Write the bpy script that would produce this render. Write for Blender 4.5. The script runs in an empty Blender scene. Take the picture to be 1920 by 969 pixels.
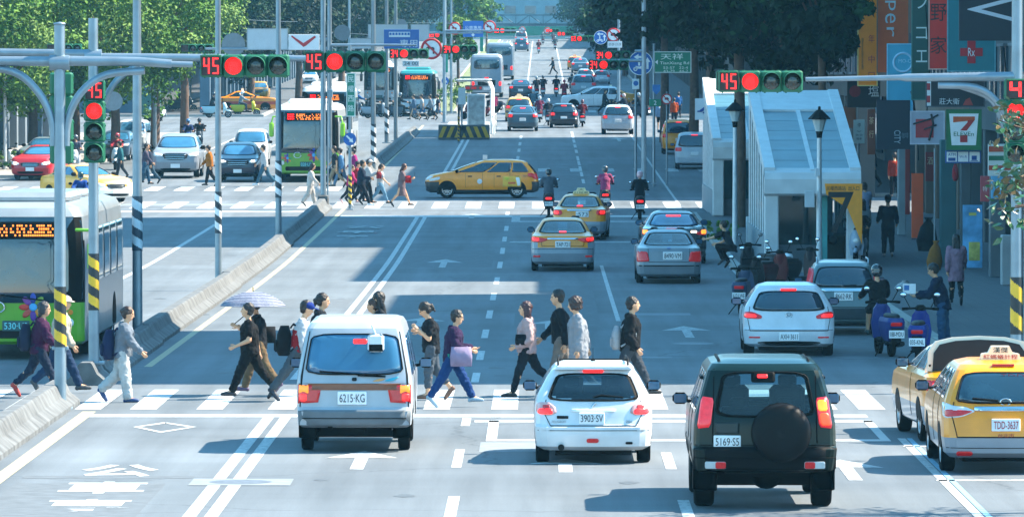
import bpy, math, random
from mathutils import Vector, Matrix, noise as mnoise
random.seed(7)
SC = bpy.context.scene
COL = SC.collection
R = math.radians
# ---------------------------------------------------------------- camera model (1920 px wide photograph)
F, VX, VY, HC = 11700.0, 1015.0, 144.0, 5.41
ROAD = [(-400, 0), (60, 0), (150, 0), (175, .03), (200, .2), (245, .62), (300, 1.22), (366, 2.0), (450, 3.2), (600, 5.6), (780, 8.6), (880, 10.3), (950, 11.1), (1020, 11.3), (1150, 10.6), (1500, 8)]
def pchip(xs, ys):
    n = len(xs); h = [xs[i+1]-xs[i] for i in range(n-1)]; d = [(ys[i+1]-ys[i])/h[i] for i in range(n-1)]
    m = [0.0]*n; m[0] = d[0]; m[-1] = d[-1]
    for i in range(1, n-1):
        if d[i-1]*d[i] > 0:
            w1 = 2*h[i]+h[i-1]; w2 = h[i]+2*h[i-1]; m[i] = (w1+w2)/(w1/d[i-1]+w2/d[i])
    def f(x):
        if x <= xs[0]: return ys[0]
        if x >= xs[-1]: return ys[-1]
        i = 0
        while x > xs[i+1]: i += 1
        t = (x-xs[i])/h[i]; a = t*t*(3-2*t)
        return ys[i]*(1-a)+ys[i+1]*a+h[i]*(m[i]*t*(1-t)**2-m[i+1]*t*t*(1-t))
    return f
_gz = pchip([a for a, b in ROAD], [b for a, b in ROAD])
def gz(Y): return _gz(Y)
def G(px, py, dz=0.0):
    """ground point seen at a pixel of the photograph (dz: height of a pavement above the road)"""
    a, b = 40.0, 940.0
    for _ in range(50):
        m = (a+b)/2
        if VY+(HC-gz(m)-dz)*F/m > py: a = m
        else: b = m
    Y = (a+b)/2
    return Vector(((px-VX)*Y/F, Y, gz(Y)+dz))
def P(px, py, Y): return Vector(((px-VX)*Y/F, Y, HC-(py-VY)*Y/F))
def PX(px, Y): return (px-VX)*Y/F
def S(Y): return F/Y
# ---------------------------------------------------------------- materials
def lin(h):
    if isinstance(h, (tuple, list)): return tuple(h[:3])
    h = h.lstrip('#'); c = [int(h[i:i+2], 16)/255 for i in (0, 2, 4)]
    return tuple(x/12.92 if x <= .04045 else ((x+.055)/1.055)**2.4 for x in c)
_M = {}
def mat(color, rough=.6, metal=0.0, coat=0.0, var=.12, scale=6.0, bump=0.0, emit=0.0, spec=.5, name='surface'):
    key = (color if isinstance(color, str) else tuple(color), rough, metal, coat, var, scale, bump, emit, spec)
    if key in _M: return _M[key]
    c = lin(color); m = bpy.data.materials.new(name); m.use_nodes = True; nt = m.node_tree; b = nt.nodes['Principled BSDF']
    b.inputs['Roughness'].default_value = rough; b.inputs['Metallic'].default_value = metal
    b.inputs['Coat Weight'].default_value = coat; b.inputs['Coat Roughness'].default_value = .06
    b.inputs['Specular IOR Level'].default_value = spec
    b.inputs['Base Color'].default_value = (*c, 1)
    if var > 0 or bump > 0:
        tc = nt.nodes.new('ShaderNodeTexCoord'); nz = nt.nodes.new('ShaderNodeTexNoise'); nz.inputs['Scale'].default_value = scale; nz.inputs['Detail'].default_value = 5
        nt.links.new(tc.outputs['Object'], nz.inputs['Vector'])
        if var > 0:
            rp = nt.nodes.new('ShaderNodeValToRGB'); e = rp.color_ramp.elements
            e[0].position = .3; e[1].position = .7
            e[0].color = (*[x*(1-var) for x in c], 1); e[1].color = (*[min(1, x*(1+var)) for x in c], 1)
            nt.links.new(nz.outputs['Fac'], rp.inputs['Fac']); nt.links.new(rp.outputs['Color'], b.inputs['Base Color'])
        if bump > 0:
            bp = nt.nodes.new('ShaderNodeBump'); bp.inputs['Strength'].default_value = bump; bp.inputs['Distance'].default_value = .02
            nt.links.new(nz.outputs['Fac'], bp.inputs['Height']); nt.links.new(bp.outputs['Normal'], b.inputs['Normal'])
    if emit > 0:
        b.inputs['Emission Color'].default_value = (*c, 1); b.inputs['Emission Strength'].default_value = emit
    _M[key] = m
    return m
def paint(c, rough=.3): return mat(c, rough, 0, .35, .09, 3.0, name='car_paint')
def metal(c, rough=.35): return mat(c, rough, .9, 0, .06, name='metal')
def cloth(c): return mat(tuple(x*.5 for x in lin(c)), .9, 0, 0, .12, 9, .7, spec=.2, name='cloth')
def lamp(c, e): return mat(c, .4, 0, 0, 0, 1, 0, e, name='lamp')
def seeglass(tint='#9fc8d8'):
    k = ('seeglass', tint)
    if k in _M: return _M[k]
    m = bpy.data.materials.new('tinted_glass'); m.use_nodes = True; nt = m.node_tree; nt.nodes.remove(nt.nodes['Principled BSDF'])
    out = nt.nodes['Material Output']; tr = nt.nodes.new('ShaderNodeBsdfTransparent'); gl = nt.nodes.new('ShaderNodeBsdfGlossy'); mx = nt.nodes.new('ShaderNodeMixShader'); fr = nt.nodes.new('ShaderNodeMapRange'); lw = nt.nodes.new('ShaderNodeLayerWeight'); lw.inputs['Blend'].default_value = .25; fr.inputs['From Min'].default_value = .0; fr.inputs['To Min'].default_value = .05; fr.inputs['To Max'].default_value = .6; nt.links.new(lw.outputs['Facing'], fr.inputs['Value'])
    tr.inputs['Color'].default_value = (*lin(tint), 1); gl.inputs['Roughness'].default_value = .03
    nt.links.new(fr.outputs[0], mx.inputs[0]); nt.links.new(tr.outputs[0], mx.inputs[1]); nt.links.new(gl.outputs[0], mx.inputs[2]); nt.links.new(mx.outputs[0], out.inputs['Surface'])
    _M[k] = m
    return m
GLASS = mat('#16303f', .04, 0, .6, .35, 1.6, name='dark_glass', spec=.8)
GLASSB = mat('#2c5f80', .05, 0, .6, .3, 1.3, name='sky_blue_glass', spec=.8)
TYRE = mat('#090a0a', .9, 0, 0, .15, 9, spec=.08, name='rubber')
BLACK = mat('#050606', .6, 0, 0, .1, 8, spec=.1, name='black_plastic')
DKGREY = mat('#16181a', .6, 0, 0, .1, 8, spec=.15, name='dark_plastic')
CHROME = mat('#c9cfd3', .15, 1.0, 0, .03, name='chrome')
ALLOY = mat('#aab0b5', .3, .85, 0, .05, name='alloy')
WHITE = mat('#e8ecee', .5, 0, 0, .05, name='white_paint')
PLATE = mat('#e4e8ea', .45, 0, 0, .04, name='plate_white')
INK = mat('#15181c', .6, 0, 0, 0, name='ink_black')
REDLENS = mat((.36,.006,.008), .25, 0, .3, .15, 20, 0, .12, name='red_lens')
REDLIT = mat((1,.012,.01), .3, 0, .3, .2, 30, 0, .75, name='red_lens_lit')
ORLIT = mat((1,.2,.01), .3, 0, .3, .2, 30, 0, .9, name='amber_lens_lit')
CLEARL = mat('#cfd6d8', .15, 0, .6, .2, 20, name='clear_lens')
GALV = mat('#7f919d', .42, .55, 0, .14, 3, .05, name='galvanised_steel')
CONC = mat('#5f6365', .9, 0, 0, .42, 2.6, .6, name='concrete')
SIGGREEN = mat('#0a5f42', .5, 0, 0, .1, 5, name='signal_green')
# ---------------------------------------------------------------- mesh builder
class MB:
    def __init__(s): s.v = []; s.f = []; s.m = []; s.sm = []
    def add(s, vs, fs, mi=0, smooth=False):
        o = len(s.v); s.v += [tuple(x) for x in vs]
        for f in fs: s.f.append(tuple(i+o for i in f)); s.m.append(mi); s.sm.append(smooth)
        return s
    def box(s, c, d, mi=0, rz=0, M=None):
        x, y, z = [k/2 for k in d]; vs = [Vector((a*x, b*y, e*z)) for a in (-1, 1) for b in (-1, 1) for e in (-1, 1)]
        if rz: m = Matrix.Rotation(rz, 3, 'Z'); vs = [m @ v for v in vs]
        if M is not None: vs = [M @ v for v in vs]
        c = Vector(c)
        return s.add([v+c for v in vs], [(0, 1, 3, 2), (4, 6, 7, 5), (0, 4, 5, 1), (2, 3, 7, 6), (0, 2, 6, 4), (1, 5, 7, 3)], mi)
    def bbox(s, c, d, b=.01, mi=0, rz=0):
        """box with chamfered vertical and horizontal edges"""
        x, y, z = [k/2 for k in d]; b = min(b, x*.9, y*.9, z*.9); vs = []; 
        lay = [(-z, b), (-z+b, 0), (z-b, 0), (z, b)]
        for zz, i in lay:
            xx, yy = x-i, y-i
            vs += [(-xx+b, -yy, zz), (xx-b, -yy, zz), (xx, -yy+b, zz), (xx, yy-b, zz), (xx-b, yy, zz), (-xx+b, yy, zz), (-xx, yy-b, zz), (-xx, -yy+b, zz)]
        m = Matrix.Rotation(rz, 3, 'Z'); c = Vector(c); vs = [m @ Vector(v)+c for v in vs]
        fs = [tuple(range(7, -1, -1)), tuple(range(24, 32))]
        for k in range(3):
            for i in range(8): j = (i+1) % 8; fs.append((k*8+i, k*8+j, k*8+8+j, k*8+8+i))
        return s.add(vs, fs, mi)
    def tube(s, pts, rad, n=8, mi=0, cap=True, smooth=True, flat=1.0):
        pts = [Vector(p) for p in pts]; rads = rad if isinstance(rad, (list, tuple)) else [rad]*len(pts); vs = []; fs = []; u = None
        for i, p in enumerate(pts):
            t = (pts[min(i+1, len(pts)-1)]-pts[max(i-1, 0)])
            t = t.normalized() if t.length > 1e-9 else Vector((0, 0, 1))
            if u is None: u = t.orthogonal().normalized() if abs(t.z) < .9 else Vector((1, 0, 0))
            u = (u-t*u.dot(t)); u = u.normalized() if u.length > 1e-6 else t.orthogonal().normalized()
            w = t.cross(u)
            for k in range(n):
                a = 2*math.pi*k/n; vs.append(p+(u*math.cos(a)+w*math.sin(a)*flat)*rads[i])
        for i in range(len(pts)-1):
            for k in range(n): j = (k+1) % n; fs.append((i*n+k, i*n+j, i*n+n+j, i*n+n+k))
        s.add(vs, fs, mi, smooth)
        if cap: s.add([vs[k] for k in range(n)], [tuple(range(n-1, -1, -1))], mi); s.add(vs[-n:], [tuple(range(n))], mi)
        return s
    def lathe(s, prof, c=(0, 0, 0), axis='Z', n=20, mi=0, smooth=True, a0=0, a1=2*math.pi):
        """prof: list of (r, h) from bottom to top; closed where r = 0"""
        full = abs(a1-a0-2*math.pi) < 1e-6; k = n if full else n+1; vs = []; fs = []; c = Vector(c)
        for r, h in prof:
            for i in range(k):
                a = a0+(a1-a0)*i/n; x, y = r*math.cos(a), r*math.sin(a)
                vs.append(c+Vector({'Z': (x, y, h), 'Y': (x, h, -y), 'X': (h, x, y)}[axis]))
        for j in range(len(prof)-1):
            for i in range(n):
                q = (i+1) % k; fs.append((j*k+i, j*k+q, j*k+k+q, j*k+k+i))
        return s.add(vs, fs, mi, smooth)
    def prism(s, outline, d0, d1, axis='Y', mi=0, smooth=False):
        """outline [(a,b)] extruded along axis from d0 to d1 (Y: a=x b=z; X: a=y b=z; Z: a=x b=y)"""
        def q(a, b, d): return {'Y': (a, d, b), 'X': (d, a, b), 'Z': (a, b, d)}[axis]
        n = len(outline); vs = [q(a, b, d0) for a, b in outline]+[q(a, b, d1) for a, b in outline]
        fs = [tuple(range(n)), tuple(range(2*n-1, n-1, -1))]+[(i, n+i, n+(i+1) % n, (i+1) % n) for i in range(n)]
        return s.add(vs, fs, mi, smooth)
    def ell(s, c, r, n=12, k=8, mi=0, M=None):
        vs = []; fs = []; c = Vector(c)
        for j in range(k+1):
            t = math.pi*j/k
            for i in range(n):
                a = 2*math.pi*i/n; v = Vector((r[0]*math.sin(t)*math.cos(a), r[1]*math.sin(t)*math.sin(a), -r[2]*math.cos(t)))
                vs.append((M @ v if M is not None else v)+c)
        for j in range(k):
            for i in range(n): q = (i+1) % n; fs.append((j*n+i, j*n+q, j*n+n+q, j*n+n+i))
        return s.add(vs, fs, mi, True)
    def mesh(s, name, mats):
        me = bpy.data.meshes.new(name); me.from_pydata(s.v, [], s.f)
        for m in (mats if isinstance(mats, (list, tuple)) else [mats]): me.materials.append(m)
        me.polygons.foreach_set('material_index', s.m); me.polygons.foreach_set('use_smooth', s.sm)
        me.validate(); me.update(); return me
    def build(s, name, mats, parent=None, loc=None, rz=0):
        return link(s.mesh(name, mats), name, parent, loc, rz)
def link(me, name, parent=None, loc=None, rz=0):
    o = bpy.data.objects.new(name, me); COL.objects.link(o)
    if parent is not None: o.parent = parent
    if loc is not None: o.location = loc
    if rz: o.rotation_euler.z = rz
    return o
def empty(name, loc, rz=0, label=None, cat=None, group=None):
    o = bpy.data.objects.new(name, None); COL.objects.link(o); o.location = loc; o.rotation_euler = (0, 0, rz); o.empty_display_size = .2
    return tag(o, label, cat, group)
def tag(o, label=None, cat=None, group=None, kind=None):
    for k, v in (('label', label), ('category', cat), ('group', group), ('kind', kind)):
        if v: o[k] = v
    return o
TMP = bpy.data.scenes.new('workbench')
def evaluate(o):
    """mesh of o with its modifiers, evaluated in a scene that holds nothing else"""
    TMP.collection.objects.link(o); vl = TMP.view_layers[0]; vl.update(); dg = vl.depsgraph; dg.update()
    me = bpy.data.meshes.new_from_object(o.evaluated_get(dg)); TMP.collection.objects.unlink(o); return me
def kids(o): return list(o.children)
def copy_tree(o, loc=None, rz=None, label=None, group=None, parent=None, s=None):
    c = o.copy(); COL.objects.link(c)
    if parent is not None: c.parent = parent
    for ch in kids(o): copy_tree(ch, parent=c)
    if loc is not None: c.location = loc
    if rz is not None: c.rotation_euler = (0, 0, rz)
    if s is not None: c.scale = (s, s, s)
    if label: c['label'] = label
    if group: c['group'] = group
    return c
# ---------------------------------------------------------------- text
_T = {}
def text_geo(body, space=1.0, bold=0.0):
    k = (body, space, bold)
    if k not in _T:
        c = bpy.data.curves.new('lettering', 'FONT'); c.body = body; c.space_character = space; c.offset = bold; c.resolution_u = 3
        o = bpy.data.objects.new('lettering', c); me = evaluate(o)
        vs = [tuple(v.co) for v in me.vertices]; fs = [tuple(p.vertices) for p in me.polygons]
        bpy.data.objects.remove(o); bpy.data.curves.remove(c); bpy.data.meshes.remove(me)
        xs = [v[0] for v in vs]; ys = [v[1] for v in vs]; x0, x1, y0, y1 = min(xs), max(xs), min(ys), max(ys)
        _T[k] = ([((v[0]-(x0+x1)/2)/max(x1-x0, 1e-6), (v[1]-(y0+y1)/2)/max(y1-y0, 1e-6)) for v in vs], fs, (x1-x0)/max(y1-y0, 1e-6))
    return _T[k]
def put_text(mb, body, c, w, h, mi=0, face='-Y', rot=0, depth=.004, space=1.0, bold=0.0):
    """flat letters of size w x h centred at c, facing -Y / +Y / Z(up); rot turns them in their plane; given a real thickness"""
    pts, fs, asp = text_geo(body, space, bold); c = Vector(c)
    if w is None: w = h*asp
    if h is None: h = w/asp
    ca, sa = math.cos(rot), math.sin(rot); vs = []
    for lay in (depth, 0):
        for a, b in pts:
            a, b = a*w, b*h; a, b = a*ca-b*sa, a*sa+b*ca
            vs.append(c+{'-Y': Vector((a, -lay, b)), '+Y': Vector((-a, lay, b)), 'Z': Vector((a, b, lay)), '-X': Vector((-lay, -a, b))}[face])
    n = len(pts); mb.add(vs, fs, mi)
    ed = {}
    for f in fs:
        for i in range(len(f)):
            e = (f[i], f[(i+1) % len(f)]); ed[e] = 1
    rim = [(a, a+n, b+n, b) for (a, b) in ed if (b, a) not in ed]
    o = len(mb.v)-2*n
    for f in rim: mb.f.append(tuple(i+o for i in f)); mb.m.append(mi); mb.sm.append(False)
    return mb
SEG = {'0': 'abcdef', '1': 'bc', '2': 'abged', '3': 'abgcd', '4': 'fgbc', '5': 'afgcd', '6': 'afgecd', '7': 'abc', '8': 'abcdefg', '9': 'abfgcd'}
def seg_digits(mb, s, c, w, h, mi=0, t=.16, depth=.01):
    """dot-matrix style digits facing -Y"""
    n = len(s); dw = w/n
    for i, ch in enumerate(s):
        cx = c[0]-w/2+dw*(i+.5); W = dw*.68; T = dw*t
        sg = {'a': (0, h/2-T/2, W, T), 'd': (0, -h/2+T/2, W, T), 'g': (0, 0, W, T), 'b': (W/2-T/2, h/4, T, h/2), 'c': (W/2-T/2, -h/4, T, h/2), 'f': (-W/2+T/2, h/4, T, h/2), 'e': (-W/2+T/2, -h/4, T, h/2)}
        for k in SEG[ch]:
            x, z, a, b = sg[k]; mb.box((cx+x, c[1]-depth/2, c[2]+z), (a*.94, depth, b*.94), mi)
def rrect(x, z, w, h, r=.03, n=3):
    pts = []; r = min(r, w/2*.98, h/2*.98)
    for cx, cz, a0 in ((x+w/2-r, z-h/2+r, -90), (x+w/2-r, z+h/2-r, 0), (x-w/2+r, z+h/2-r, 90), (x-w/2+r, z-h/2+r, 180)):
        for i in range(n+1): a = R(a0+90*i/n); pts.append((cx+r*math.cos(a), cz+r*math.sin(a)))
    return pts
def soften(poly, it=2, k=.18):
    for _ in range(it):
        q = []
        for i in range(len(poly)):
            a, b = poly[i], poly[(i+1) % len(poly)]
            q += [(a[0]+(b[0]-a[0])*k, a[1]+(b[1]-a[1])*k), (a[0]+(b[0]-a[0])*(1-k), a[1]+(b[1]-a[1])*(1-k))]
        poly = q
    return poly
SKY_SAT, SKY_HUE, SKY_STR, SUN_STR, EXPOSURE, HAZE, ASPH = 1.18, .474, .15, 5.0, 1.7, .00015, (.126, .148, .166)
# ================================================================ vehicles
def crisp(xs, ys, q=.65):
    """mostly straight runs between the key heights, so that creases stay where the sheet metal has them"""
    f = pchip(xs, ys)
    def g(x):
        if x <= xs[0] or x >= xs[-1]: return f(x)
        i = 0
        while x > xs[i+1]: i += 1
        t = (x-xs[i])/(xs[i+1]-xs[i]); return (ys[i]*(1-t)+ys[i+1]*t)*q+f(x)*(1-q)
    return g
class Shell:
    """a vehicle body as a stack of rounded plan outlines: z, rear y, front y, half width, corner radius"""
    def __init__(s, keys, bow=.06, dz=.05, nx=12, ny=16):
        s.keys = keys; zs = [k[0] for k in keys]; s.fn = [crisp(zs, [k[i] for k in keys]) for i in range(1, 5)]
        s.bow = bow; s.z0, s.z1 = zs[0], zs[-1]; s.nx, s.ny = nx, ny
        lv = set()
        for a, b in zip(zs, zs[1:]):
            n = max(1, int(math.ceil((b-a)/dz)))
            for i in range(n+1): lv.add(round(a+(b-a)*i/n, 4))
        s.lv = sorted(lv)
    def at(s, z):
        yr, yf, w, rc = [f(z) for f in s.fn]; return yr, yf, w, min(rc, w*.95, (yf-yr)*.45)
    def _end(s, x, z, front):
        yr, yf, w, rc = s.at(z); x = max(-w, min(w, x)); ax = abs(x); b = s.bow; k = w-rc
        d = b*(min(ax, k)/w)**2
        if ax > k: q = min(1, (ax-k)/rc); d += rc*(1-math.sqrt(max(0, 1-q*q)))
        return (yf-d) if front else (yr+d)
    def rear(s, x, z): return s._end(x, z, False)
    def front(s, x, z): return s._end(x, z, True)
    def side(s, y, z):
        yr, yf, w, rc = s.at(z); b = s.bow*((w-rc)/w)**2; a0, a1 = yr+b+rc, yf-b-rc
        if y < a0: q = min(1, (a0-y)/rc); return w-rc*(1-math.sqrt(max(0, 1-q*q)))
        if y > a1: q = min(1, (y-a1)/rc); return w-rc*(1-math.sqrt(max(0, 1-q*q)))
        return w
    def ring(s, z):
        yr, yf, w, rc = s.at(z); k = w-rc; nx, ny = s.nx, s.ny; pts = []
        for i in range(nx+1): x = -k+2*k*i/nx; pts.append((x, s.rear(x, z)))
        for t in (22.5, 45, 67.5): x = k+rc*math.sin(R(t)); pts.append((x, s.rear(x, z)))
        a0, a1 = s.rear(k, z)+rc, s.front(k, z)-rc
        for i in range(ny+1): pts.append((w, a0+(a1-a0)*i/ny))
        for t in (67.5, 45, 22.5): x = k+rc*math.sin(R(t)); pts.append((x, s.front(x, z)))
        for i in range(nx+1): x = k-2*k*i/nx; pts.append((x, s.front(x, z)))
        for t in (22.5, 45, 67.5): x = -k-rc*math.sin(R(t)); pts.append((x, s.front(x, z)))
        for i in range(ny+1): pts.append((-w, a1-(a1-a0)*i/ny))
        for t in (67.5, 45, 22.5): x = -k-rc*math.sin(R(t)); pts.append((x, s.rear(x, z)))
        return pts
    def body(s, mats, mi=None, holes=None, hollow=False):
        mb = MB(); n = 0; vs = []
        for z in s.lv:
            r = s.ring(z); n = len(r); vs += [(x, y, z) for x, y in r]
        fs = []
        for j in range(len(s.lv)-1):
            for i in range(n):
                k = (i+1) % n; f = (j*n+i, j*n+k, j*n+n+k, j*n+n+i)
                if holes and holes(Vector([sum(vs[q][a] for q in f)/4 for a in range(3)]), i): continue
                fs.append(f)
        m = len(s.lv)-1
        fs += [tuple(range(m*n, m*n+n)), tuple(range(n-1, -1, -1))]
        mb.v = vs; mb.f = fs; mb.sm = [True]*len(fs)
        mb.m = [0 if mi is None else mi(*[sum(vs[q][a] for q in f)/len(f) for a in range(3)]) for f in fs]
        me = mb.mesh('body', mats); me.set_sharp_from_angle(angle=R(13)); return me
def inpoly(p, poly):
    x, y = p; r = False
    for (x1, y1), (x2, y2) in zip(poly, poly[1:]+poly[:1]):
        if (y1 > y) != (y2 > y) and x < (x2-x1)*(y-y1)/(y2-y1)+x1: r = not r
    return r
class Car:
    def __init__(s, name, label, cat, loc, rz, sh, group=None):
        s.root = empty(name, loc, rz, label, cat, group); s.sh = sh
    def pos(s, surf, a, b, off):
        sh = s.sh
        if surf == 'rear': return (a, sh.rear(a, b)-off, b)
        if surf == 'front': return (a, sh.front(a, b)+off, b)
        if surf == 'right': return (sh.side(a, b)+off, a, b)
        if surf == 'left': return (-sh.side(a, b)-off, a, b)
    def patch(s, surf, outline, m, name, off=.006, parent=None, rings=4, frit=None, label=None, depth=.03):
        """a panel that follows the body: outline in elevation, proud of the body by off, with a rim back into it"""
        pts = []
        for (x1, y1), (x2, y2) in zip(outline, outline[1:]+outline[:1]):
            n = max(1, int(math.hypot(x2-x1, y2-y1)/.09))
            pts += [(x1+(x2-x1)*i/n, y1+(y2-y1)*i/n) for i in range(n)]
        ca = sum(p[0] for p in pts)/len(pts); cb = sum(p[1] for p in pts)/len(pts); n = len(pts); vs = []; fs = []; mi = []
        lev = [1-frit] if frit else []
        rr = sorted(set([(i+1)/rings*(1-frit if frit else 1) for i in range(rings)]+([1.0] if frit else [])))
        vs.append(s.pos(surf, ca, cb, off))
        for r in rr: vs += [s.pos(surf, ca+(a-ca)*r, cb+(b-cb)*r, off) for a, b in pts]
        vs += [s.pos(surf, a, b, -depth) for a, b in pts]
        for i in range(n):
            j = (i+1) % n; fs.append((0, 1+i, 1+j)); mi.append(0)
        for k in range(len(rr)):
            for i in range(n):
                j = (i+1) % n; fs.append((1+k*n+i, 1+k*n+n+i, 1+k*n+n+j, 1+k*n+j)); mi.append(1 if frit and k >= len(rr)-2 else 0)
        flip = (surf in ('front', 'left'))
        ar = sum(x1*y2-x2*y1 for (x1, y1), (x2, y2) in zip(pts, pts[1:]+pts[:1]))
        if (ar < 0) != flip: fs = [tuple(reversed(f)) for f in fs]
        mb = MB(); mb.v = vs; mb.f = fs; mb.m = mi; mb.sm = [True]*len(fs)
        o = mb.build(name, [m, BLACK] if frit else m, parent or s.root)
        if label: o['label'] = label
        return o
    def line(s, surf, pts, r=.006, m=None, name='panel_gap', off=.002, close=False, parent=None):
        q = [];  pts = list(pts)+([pts[0]] if close else [])
        for (x1, y1), (x2, y2) in zip(pts, pts[1:]):
            n = max(1, int(math.hypot(x2-x1, y2-y1)/.08)); q += [s.pos(surf, x1+(x2-x1)*i/n, y1+(y2-y1)*i/n, off) for i in range(n)]
        q.append(s.pos(surf, *pts[-1], off)); t = MB(); t.tube(q, r, 5); return t.build(name, m or BLACK, parent or s.root)
    def plate(s, text, x, z, w, h, ink=INK, surf='rear', board=PLATE, off=.02):
        mb = MB(); d = 1 if surf == 'front' else -1
        y = (s.sh.rear(x, z)-off) if surf == 'rear' else (s.sh.front(x, z)+off)
        mb.bbox((x, y-d*.02, z), (w, .06, h), .008)
        p = mb.build('licence_plate', board, s.root)
        if text:
            t = MB(); put_text(t, text, (x, y+d*.0115, z), w*.86, h*.62, face='-Y' if d < 0 else '+Y'); t.build('lettering', ink, p)
        return p
    def letters(s, text, x, z, w, h, m, surf='rear', parent=None, off=.012, name='lettering'):
        t = MB(); y = (s.sh.rear(x, z)-off) if surf == 'rear' else s.sh.front(x, z)+off
        if surf in ('left', 'right'):
            sx = s.sh.side(x, z)+off; put_text(t, text, (0, 0, 0), w, h)
            t.v = [((-sx if surf == 'left' else sx)+(v[1] if surf == 'left' else -v[1]), x-v[0] if surf == 'left' else x+v[0], z+v[2]) for v in t.v]
        else: put_text(t, text, (x, y, z), w, h, face='-Y' if surf == 'rear' else '+Y')
        return t.build(name, m, parent or s.root)
    def mirror(s, y, z, size=(.2, .12, .15), m=BLACK, inset=.0, glass=GLASSB, sides=(-1, 1)):
        for d in sides:
            w = s.sh.side(y, z)-inset; cx = d*(w+size[0]/2+.05)
            mb = MB(); mb.bbox((cx, y, z), size, .045); mb.tube([(d*(w-.05), y+.02, z-.05), (cx, y, z-.02)], .022)
            o = mb.build('wing_mirror', m, s.root)
            g = MB(); g.bbox((cx, y-size[1]*.5, z), (size[0]*.8, .012, size[2]*.76), .005); g.build('mirror_glass', glass, o)
    def wheels(s, ys, x, r, w=.19, spokes=8, rimm=ALLOY, flap=False):
        for y in ys:
            for d in (-1, 1):
                o = link(wheel_mesh(r, w), 'wheel', s.root, (d*x, y, r))
                o.rotation_euler.z = 0 if d > 0 else math.pi
                link(rim_mesh(r, w, spokes, rimm), 'rim', o)
    def arches(s, ys, r, m=BLACK):
        for y in ys:
            for sd in ('left', 'right'):
                a = [(y+r*1.16*math.cos(R(t)), max(s.sh.z0+.02, r+r*1.16*math.sin(R(t)))) for t in range(-40, 221, 13)]
                s.patch(sd, a, m, 'wheel_arch', .004)
_W = {}
def wheel_mesh(r, w):
    k = ('t', r, w)
    if k not in _W:
        mb = MB(); h = w/2
        mb.lathe([(r*.62, -h*.9), (r*.9, -h), (r*.985, -h*.8), (r, -h*.45), (r, h*.45), (r*.985, h*.8), (r*.9, h), (r*.62, h*.9), (r*.6, 0), (r*.62, -h*.9)], axis='X', n=28)
        _W[k] = mb.mesh('wheel', TYRE)
    return _W[k]
def rim_mesh(r, w, n, m):
    k = ('r', r, w, n, m.name)
    if k not in _W:
        mb = MB(); h = w/2*.86; a = r*.63
        mb.lathe([(0, h*.5), (a*.99, h*.45)], axis='X', n=24, mi=1)
        mb.lathe([(a*.86, h*.6), (a*.9, h*1.06), (a*1.02, h*1.06), (a*1.04, h*.4)], axis='X', n=28)
        mb.lathe([(0, h*1.0), (a*.2, h*.98), (a*.24, h*.6)], axis='X', n=12)
        for i in range(n):
            t = 2*math.pi*i/n; M = Matrix.Rotation(t, 3, 'X'); mb.box(M @ Vector((h*.8, 0, a*.53)), (h*.3, a*.17, a*.8), M=M)
        _W[k] = mb.mesh('rim', [m, BLACK])
    return _W[k]
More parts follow.
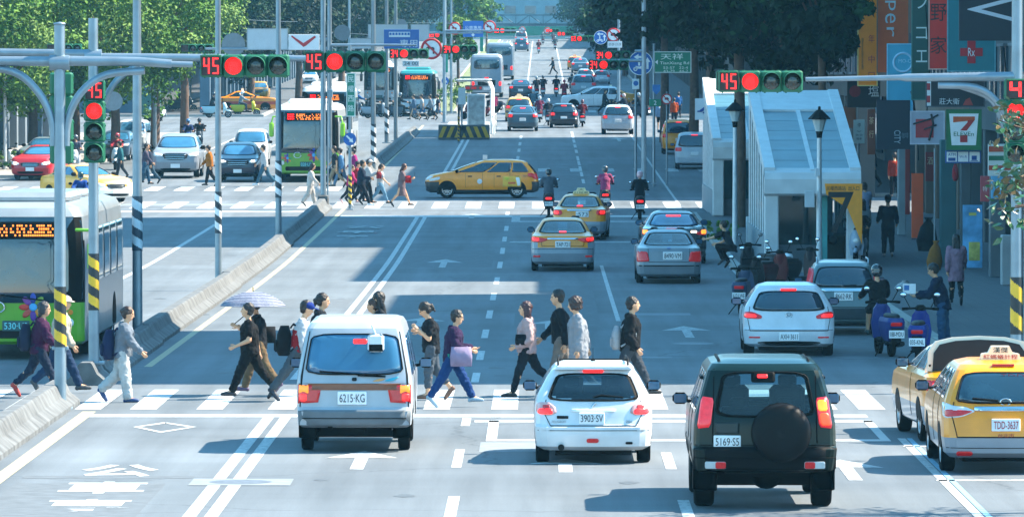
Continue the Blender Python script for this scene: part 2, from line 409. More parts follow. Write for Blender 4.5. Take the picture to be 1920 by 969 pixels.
# body stacks: (z, rear y, front y, half width, corner radius), rear axle at y = 0
BODY = {
 'van': [(.36, -.7, 3.1, .76, .10), (.40, -.83, 3.2, .815, .12), (.60, -.86, 3.24, .825, .12), (.66, -.82, 3.24, .83, .12), (1.0, -.79, 3.2, .835, .14), (1.12, -.76, 3.05, .82, .14), (1.6, -.62, 2.55, .735, .15), (1.78, -.55, 2.35, .69, .14), (1.86, -.46, 2.15, .645, .16), (1.9, -.1, 1.75, .56, .2)],
 'rover': [(.46, -.7, 3.45, .78, .10), (.50, -.93, 3.55, .87, .14), (.76, -.97, 3.6, .905, .14), (.80, -.90, 3.58, .895, .12), (1.08, -.88, 3.5, .885, .12), (1.14, -.87, 3.42, .875, .12), (1.22, -.85, 2.45, .86, .12), (1.6, -.78, 1.95, .755, .14), (1.74, -.74, 1.75, .715, .16), (1.82, -.62, 1.5, .66, .2), (1.87, -.3, 1.2, .5, .2)],
 'hatch': [(.19, -.45, 3.0, .70, .2), (.25, -.60, 3.12, .80, .26), (.42, -.64, 3.19, .82, .28), (.52, -.64, 3.19, .825, .28), (.56, -.60, 3.17, .825, .28), (.75, -.55, 3.08, .825, .28), (.86, -.51, 2.9, .81, .28), (.95, -.45, 2.35, .785, .26), (1.0, -.42, 2.05, .76, .25), (1.2, -.24, 1.55, .65, .22), (1.29, -.20, 1.3, .59, .2), (1.36, -.10, 1.05, .53, .2), (1.41, .3, .75, .40, .15)],
 'sedan': [(.20, -.8, 3.5, .74, .2), (.27, -.94, 3.62, .84, .28), (.5, -.99, 3.68, .875, .3), (.72, -.95, 3.64, .88, .3), (.9, -.92, 3.5, .87, .3), (.98, -.88, 3.1, .85, .3), (1.03, -.5, 2.5, .80, .3), (1.08, -.28, 2.15, .765, .28), (1.22, .02, 1.8, .68, .25), (1.36, .35, 1.4, .585, .22), (1.42, .55, 1.15, .51, .2), (1.455, .75, .95, .38, .15)],
 'wagon': [(.22, -.7, 3.45, .74, .2), (.29, -.86, 3.55, .82, .26), (.5, -.90, 3.62, .85, .28), (.75, -.86, 3.6, .855, .28), (.90, -.82, 3.42, .845, .28), (.99, -.78, 3.0, .825, .27), (1.06, -.74, 2.6, .80, .26), (1.25, -.58, 2.1, .725, .23), (1.40, -.42, 1.65, .645, .2), (1.47, -.28, 1.4, .58, .2), (1.52, .15, 1.05, .42, .15)],
 'suv': [(.26, -.65, 3.3, .76, .18), (.33, -.82, 3.5, .86, .26), (.6, -.86, 3.58, .895, .28), (.85, -.82, 3.55, .90, .26), (1.0, -.79, 3.35, .885, .25), (1.08, -.76, 2.6, .86, .25), (1.15, -.73, 2.3, .83, .24), (1.38, -.58, 1.85, .74, .22), (1.55, -.42, 1.45, .65, .2), (1.62, -.25, 1.2, .58, .2), (1.67, .2, .9, .42, .15)],
 'minibus': [(.28, -.7, 3.6, .80, .12), (.34, -.88, 3.72, .90, .16), (.6, -.92, 3.8, .93, .18), (.95, -.9, 3.72, .935, .18), (1.1, -.88, 3.5, .92, .18), (1.25, -.85, 3.1, .90, .18), (1.6, -.76, 2.6, .81, .2), (1.8, -.68, 2.3, .75, .2), (1.9, -.5, 2.05, .65, .2), (1.95, -.1, 1.7, .45, .2)],
}
CFG = {  # wheelbase, tyre radius, tyre width, wheel centre x, rear window z, windscreen z, side window z, side panes (fractions)
 'van': (2.2, .28, .17, .70, (1.13, 1.70), (1.12, 1.7), (1.1, 1.66), (.03, .34, .66, .97)),
 'rover': (2.54, .37, .25, .74, (1.17, 1.72), (1.24, 1.72), (1.2, 1.7), (.03, .34, .64, .96)),
 'hatch': (2.44, .29, .19, .71, (.89, 1.25), (.99, 1.33), (.94, 1.3), (.10, .5, .93)),
 'sedan': (2.6, .31, .19, .77, (1.05, 1.37), (1.06, 1.38), (1.05, 1.36), (.12, .5, .92)),
 'wagon': (2.75, .32, .2, .745, (.97, 1.37), (1.04, 1.42), (1.02, 1.40), (.04, .27, .58, .93)),
 'suv': (2.65, .35, .22, .77, (1.1, 1.53), (1.13, 1.55), (1.1, 1.52), (.04, .3, .6, .94)),
 'minibus': (2.9, .33, .2, .80, (1.2, 1.78), (1.24, 1.8), (1.22, 1.75), (.03, .34, .66, .95)),
}
def basic_car(kind, name, label, cat, loc, rz, paints, mi=None, see=False, tint='#c4dfe6', group=None, glass=GLASS, rear_frac=.86, spokes=8, mirrors=BLACK, front=False, rimm=ALLOY, wipe=True):
    wb, tr, tw, wx, rw, fw, sw, fr = CFG[kind]
    sh = Shell(BODY[kind], dz=.035 if see else .05, nx=24 if see else 12, ny=22 if see else 16, bow=.06 if kind not in ('van', 'minibus') else .04)
    c = Car(name, label, cat, loc, rz, sh, group); root = c.root
    def trap(z0, z1, f, it=2): return soften([(f*sh.at(z0)[2], z0), (f*sh.at((z0+z1)/2)[2], (z0+z1)/2), (f*sh.at(z1)[2], z1), (-f*sh.at(z1)[2], z1), (-f*sh.at((z0+z1)/2)[2], (z0+z1)/2), (-f*sh.at(z0)[2], z0)], it, .16)
    rwin = trap(rw[0], rw[1], rear_frac); fwin = trap(fw[0], fw[1], .9)
    holes = None
    if see:
        def holes(p, i):
            for poly, d in ((rwin, -1), (fwin, 1)):
                mx = sum(q[0] for q in poly)/len(poly); mz = sum(q[1] for q in poly)/len(poly)
                if (p.y-1.0)*d > -.1 and abs(p.x) < sh.at(p.z)[2]-.12 and inpoly((mx+(p.x-mx)/.94, mz+(p.z-mz)/.92), poly): return True
            return False
    me = sh.body(paints, mi, holes)
    b = link(me, 'body', root)
    if see:
        md = b.modifiers.new('thickness', 'SOLIDIFY'); md.thickness = .03; md.offset = -1
        dn = MB(); dn.box((0, 1.2, rw[0]-.12), (sh.at(rw[0])[2]*1.5, 2.4, .04)); 
        for x in (-.36, .36): dn.bbox((x, 1.25, rw[0]+.05), (.46, .14, .5), .06); dn.bbox((x, 1.22, rw[0]+.36), (.24, .1, .17), .04)
        dn.bbox((0, .15, rw[0]-.05), (1.1, .14, .25), .05); dn.bbox((-.3, .12, rw[0]+.12), (.22, .08, .14), .03); dn.bbox((.3, .12, rw[0]+.12), (.22, .08, .14), .03)
        dn.build('seats', DKGREY, root)
    gl = seeglass(tint) if see else glass
    c.line('rear', rwin, .012, BLACK, 'window_seal', .012, True); c.line('front', fwin, .012, BLACK, 'window_seal', .012, True)
    for sd in ('left', 'right'):
        for f in fr[1:-1] or (.5,):
            yy = [sh.at(z)[0]+.12+(sh.at(z)[1]-sh.at(z)[0]-.3)*f for z in (sw[0]-.03,)][0]; c.line(sd, [(yy, sh.z0+.14), (yy, sw[0])], .005, BLACK, 'door_gap')
    c.patch('rear', rwin, gl, 'rear_window', .018, frit=.07 if see else None, depth=.0 if see else .03)
    c.patch('front', fwin, seeglass('#c8dde2') if see else glass, 'windscreen', .018, frit=.05 if see else None, depth=0 if see else .03)
    zb, zt = sw
    def ylim(z, f): a, b_ = sh.at(z)[0], sh.at(z)[1]; return a+.12+(b_-a-.3)*f
    for sd in ('left', 'right'):
        for f0, f1 in zip(fr, fr[1:]):
            zm = (zb+zt)/2; e = .012
            q = [(ylim(zb, f0+e), zb), (ylim(zb, f1-e), zb), (ylim(zm, f1-e), zm), (ylim(zt, f1-e), zt), (ylim(zt, f0+e), zt), (ylim(zm, f0+e), zm)]
            c.patch(sd, soften(q, 1, .1), glass, 'side_window')
    c.arches((0, wb), tr); c.wheels((0, wb), wx, tr, tw, spokes, rimm)
    mw = fr[-1]; my = ylim(zb, mw)-.05
    if mirrors: c.mirror(my, zb+.04, m=mirrors)
    un = MB(); un.box((0, wb/2, sh.z0+.0), (wx*1.5, wb+.8, .14)); un.box((0, 0, tr*.85), (wx*1.8, .14, .1)); un.build('underbody', BLACK, root)
    c.my = my
    return c
def lights_rear(c, outl, m, name='tail_light', both=True):
    for d in ((-1, 1) if both else (1,)): c.patch('rear', [(d*a, b) for a, b in outl], m, name, .012)
def simple_rear(c, zl, wl, hl, lit=True, plate='', zp=.7, high=True, hx=None, lens=None):
    w = c.sh.at(zl)[2]
    for d in (-1, 1):
        o = c.patch('rear', [(d*a, b) for a, b in rrect(w-wl/2-.01, zl, wl, hl, .04)], REDLENS, 'tail_light', .012)
        if lit: c.patch('rear', [(d*a, b) for a, b in rrect(w-wl/2-.03, zl, wl*.5, hl*.6, .03)], REDLIT, 'lit_lamp', .02, parent=o)
    if plate is not None: c.plate(plate, 0, zp, .36, .17)
    if high:
        z = hx or c.sh.z1-.14
        c.patch('rear', rrect(0, z, .3, .045, .015), REDLIT, 'brake_light', .03)
def simple_front(c, zl, wl, hl, plate='', zp=.45, grille=(.62, .5, .16), lit=False):
    w = c.sh.at(zl)[2]
    for d in (-1, 1):
        o = c.patch('front', [(d*a, b) for a, b in soften([(w-.02, zl+hl*.6), (w-wl, zl+hl*.1), (w-wl*.9, zl-hl*.5), (w-.06, zl-hl*.35)], 2)], CLEARL, 'headlight', .012)
        if lit: c.patch('front', [(d*a, b) for a, b in rrect(w-wl*.55, zl, wl*.4, hl*.5, .03)], lamp('#fff4dc', 1.5), 'lit_lamp', .02, parent=o)
    zg, wg, hg = grille
    g = c.patch('front', soften([(wg/2*1.1, zg+hg/2), (-wg/2*1.1, zg+hg/2), (-wg/2*.85, zg-hg/2), (wg/2*.85, zg-hg/2)], 2), BLACK, 'grille', .01)
    for k in range(3):
        c.patch('front', rrect(0, zg-hg*.3+hg*.3*k, wg*.9, .016, .006), CHROME, 'grille_bar', .02, parent=g)
    c.patch('front', soften([(.62, .36), (-.62, .36), (-.5, .26), (.5, .26)], 2), BLACK, 'air_intake', .01)
    if plate is not None: c.plate(plate, 0, zp, .36, .16, surf='front')
def taxi_light(c, y, z, w=.5, m='#efe6c8', text=None, ink='#a3221a'):
    mb = MB(); mb.prism([(-w/2, 0), (w/2, 0), (w/2-.02, .08), (w*.3, .1), (w*.22, .19), (-w*.22, .19), (-w*.3, .1), (-w/2+.02, .08)], -.09, .09)
    o = mb.build('roof_sign', mat(m, .4, 0, .2, .04), c.root, (0, y, z))
    if text:
        t = MB(); put_text(t, text[0], (0, -.091, .135), w*.36, .075); put_text(t, text[1], (0, -.091, .042), w*.84, .06, mi=1); t.build('lettering', [INK, mat(ink, .5, var=0)], o)
    return o
# ================================================================ people
def capsule(mb, a, b, ra, rb, n=10):
    a, b = Vector(a), Vector(b); d = (b-a); L = d.length
    if L < 1e-5: return mb.ell(a, (ra,)*3, n, 6)
    t = d/L; pts = []; rad = []
    for k in (-1, -.8, -.4): pts.append(a+t*ra*k); rad.append(max(.002, ra*math.sqrt(max(0, 1-k*k))))
    pts.append(a); rad.append(ra); pts.append(b); rad.append(rb)
    for k in (.4, .8, 1): pts.append(b+t*rb*k); rad.append(max(.002, rb*math.sqrt(max(0, 1-k*k))))
    return mb.tube(pts, rad, n)
def rings(mb, rs, n=16):
    """closed loft of ellipses: (centre, rx, ry, tilt about X)"""
    vs = []; fs = []
    for c, rx, ry, t in rs:
        M = Matrix.Rotation(-t, 3, 'X'); c = Vector(c)
        for i in range(n): a = 2*math.pi*i/n; vs.append(c+M @ Vector((rx*math.cos(a), ry*math.sin(a), 0)))
    for j in range(len(rs)-1):
        for i in range(n): k = (i+1) % n; fs.append((j*n+i, j*n+k, j*n+n+k, j*n+n+i))
    fs += [tuple(range(n-1, -1, -1)), tuple(range((len(rs)-1)*n, len(rs)*n))]
    return mb.add(vs, fs, 0, True)
_FOLD = {}
def fold_tex(s):
    if s not in _FOLD: t = bpy.data.textures.new('folds', 'CLOUDS'); t.noise_scale = s; t.noise_depth = 2; _FOLD[s] = t
    return _FOLD[s]
def fuse(mb, voxel, it=3, fac=.5, fold=None):
    me = mb.mesh('tmp', []); o = bpy.data.objects.new('tmp', me)
    r = o.modifiers.new('r', 'REMESH'); r.mode = 'VOXEL'; r.voxel_size = voxel; r.use_smooth_shade = True
    s = o.modifiers.new('s', 'SMOOTH'); s.factor = fac; s.iterations = it
    if fold: d = o.modifiers.new('d', 'DISPLACE'); d.texture = fold_tex(fold[0]); d.strength = fold[1]; d.mid_level = .42
    out = evaluate(o)
    bpy.data.objects.remove(o); bpy.data.meshes.remove(me)
    return out
SKIN = {'a': '#c99a78', 'b': '#b9835f', 'c': '#d9b090'}
def person(label, loc, yaw, h=1.62, pose=None, top=('tee', '#222222'), bottom=('trousers', '#22262c'), hair=('short', '#15110f'), shoes='#1c1c1e', skin='a', near=False, male=False, group=None, hat=None, seat=None, fat=1.0, mask=False):
    """pose: lean, head(yaw, pitch), L/R leg = (hip, knee), L/R arm = (shoulder, elbow, out); angles in degrees, forward positive. local +Y is forward"""
    p = dict(lean=3, head=(0, 8), LL=(24, 4), RL=(-20, 22), LA=(-18, 18, 8), RA=(22, 22, 8)); p.update(pose or {})
    vox = .015*h/1.62 if near else .024
    root = empty('person', loc, yaw, label, 'person', group)
    k = h; sw = (.11 if male else .098)*k*fat; hw = .05*k*fat
    ln = R(p['lean']); up = Vector((0, math.sin(ln), math.cos(ln))); pel = Vector((0, 0, 0))
    chest = pel+up*.21*k; neck = pel+up*.295*k
    J = {}
    for sd, s in (('L', -1), ('R', 1)):
        a, kn = p[sd+'L']; a = R(a); b = a-R(kn); sp = R(p.get('spread', 2))*s
        hip = pel+Vector((s*hw, 0, 0)); knee = hip+Vector((math.sin(sp)*math.cos(a)*.245*k, math.sin(a)*.245*k, -math.cos(a)*math.cos(sp)*.245*k))
        ank = knee+Vector((math.sin(sp)*.2*k*.5, math.sin(b)*.24*k, -math.cos(b)*.24*k))
        fa = min(b*.75, .0)-(.35 if b < -.4 else 0)
        if seat: fa = 0
        toe = ank+Vector((s*.01, math.cos(fa)*.105*k, math.sin(fa)*.105*k-.028*k)); heel = ank+Vector((0, -.03*k*math.cos(fa), -.03*k-.03*k*math.sin(fa)))
        J[sd+'hip'], J[sd+'knee'], J[sd+'ank'], J[sd+'toe'], J[sd+'heel'] = hip, knee, ank, toe, heel
        s1, el, ou = p[sd+'A']; s1 = R(s1)+ln*.5; e = s1+R(el); ou = R(ou)*s; inn = R(p.get('in'+sd, 0))*-s
        sh = neck+Vector((s*sw, 0, 0))-up*.022*k
        elb = sh+Vector((math.sin(ou)*.175*k, math.sin(s1)*math.cos(ou)*.175*k, -math.cos(s1)*math.cos(ou)*.175*k))
        fd = Vector((math.sin(ou*.3)+math.sin(inn), math.sin(e), -math.cos(e))).normalized()
        wr = elb+fd*.145*k
        J[sd+'sh'], J[sd+'elb'], J[sd+'wr'], J[sd+'fd'] = sh, elb, wr, fd
    hy, hp = R(p['head'][0]), R(p['head'][1]); nb = neck+up*.02*k
    HM = Matrix.Rotation(-hy, 3, 'Z') @ Matrix.Rotation(-hp, 3, 'X'); hc = nb+Vector((0, .012*k, .03*k))+HM @ Vector((0, .012*k, .068*k))
    def HP(x, y, z): return hc+HM @ Vector((x*k, y*k, z*k))*1.1
    # ---- ground contact
    if seat is None:
        low = min([J[s+'heel'].z-.012*k for s in 'LR']+[J[s+'toe'].z-.016*k for s in 'LR']); dz = -low
    else: dz = seat
    off = Vector((0, 0, dz))
    # ---- body: one continuous surface
    b = MB()
    rings(b, [(pel-up*.045*k, .06*k*fat, .055*k, -ln), (pel, .093*k*fat, .076*k*fat, -ln), (pel+up*.09*k, .082*k*fat, .07*k*fat, -ln), (chest, .103*k*fat, .077*k*fat, -ln), (pel+up*.265*k, .088*k*fat, .06*k, -ln), (neck, .035*k, .035*k, -ln)])
    capsule(b, neck-up*.02*k, hc-Vector((0, .01*k, .02*k)), .032*k, .03*k)
    b.ell(HP(0, -.006, .008), (.048*k, .06*k, .067*k), 14, 10, M=HM); b.ell(HP(0, .018, -.032), (.033*k, .033*k, .037*k), 12, 8, M=HM)
    capsule(b, HP(0, .047, .006), HP(0, .058, -.012), .005*k, .0085*k, 6)
    for s in (-1, 1): b.ell(HP(s*.045, -.004, -.004), (.007*k, .011*k, .017*k), 8, 6, M=HM)
    for sd in 'LR':
        capsule(b, J[sd+'hip'], J[sd+'knee'], .053*k*fat, .036*k); capsule(b, J[sd+'knee'], J[sd+'ank'], .036*k, .023*k)
        capsule(b, J[sd+'knee']+(J[sd+'ank']-J[sd+'knee'])*.25-Vector((0, .008*k, 0)), J[sd+'knee']+(J[sd+'ank']-J[sd+'knee'])*.5, .036*k, .028*k)
        capsule(b, J[sd+'ank'], J[sd+'toe'], .022*k, .018*k); capsule(b, J[sd+'ank'], J[sd+'heel'], .022*k, .022*k)
        capsule(b, J[sd+'sh'], J[sd+'elb'], .034*k*fat, .027*k); capsule(b, J[sd+'elb'], J[sd+'wr'], .028*k, .018*k); capsule(b, neck-up*.03*k, J[sd+'sh'], .034*k, .033*k)
        b.tube([J[sd+'wr'], J[sd+'wr']+J[sd+'fd']*.03*k, J[sd+'wr']+J[sd+'fd']*.058*k, J[sd+'wr']+J[sd+'fd']*.066*k], [.016*k, .022*k, .022*k, .012*k], 10, flat=.8)
    me = fuse(b, vox, 4 if near else 2)
    skm = mat(SKIN[skin], .55, 0, 0, .06, 10, name='skin'); me.materials.append(skm); me.materials.append(mat('#1a1311', .4, var=0, name='eye')); me.materials.append(mat('#9c4f46', .5, var=0, name='lips'))
    q = HM.transposed()
    for f in me.polygons:
        l = (q @ (Vector(f.center)-hc))/(k*1.1)
        if l.y > .03:
            if .004 < l.z < .017 and .011 < abs(l.x) < .027: f.material_index = 1
            elif -.042 < l.z < -.031 and abs(l.x) < .014: f.material_index = 2
    # five separate fingers per hand, rooted inside the palm
    fg = MB(); ncurl = p.get('curl', 35)
    for sd, s in (('L', -1), ('R', 1)):
        w0, fd = J[sd+'wr'], J[sd+'fd']; side = Vector((0, 1, 0))-fd*fd.y; side = side.normalized() if side.length > .15 else Vector((-s, 0, 0)); side2 = side; palm = fd.cross(side2)*(1 if s > 0 else -1)
        if palm.x*s > 0: palm = -palm
        for i, (o_, ln_) in enumerate(((.015, .042), (.005, .047), (-.005, .044), (-.015, .035))):
            c0 = w0+fd*.05*k+side2*o_*k; pts = [c0]; d = fd.copy(); r_ = [.0066*k]
            for j in range(3):
                a = R(ncurl)*(.4 if j == 0 else .8); d = (d*math.cos(a)+palm*math.sin(a)).normalized(); pts.append(pts[-1]+d*ln_*k*(.45, .32, .28)[j]); r_.append((.0062, .0056, .0045)[j]*k)
            fg.tube(pts, r_, 6)
        c0 = w0+fd*.018*k+side2*.012*k; d = (fd*.7+side2*.75).normalized(); fg.tube([c0, c0+d*.024*k, c0+d*.024*k+(fd*.85+side2*.25+palm*.3).normalized()*.026*k], [.0085*k, .0075*k, .0055*k], 6)
    n0 = len(me.vertices); vs = [tuple(v.co) for v in me.vertices]+fg.v; fs = [tuple(f.vertices) for f in me.polygons]; mi = [f.material_index for f in me.polygons]+[0]*len(fg.f); fs += [tuple(i+n0 for i in f) for f in fg.f]
    m2 = bpy.data.meshes.new('body'); m2.from_pydata(vs, [], fs)
    for m in me.materials: m2.materials.append(m)
    m2.polygons.foreach_set('material_index', mi); m2.polygons.foreach_set('use_smooth', [True]*len(fs)); m2.update()
    bpy.data.meshes.remove(me)
    link(m2, 'body', root, off)
    # ---- clothes
    def wear(mb, name, color, it=2, v=None):
        m = fuse(mb, v or vox*1.1, it, fold=(.06, .045) if near else (.1, .03)); m.materials.append(cloth(color)); return link(m, name, root, off)
    g = .011*k
    kind, colr = top
    t = MB(); loose = .006*k if kind in ('coat', 'hoodie', 'jacket') else 0; g2 = g+loose
    low = {'coat': -.2, 'dress': -.27, 'jacket': -.05, 'hoodie': -.06}.get(kind, -.04)
    rs = [(pel-up*.05*k*1, .097*k*fat+g2, .081*k*fat+g2, -ln), (pel+up*.09*k, .088*k*fat+g2, .076*k*fat+g2, -ln), (chest, .105*k*fat+g2, .079*k*fat+g2, -ln), (pel+up*.262*k, .09*k*fat+g2, .062*k+g2, -ln), (neck-up*.004*k, .036*k+g, .036*k+g, -ln)]
    if low < -.1:
        sway = (J['Lknee'].y+J['Rknee'].y)/2; rs = [(Vector((0, sway*.6, low*k)), .105*k*fat+g2, .095*k+g2, 0), (Vector((0, sway*.3, low*k*.6)), .1*k*fat+g2, .08*k+g2, 0)]+rs
    rings(t, rs)
    for sd in 'LR':
        capsule(t, neck-up*.035*k, J[sd+'sh'], .036*k+g2*.8, .034*k+g2*.6)
        if kind in ('tee', 'vest_shirt', 'dress_short'): capsule(t, J[sd+'sh'], J[sd+'sh']+(J[sd+'elb']-J[sd+'sh'])*.62, .033*k*fat+g2, .034*k+g2)
        elif kind != 'sleeveless':
            capsule(t, J[sd+'sh'], J[sd+'elb'], .036*k*fat+g2, .03*k+g2); capsule(t, J[sd+'elb'], J[sd+'wr']-J[sd+'fd']*.015*k, .03*k+g2, .022*k+g2)
    if kind == 'hoodie' or kind == 'jacket': t.ell(neck+Vector((0, -.035*k, .0)), (.06*k, .035*k, .04*k))
    if p.get('hood'): t.ell(hc+Vector((0, -.02*k, 0)), (.06*k, .06*k, .07*k))
    nm = {'tee': 'shirt', 'coat': 'coat', 'dress': 'dress', 'dress_short': 'dress', 'hoodie': 'hooded_top', 'jacket': 'jacket', 'shirt': 'shirt', 'vest_shirt': 'shirt', 'sleeveless': 'vest'}[kind]
    o = wear(t, nm, colr)
    if near and kind in ('jacket', 'hoodie', 'coat', 'shirt'):
        t = MB(); dk = tuple(x*.45 for x in lin(colr)); c_ = neck-up*.012*k; ring_ = [c_+Vector((math.cos(a)*.047*k, math.sin(a)*.047*k+.004*k, math.cos(a*2)*.004*k)) for a in [i*math.pi/6 for i in range(13)]]; t.tube(ring_, .011*k, 6); t.build('collar', mat(dk, .9, var=.1), root, off)
        t = MB(); d1 = .084*k+g2; t.tube([neck+Vector((0, .05*k, -.02*k)), chest+Vector((0, d1, .0)), pel+up*.09*k+Vector((0, d1-.004*k, 0)), pel-up*.04*k+Vector((0, d1, 0))], .007*k, 6); t.build('front_zip', mat(dk, .7, var=.1), root, off)
        for sd in 'LR': t = MB(); t.tube([J[sd+'wr']-J[sd+'fd']*.022*k, J[sd+'wr']-J[sd+'fd']*.002*k], .026*k+g*.3, 10); t.build('cuff', mat(dk, .9, var=.1), root, off)
    kind, colr = bottom
    if kind != 'none':
        t = MB(); rings(t, [(pel-up*.06*k, .065*k*fat, .06*k, -ln), (pel-up*.02*k, .095*k*fat+g*.6, .08*k*fat+g*.6, -ln), (pel+up*.07*k, .083*k*fat+g*.6, .072*k*fat+g*.6, -ln)])
        if kind == 'skirt':
            sway = (J['Lknee'].y+J['Rknee'].y)/2; rings(t, [(Vector((0, sway*.8, -.26*k)), .1*k, .11*k, 0), (pel-Vector((0, 0, .05*k)), .09*k*fat+g, .07*k+g, 0), (pel+up*.07*k, .076*k, .056*k, 0)])
        for sd in 'LR':
            kk, aa = J[sd+'knee'], J[sd+'ank']
            if kind in ('trousers', 'slim', 'wide'):
                w2 = {'trousers': .012, 'slim': .005, 'wide': .024}[kind]*k
                capsule(t, J[sd+'hip'], kk, .057*k*fat+g*.7, .04*k+w2*.8); capsule(t, kk, aa+(kk-aa)*.1, .04*k+w2*.8, .026*k+w2)
            elif kind == 'shorts': capsule(t, J[sd+'hip'], kk+(J[sd+'hip']-kk)*.15, .05*k*fat+g, .042*k+g)
            elif kind == 'cropped': capsule(t, J[sd+'hip'], kk, .057*k*fat+g*.7, .043*k+g*.7); capsule(t, kk, kk+(aa-kk)*.62, .04*k+g*.6, .031*k+g*.6)
        wear(t, {'skirt': 'skirt', 'shorts': 'shorts'}.get(kind, 'trousers'), colr)
    for sd in 'LR':
        t = MB(); a, to, he = J[sd+'ank'], J[sd+'toe'], J[sd+'heel']
        capsule(t, he+Vector((0, .01*k, .008*k)), a+(to-a)*.5-Vector((0, 0, .008*k)), .026*k, .026*k); capsule(t, a+(to-a)*.5-Vector((0, 0, .008*k)), to, .027*k, .019*k); capsule(t, a-Vector((0, 0, .004*k)), he, .025*k, .024*k)
        m = fuse(t, vox, 1); m.materials.append(mat(shoes, .6, var=.1)); link(m, 'shoe', root, off)
    hk, hcol = hair; t = MB()
    if hk in ('short', 'long', 'bun', 'pony', 'bob', 'curly'):
        e = .006 if hk != 'curly' else .014
        t.ell(HP(0, -.02, .022), ((.051+e)*k, (.06+e)*k, (.057+e)*k), 14, 10, M=HM); t.ell(HP(0, -.03, -.012), ((.044+e)*k, (.036+e)*k, (.04+e)*k), M=HM)
        if hk in ('long', 'bob'):
            L = -.12 if hk == 'long' else -.06
            for x in (-.03, 0, .03): capsule(t, HP(x, -.035, .0), HP(x*1.05, -.04 if hk == 'bob' else -.05, L), .026*k, .02*k)
            for s in (-1, 1): capsule(t, HP(s*.042, -.005, .02), HP(s*.043, -.004, L*.7), .014*k, .012*k)
        if hk == 'bun': t.ell(HP(0, -.068, .012), (.028*k,)*3)
        if hk == 'pony': capsule(t, HP(0, -.06, .025), HP(0, -.082, -.0), .018*k, .02*k); capsule(t, HP(0, -.082, 0), HP(0, -.08, -.06), .02*k, .01*k)
        if hk == 'curly':
            rr = random.Random(5)
            for i in range(26):
                a = rr.uniform(0, 6.3); z = rr.uniform(-.05, .06); y = -.02+.055*math.sin(a)*.9; x = .055*math.cos(a)
                if y < .025 or z > .04: t.ell(HP(x, y, z), (.016*k,)*3, 8, 6)
        m = fuse(t, vox, 1, fold=(.035, .03)); m.materials.append(mat(hcol, .5, 0, 0, .4, 40, .6, name='hair')); ho = link(m, 'hair', root, off)
        # keep the face clear of hair
    elif hk == 'helmet':
        t.ell(HP(0, -.004, .022), (.072*k, .082*k, .072*k), 18, 12, M=HM); t.ell(HP(0, -.02, -.01), (.068*k, .066*k, .06*k), 14, 10, M=HM)
        m = fuse(t, vox, 2); m.materials.append(mat(hcol, .25, 0, .6, .03)); ho = link(m, 'helmet', root, off)
        v = MB(); v.ell(HP(0, .028, -.002), (.055*k, .052*k, .036*k), 14, 8, M=HM); v.build('visor', mat('#26323a', .1, 0, .5, 0), ho)
    if hat:
        hk2, hc2 = hat; t = MB(); t.ell(HP(0, -.006, .03), (.06*k, .069*k, .048*k), 16, 10, M=HM)
        if hk2 == 'cap': t.ell(HP(0, .065, .026), (.042*k, .05*k, .007*k), 14, 6, M=HM)
        if hk2 == 'brim': t.ell(HP(0, 0, .022), (.1*k, .108*k, .009*k), 18, 6, M=HM)
        m = fuse(t, vox*.8, 1); m.materials.append(cloth(hc2)); link(m, 'hat', root, off)
    if mask:
        t = MB(); t.ell(HP(0, .034, -.028), (.034*k, .026*k, .027*k), 12, 8, M=HM); t.build('face_mask', mat('#9fd0d0', .8), root, off)
    root['_j'] = 0
    J2 = {a: v+off for a, v in J.items()}; J2['chest'] = chest+off; J2['pel'] = pel+off; J2['neck'] = neck+off; J2['head'] = hc+off; J2['k'] = k
    Mw = Matrix.Translation(Vector(loc)) @ Matrix.Rotation(yaw, 4, 'Z'); J2['M'] = Mw
    del root['_j']
    return root, J2
def backpack(J, color, label, size=(.3, .16, .42), low=.0):
    k = J['k']; c = (J['chest']*.55+J['pel']*.45)+Vector((0, -.077*k-size[1]/2-.025, low))
    M = J['M']; loc = M @ c; yaw = M.to_euler().z
    r = empty('backpack', loc, yaw, label, 'backpack')
    t = MB(); rings(t, [((0, 0, -size[2]/2), size[0]*.42, size[1]*.4, 0), ((0, -.01, -size[2]*.3), size[0]*.52, size[1]*.55, 0), ((0, 0, size[2]*.2), size[0]*.48, size[1]*.5, 0), ((0, .01, size[2]/2), size[0]*.3, size[1]*.3, 0)])
    t.build('bag_body', cloth(color), r)
    t = MB(); t.bbox((0, -size[1]*.55, -size[2]*.17), (size[0]*.7, size[1]*.3, size[2]*.4), .03); t.build('pocket', cloth(color), r)
    for s in (-1, 1):
        t = MB(); x = s*.068*k; t.tube([(x, size[1]*.45, size[2]*.42), (x, size[1]*.5+.03, size[2]*.55), (x, size[1]*.5+.15*k, size[2]*.4), (x*1.05, size[1]*.5+.145*k, 0), (x*1.3, size[1]*.45, -size[2]*.35)], .017, 6); t.build('strap', cloth(color), r)
    return r
def hand_bag(J, sd, color, label, size=(.3, .12, .24), drop=.28, name='handbag', at='wr', dx=.0, handle=True, yoff=0):
    k = J['k']; s = -1 if sd == 'L' else 1; h0 = J[sd+at] if at != 'wr' else J[sd+'wr']+J[sd+'fd']*.06*k
    c = h0+Vector((s*(.03+dx), yoff, -drop)); M = J['M']
    r = empty(name, M @ c, M.to_euler().z, label, 'bag')
    t = MB(); rings(t, [((0, 0, -size[2]/2), size[1]*.45, size[0]*.48, 0), ((0, 0, 0), size[1]*.52, size[0]*.5, 0), ((0, 0, size[2]/2), size[1]*.35, size[0]*.45, 0)]); t.build('bag_body', cloth(color), r)
    if handle:
        t = MB(); t.tube([(0, -size[0]*.3, size[2]/2), (0, -size[0]*.12, drop*.9), (0, 0, drop*1.0), (0, size[0]*.12, drop*.9), (0, size[0]*.3, size[2]/2)], .012, 6); t.build('handle', cloth(color), r)
    return r
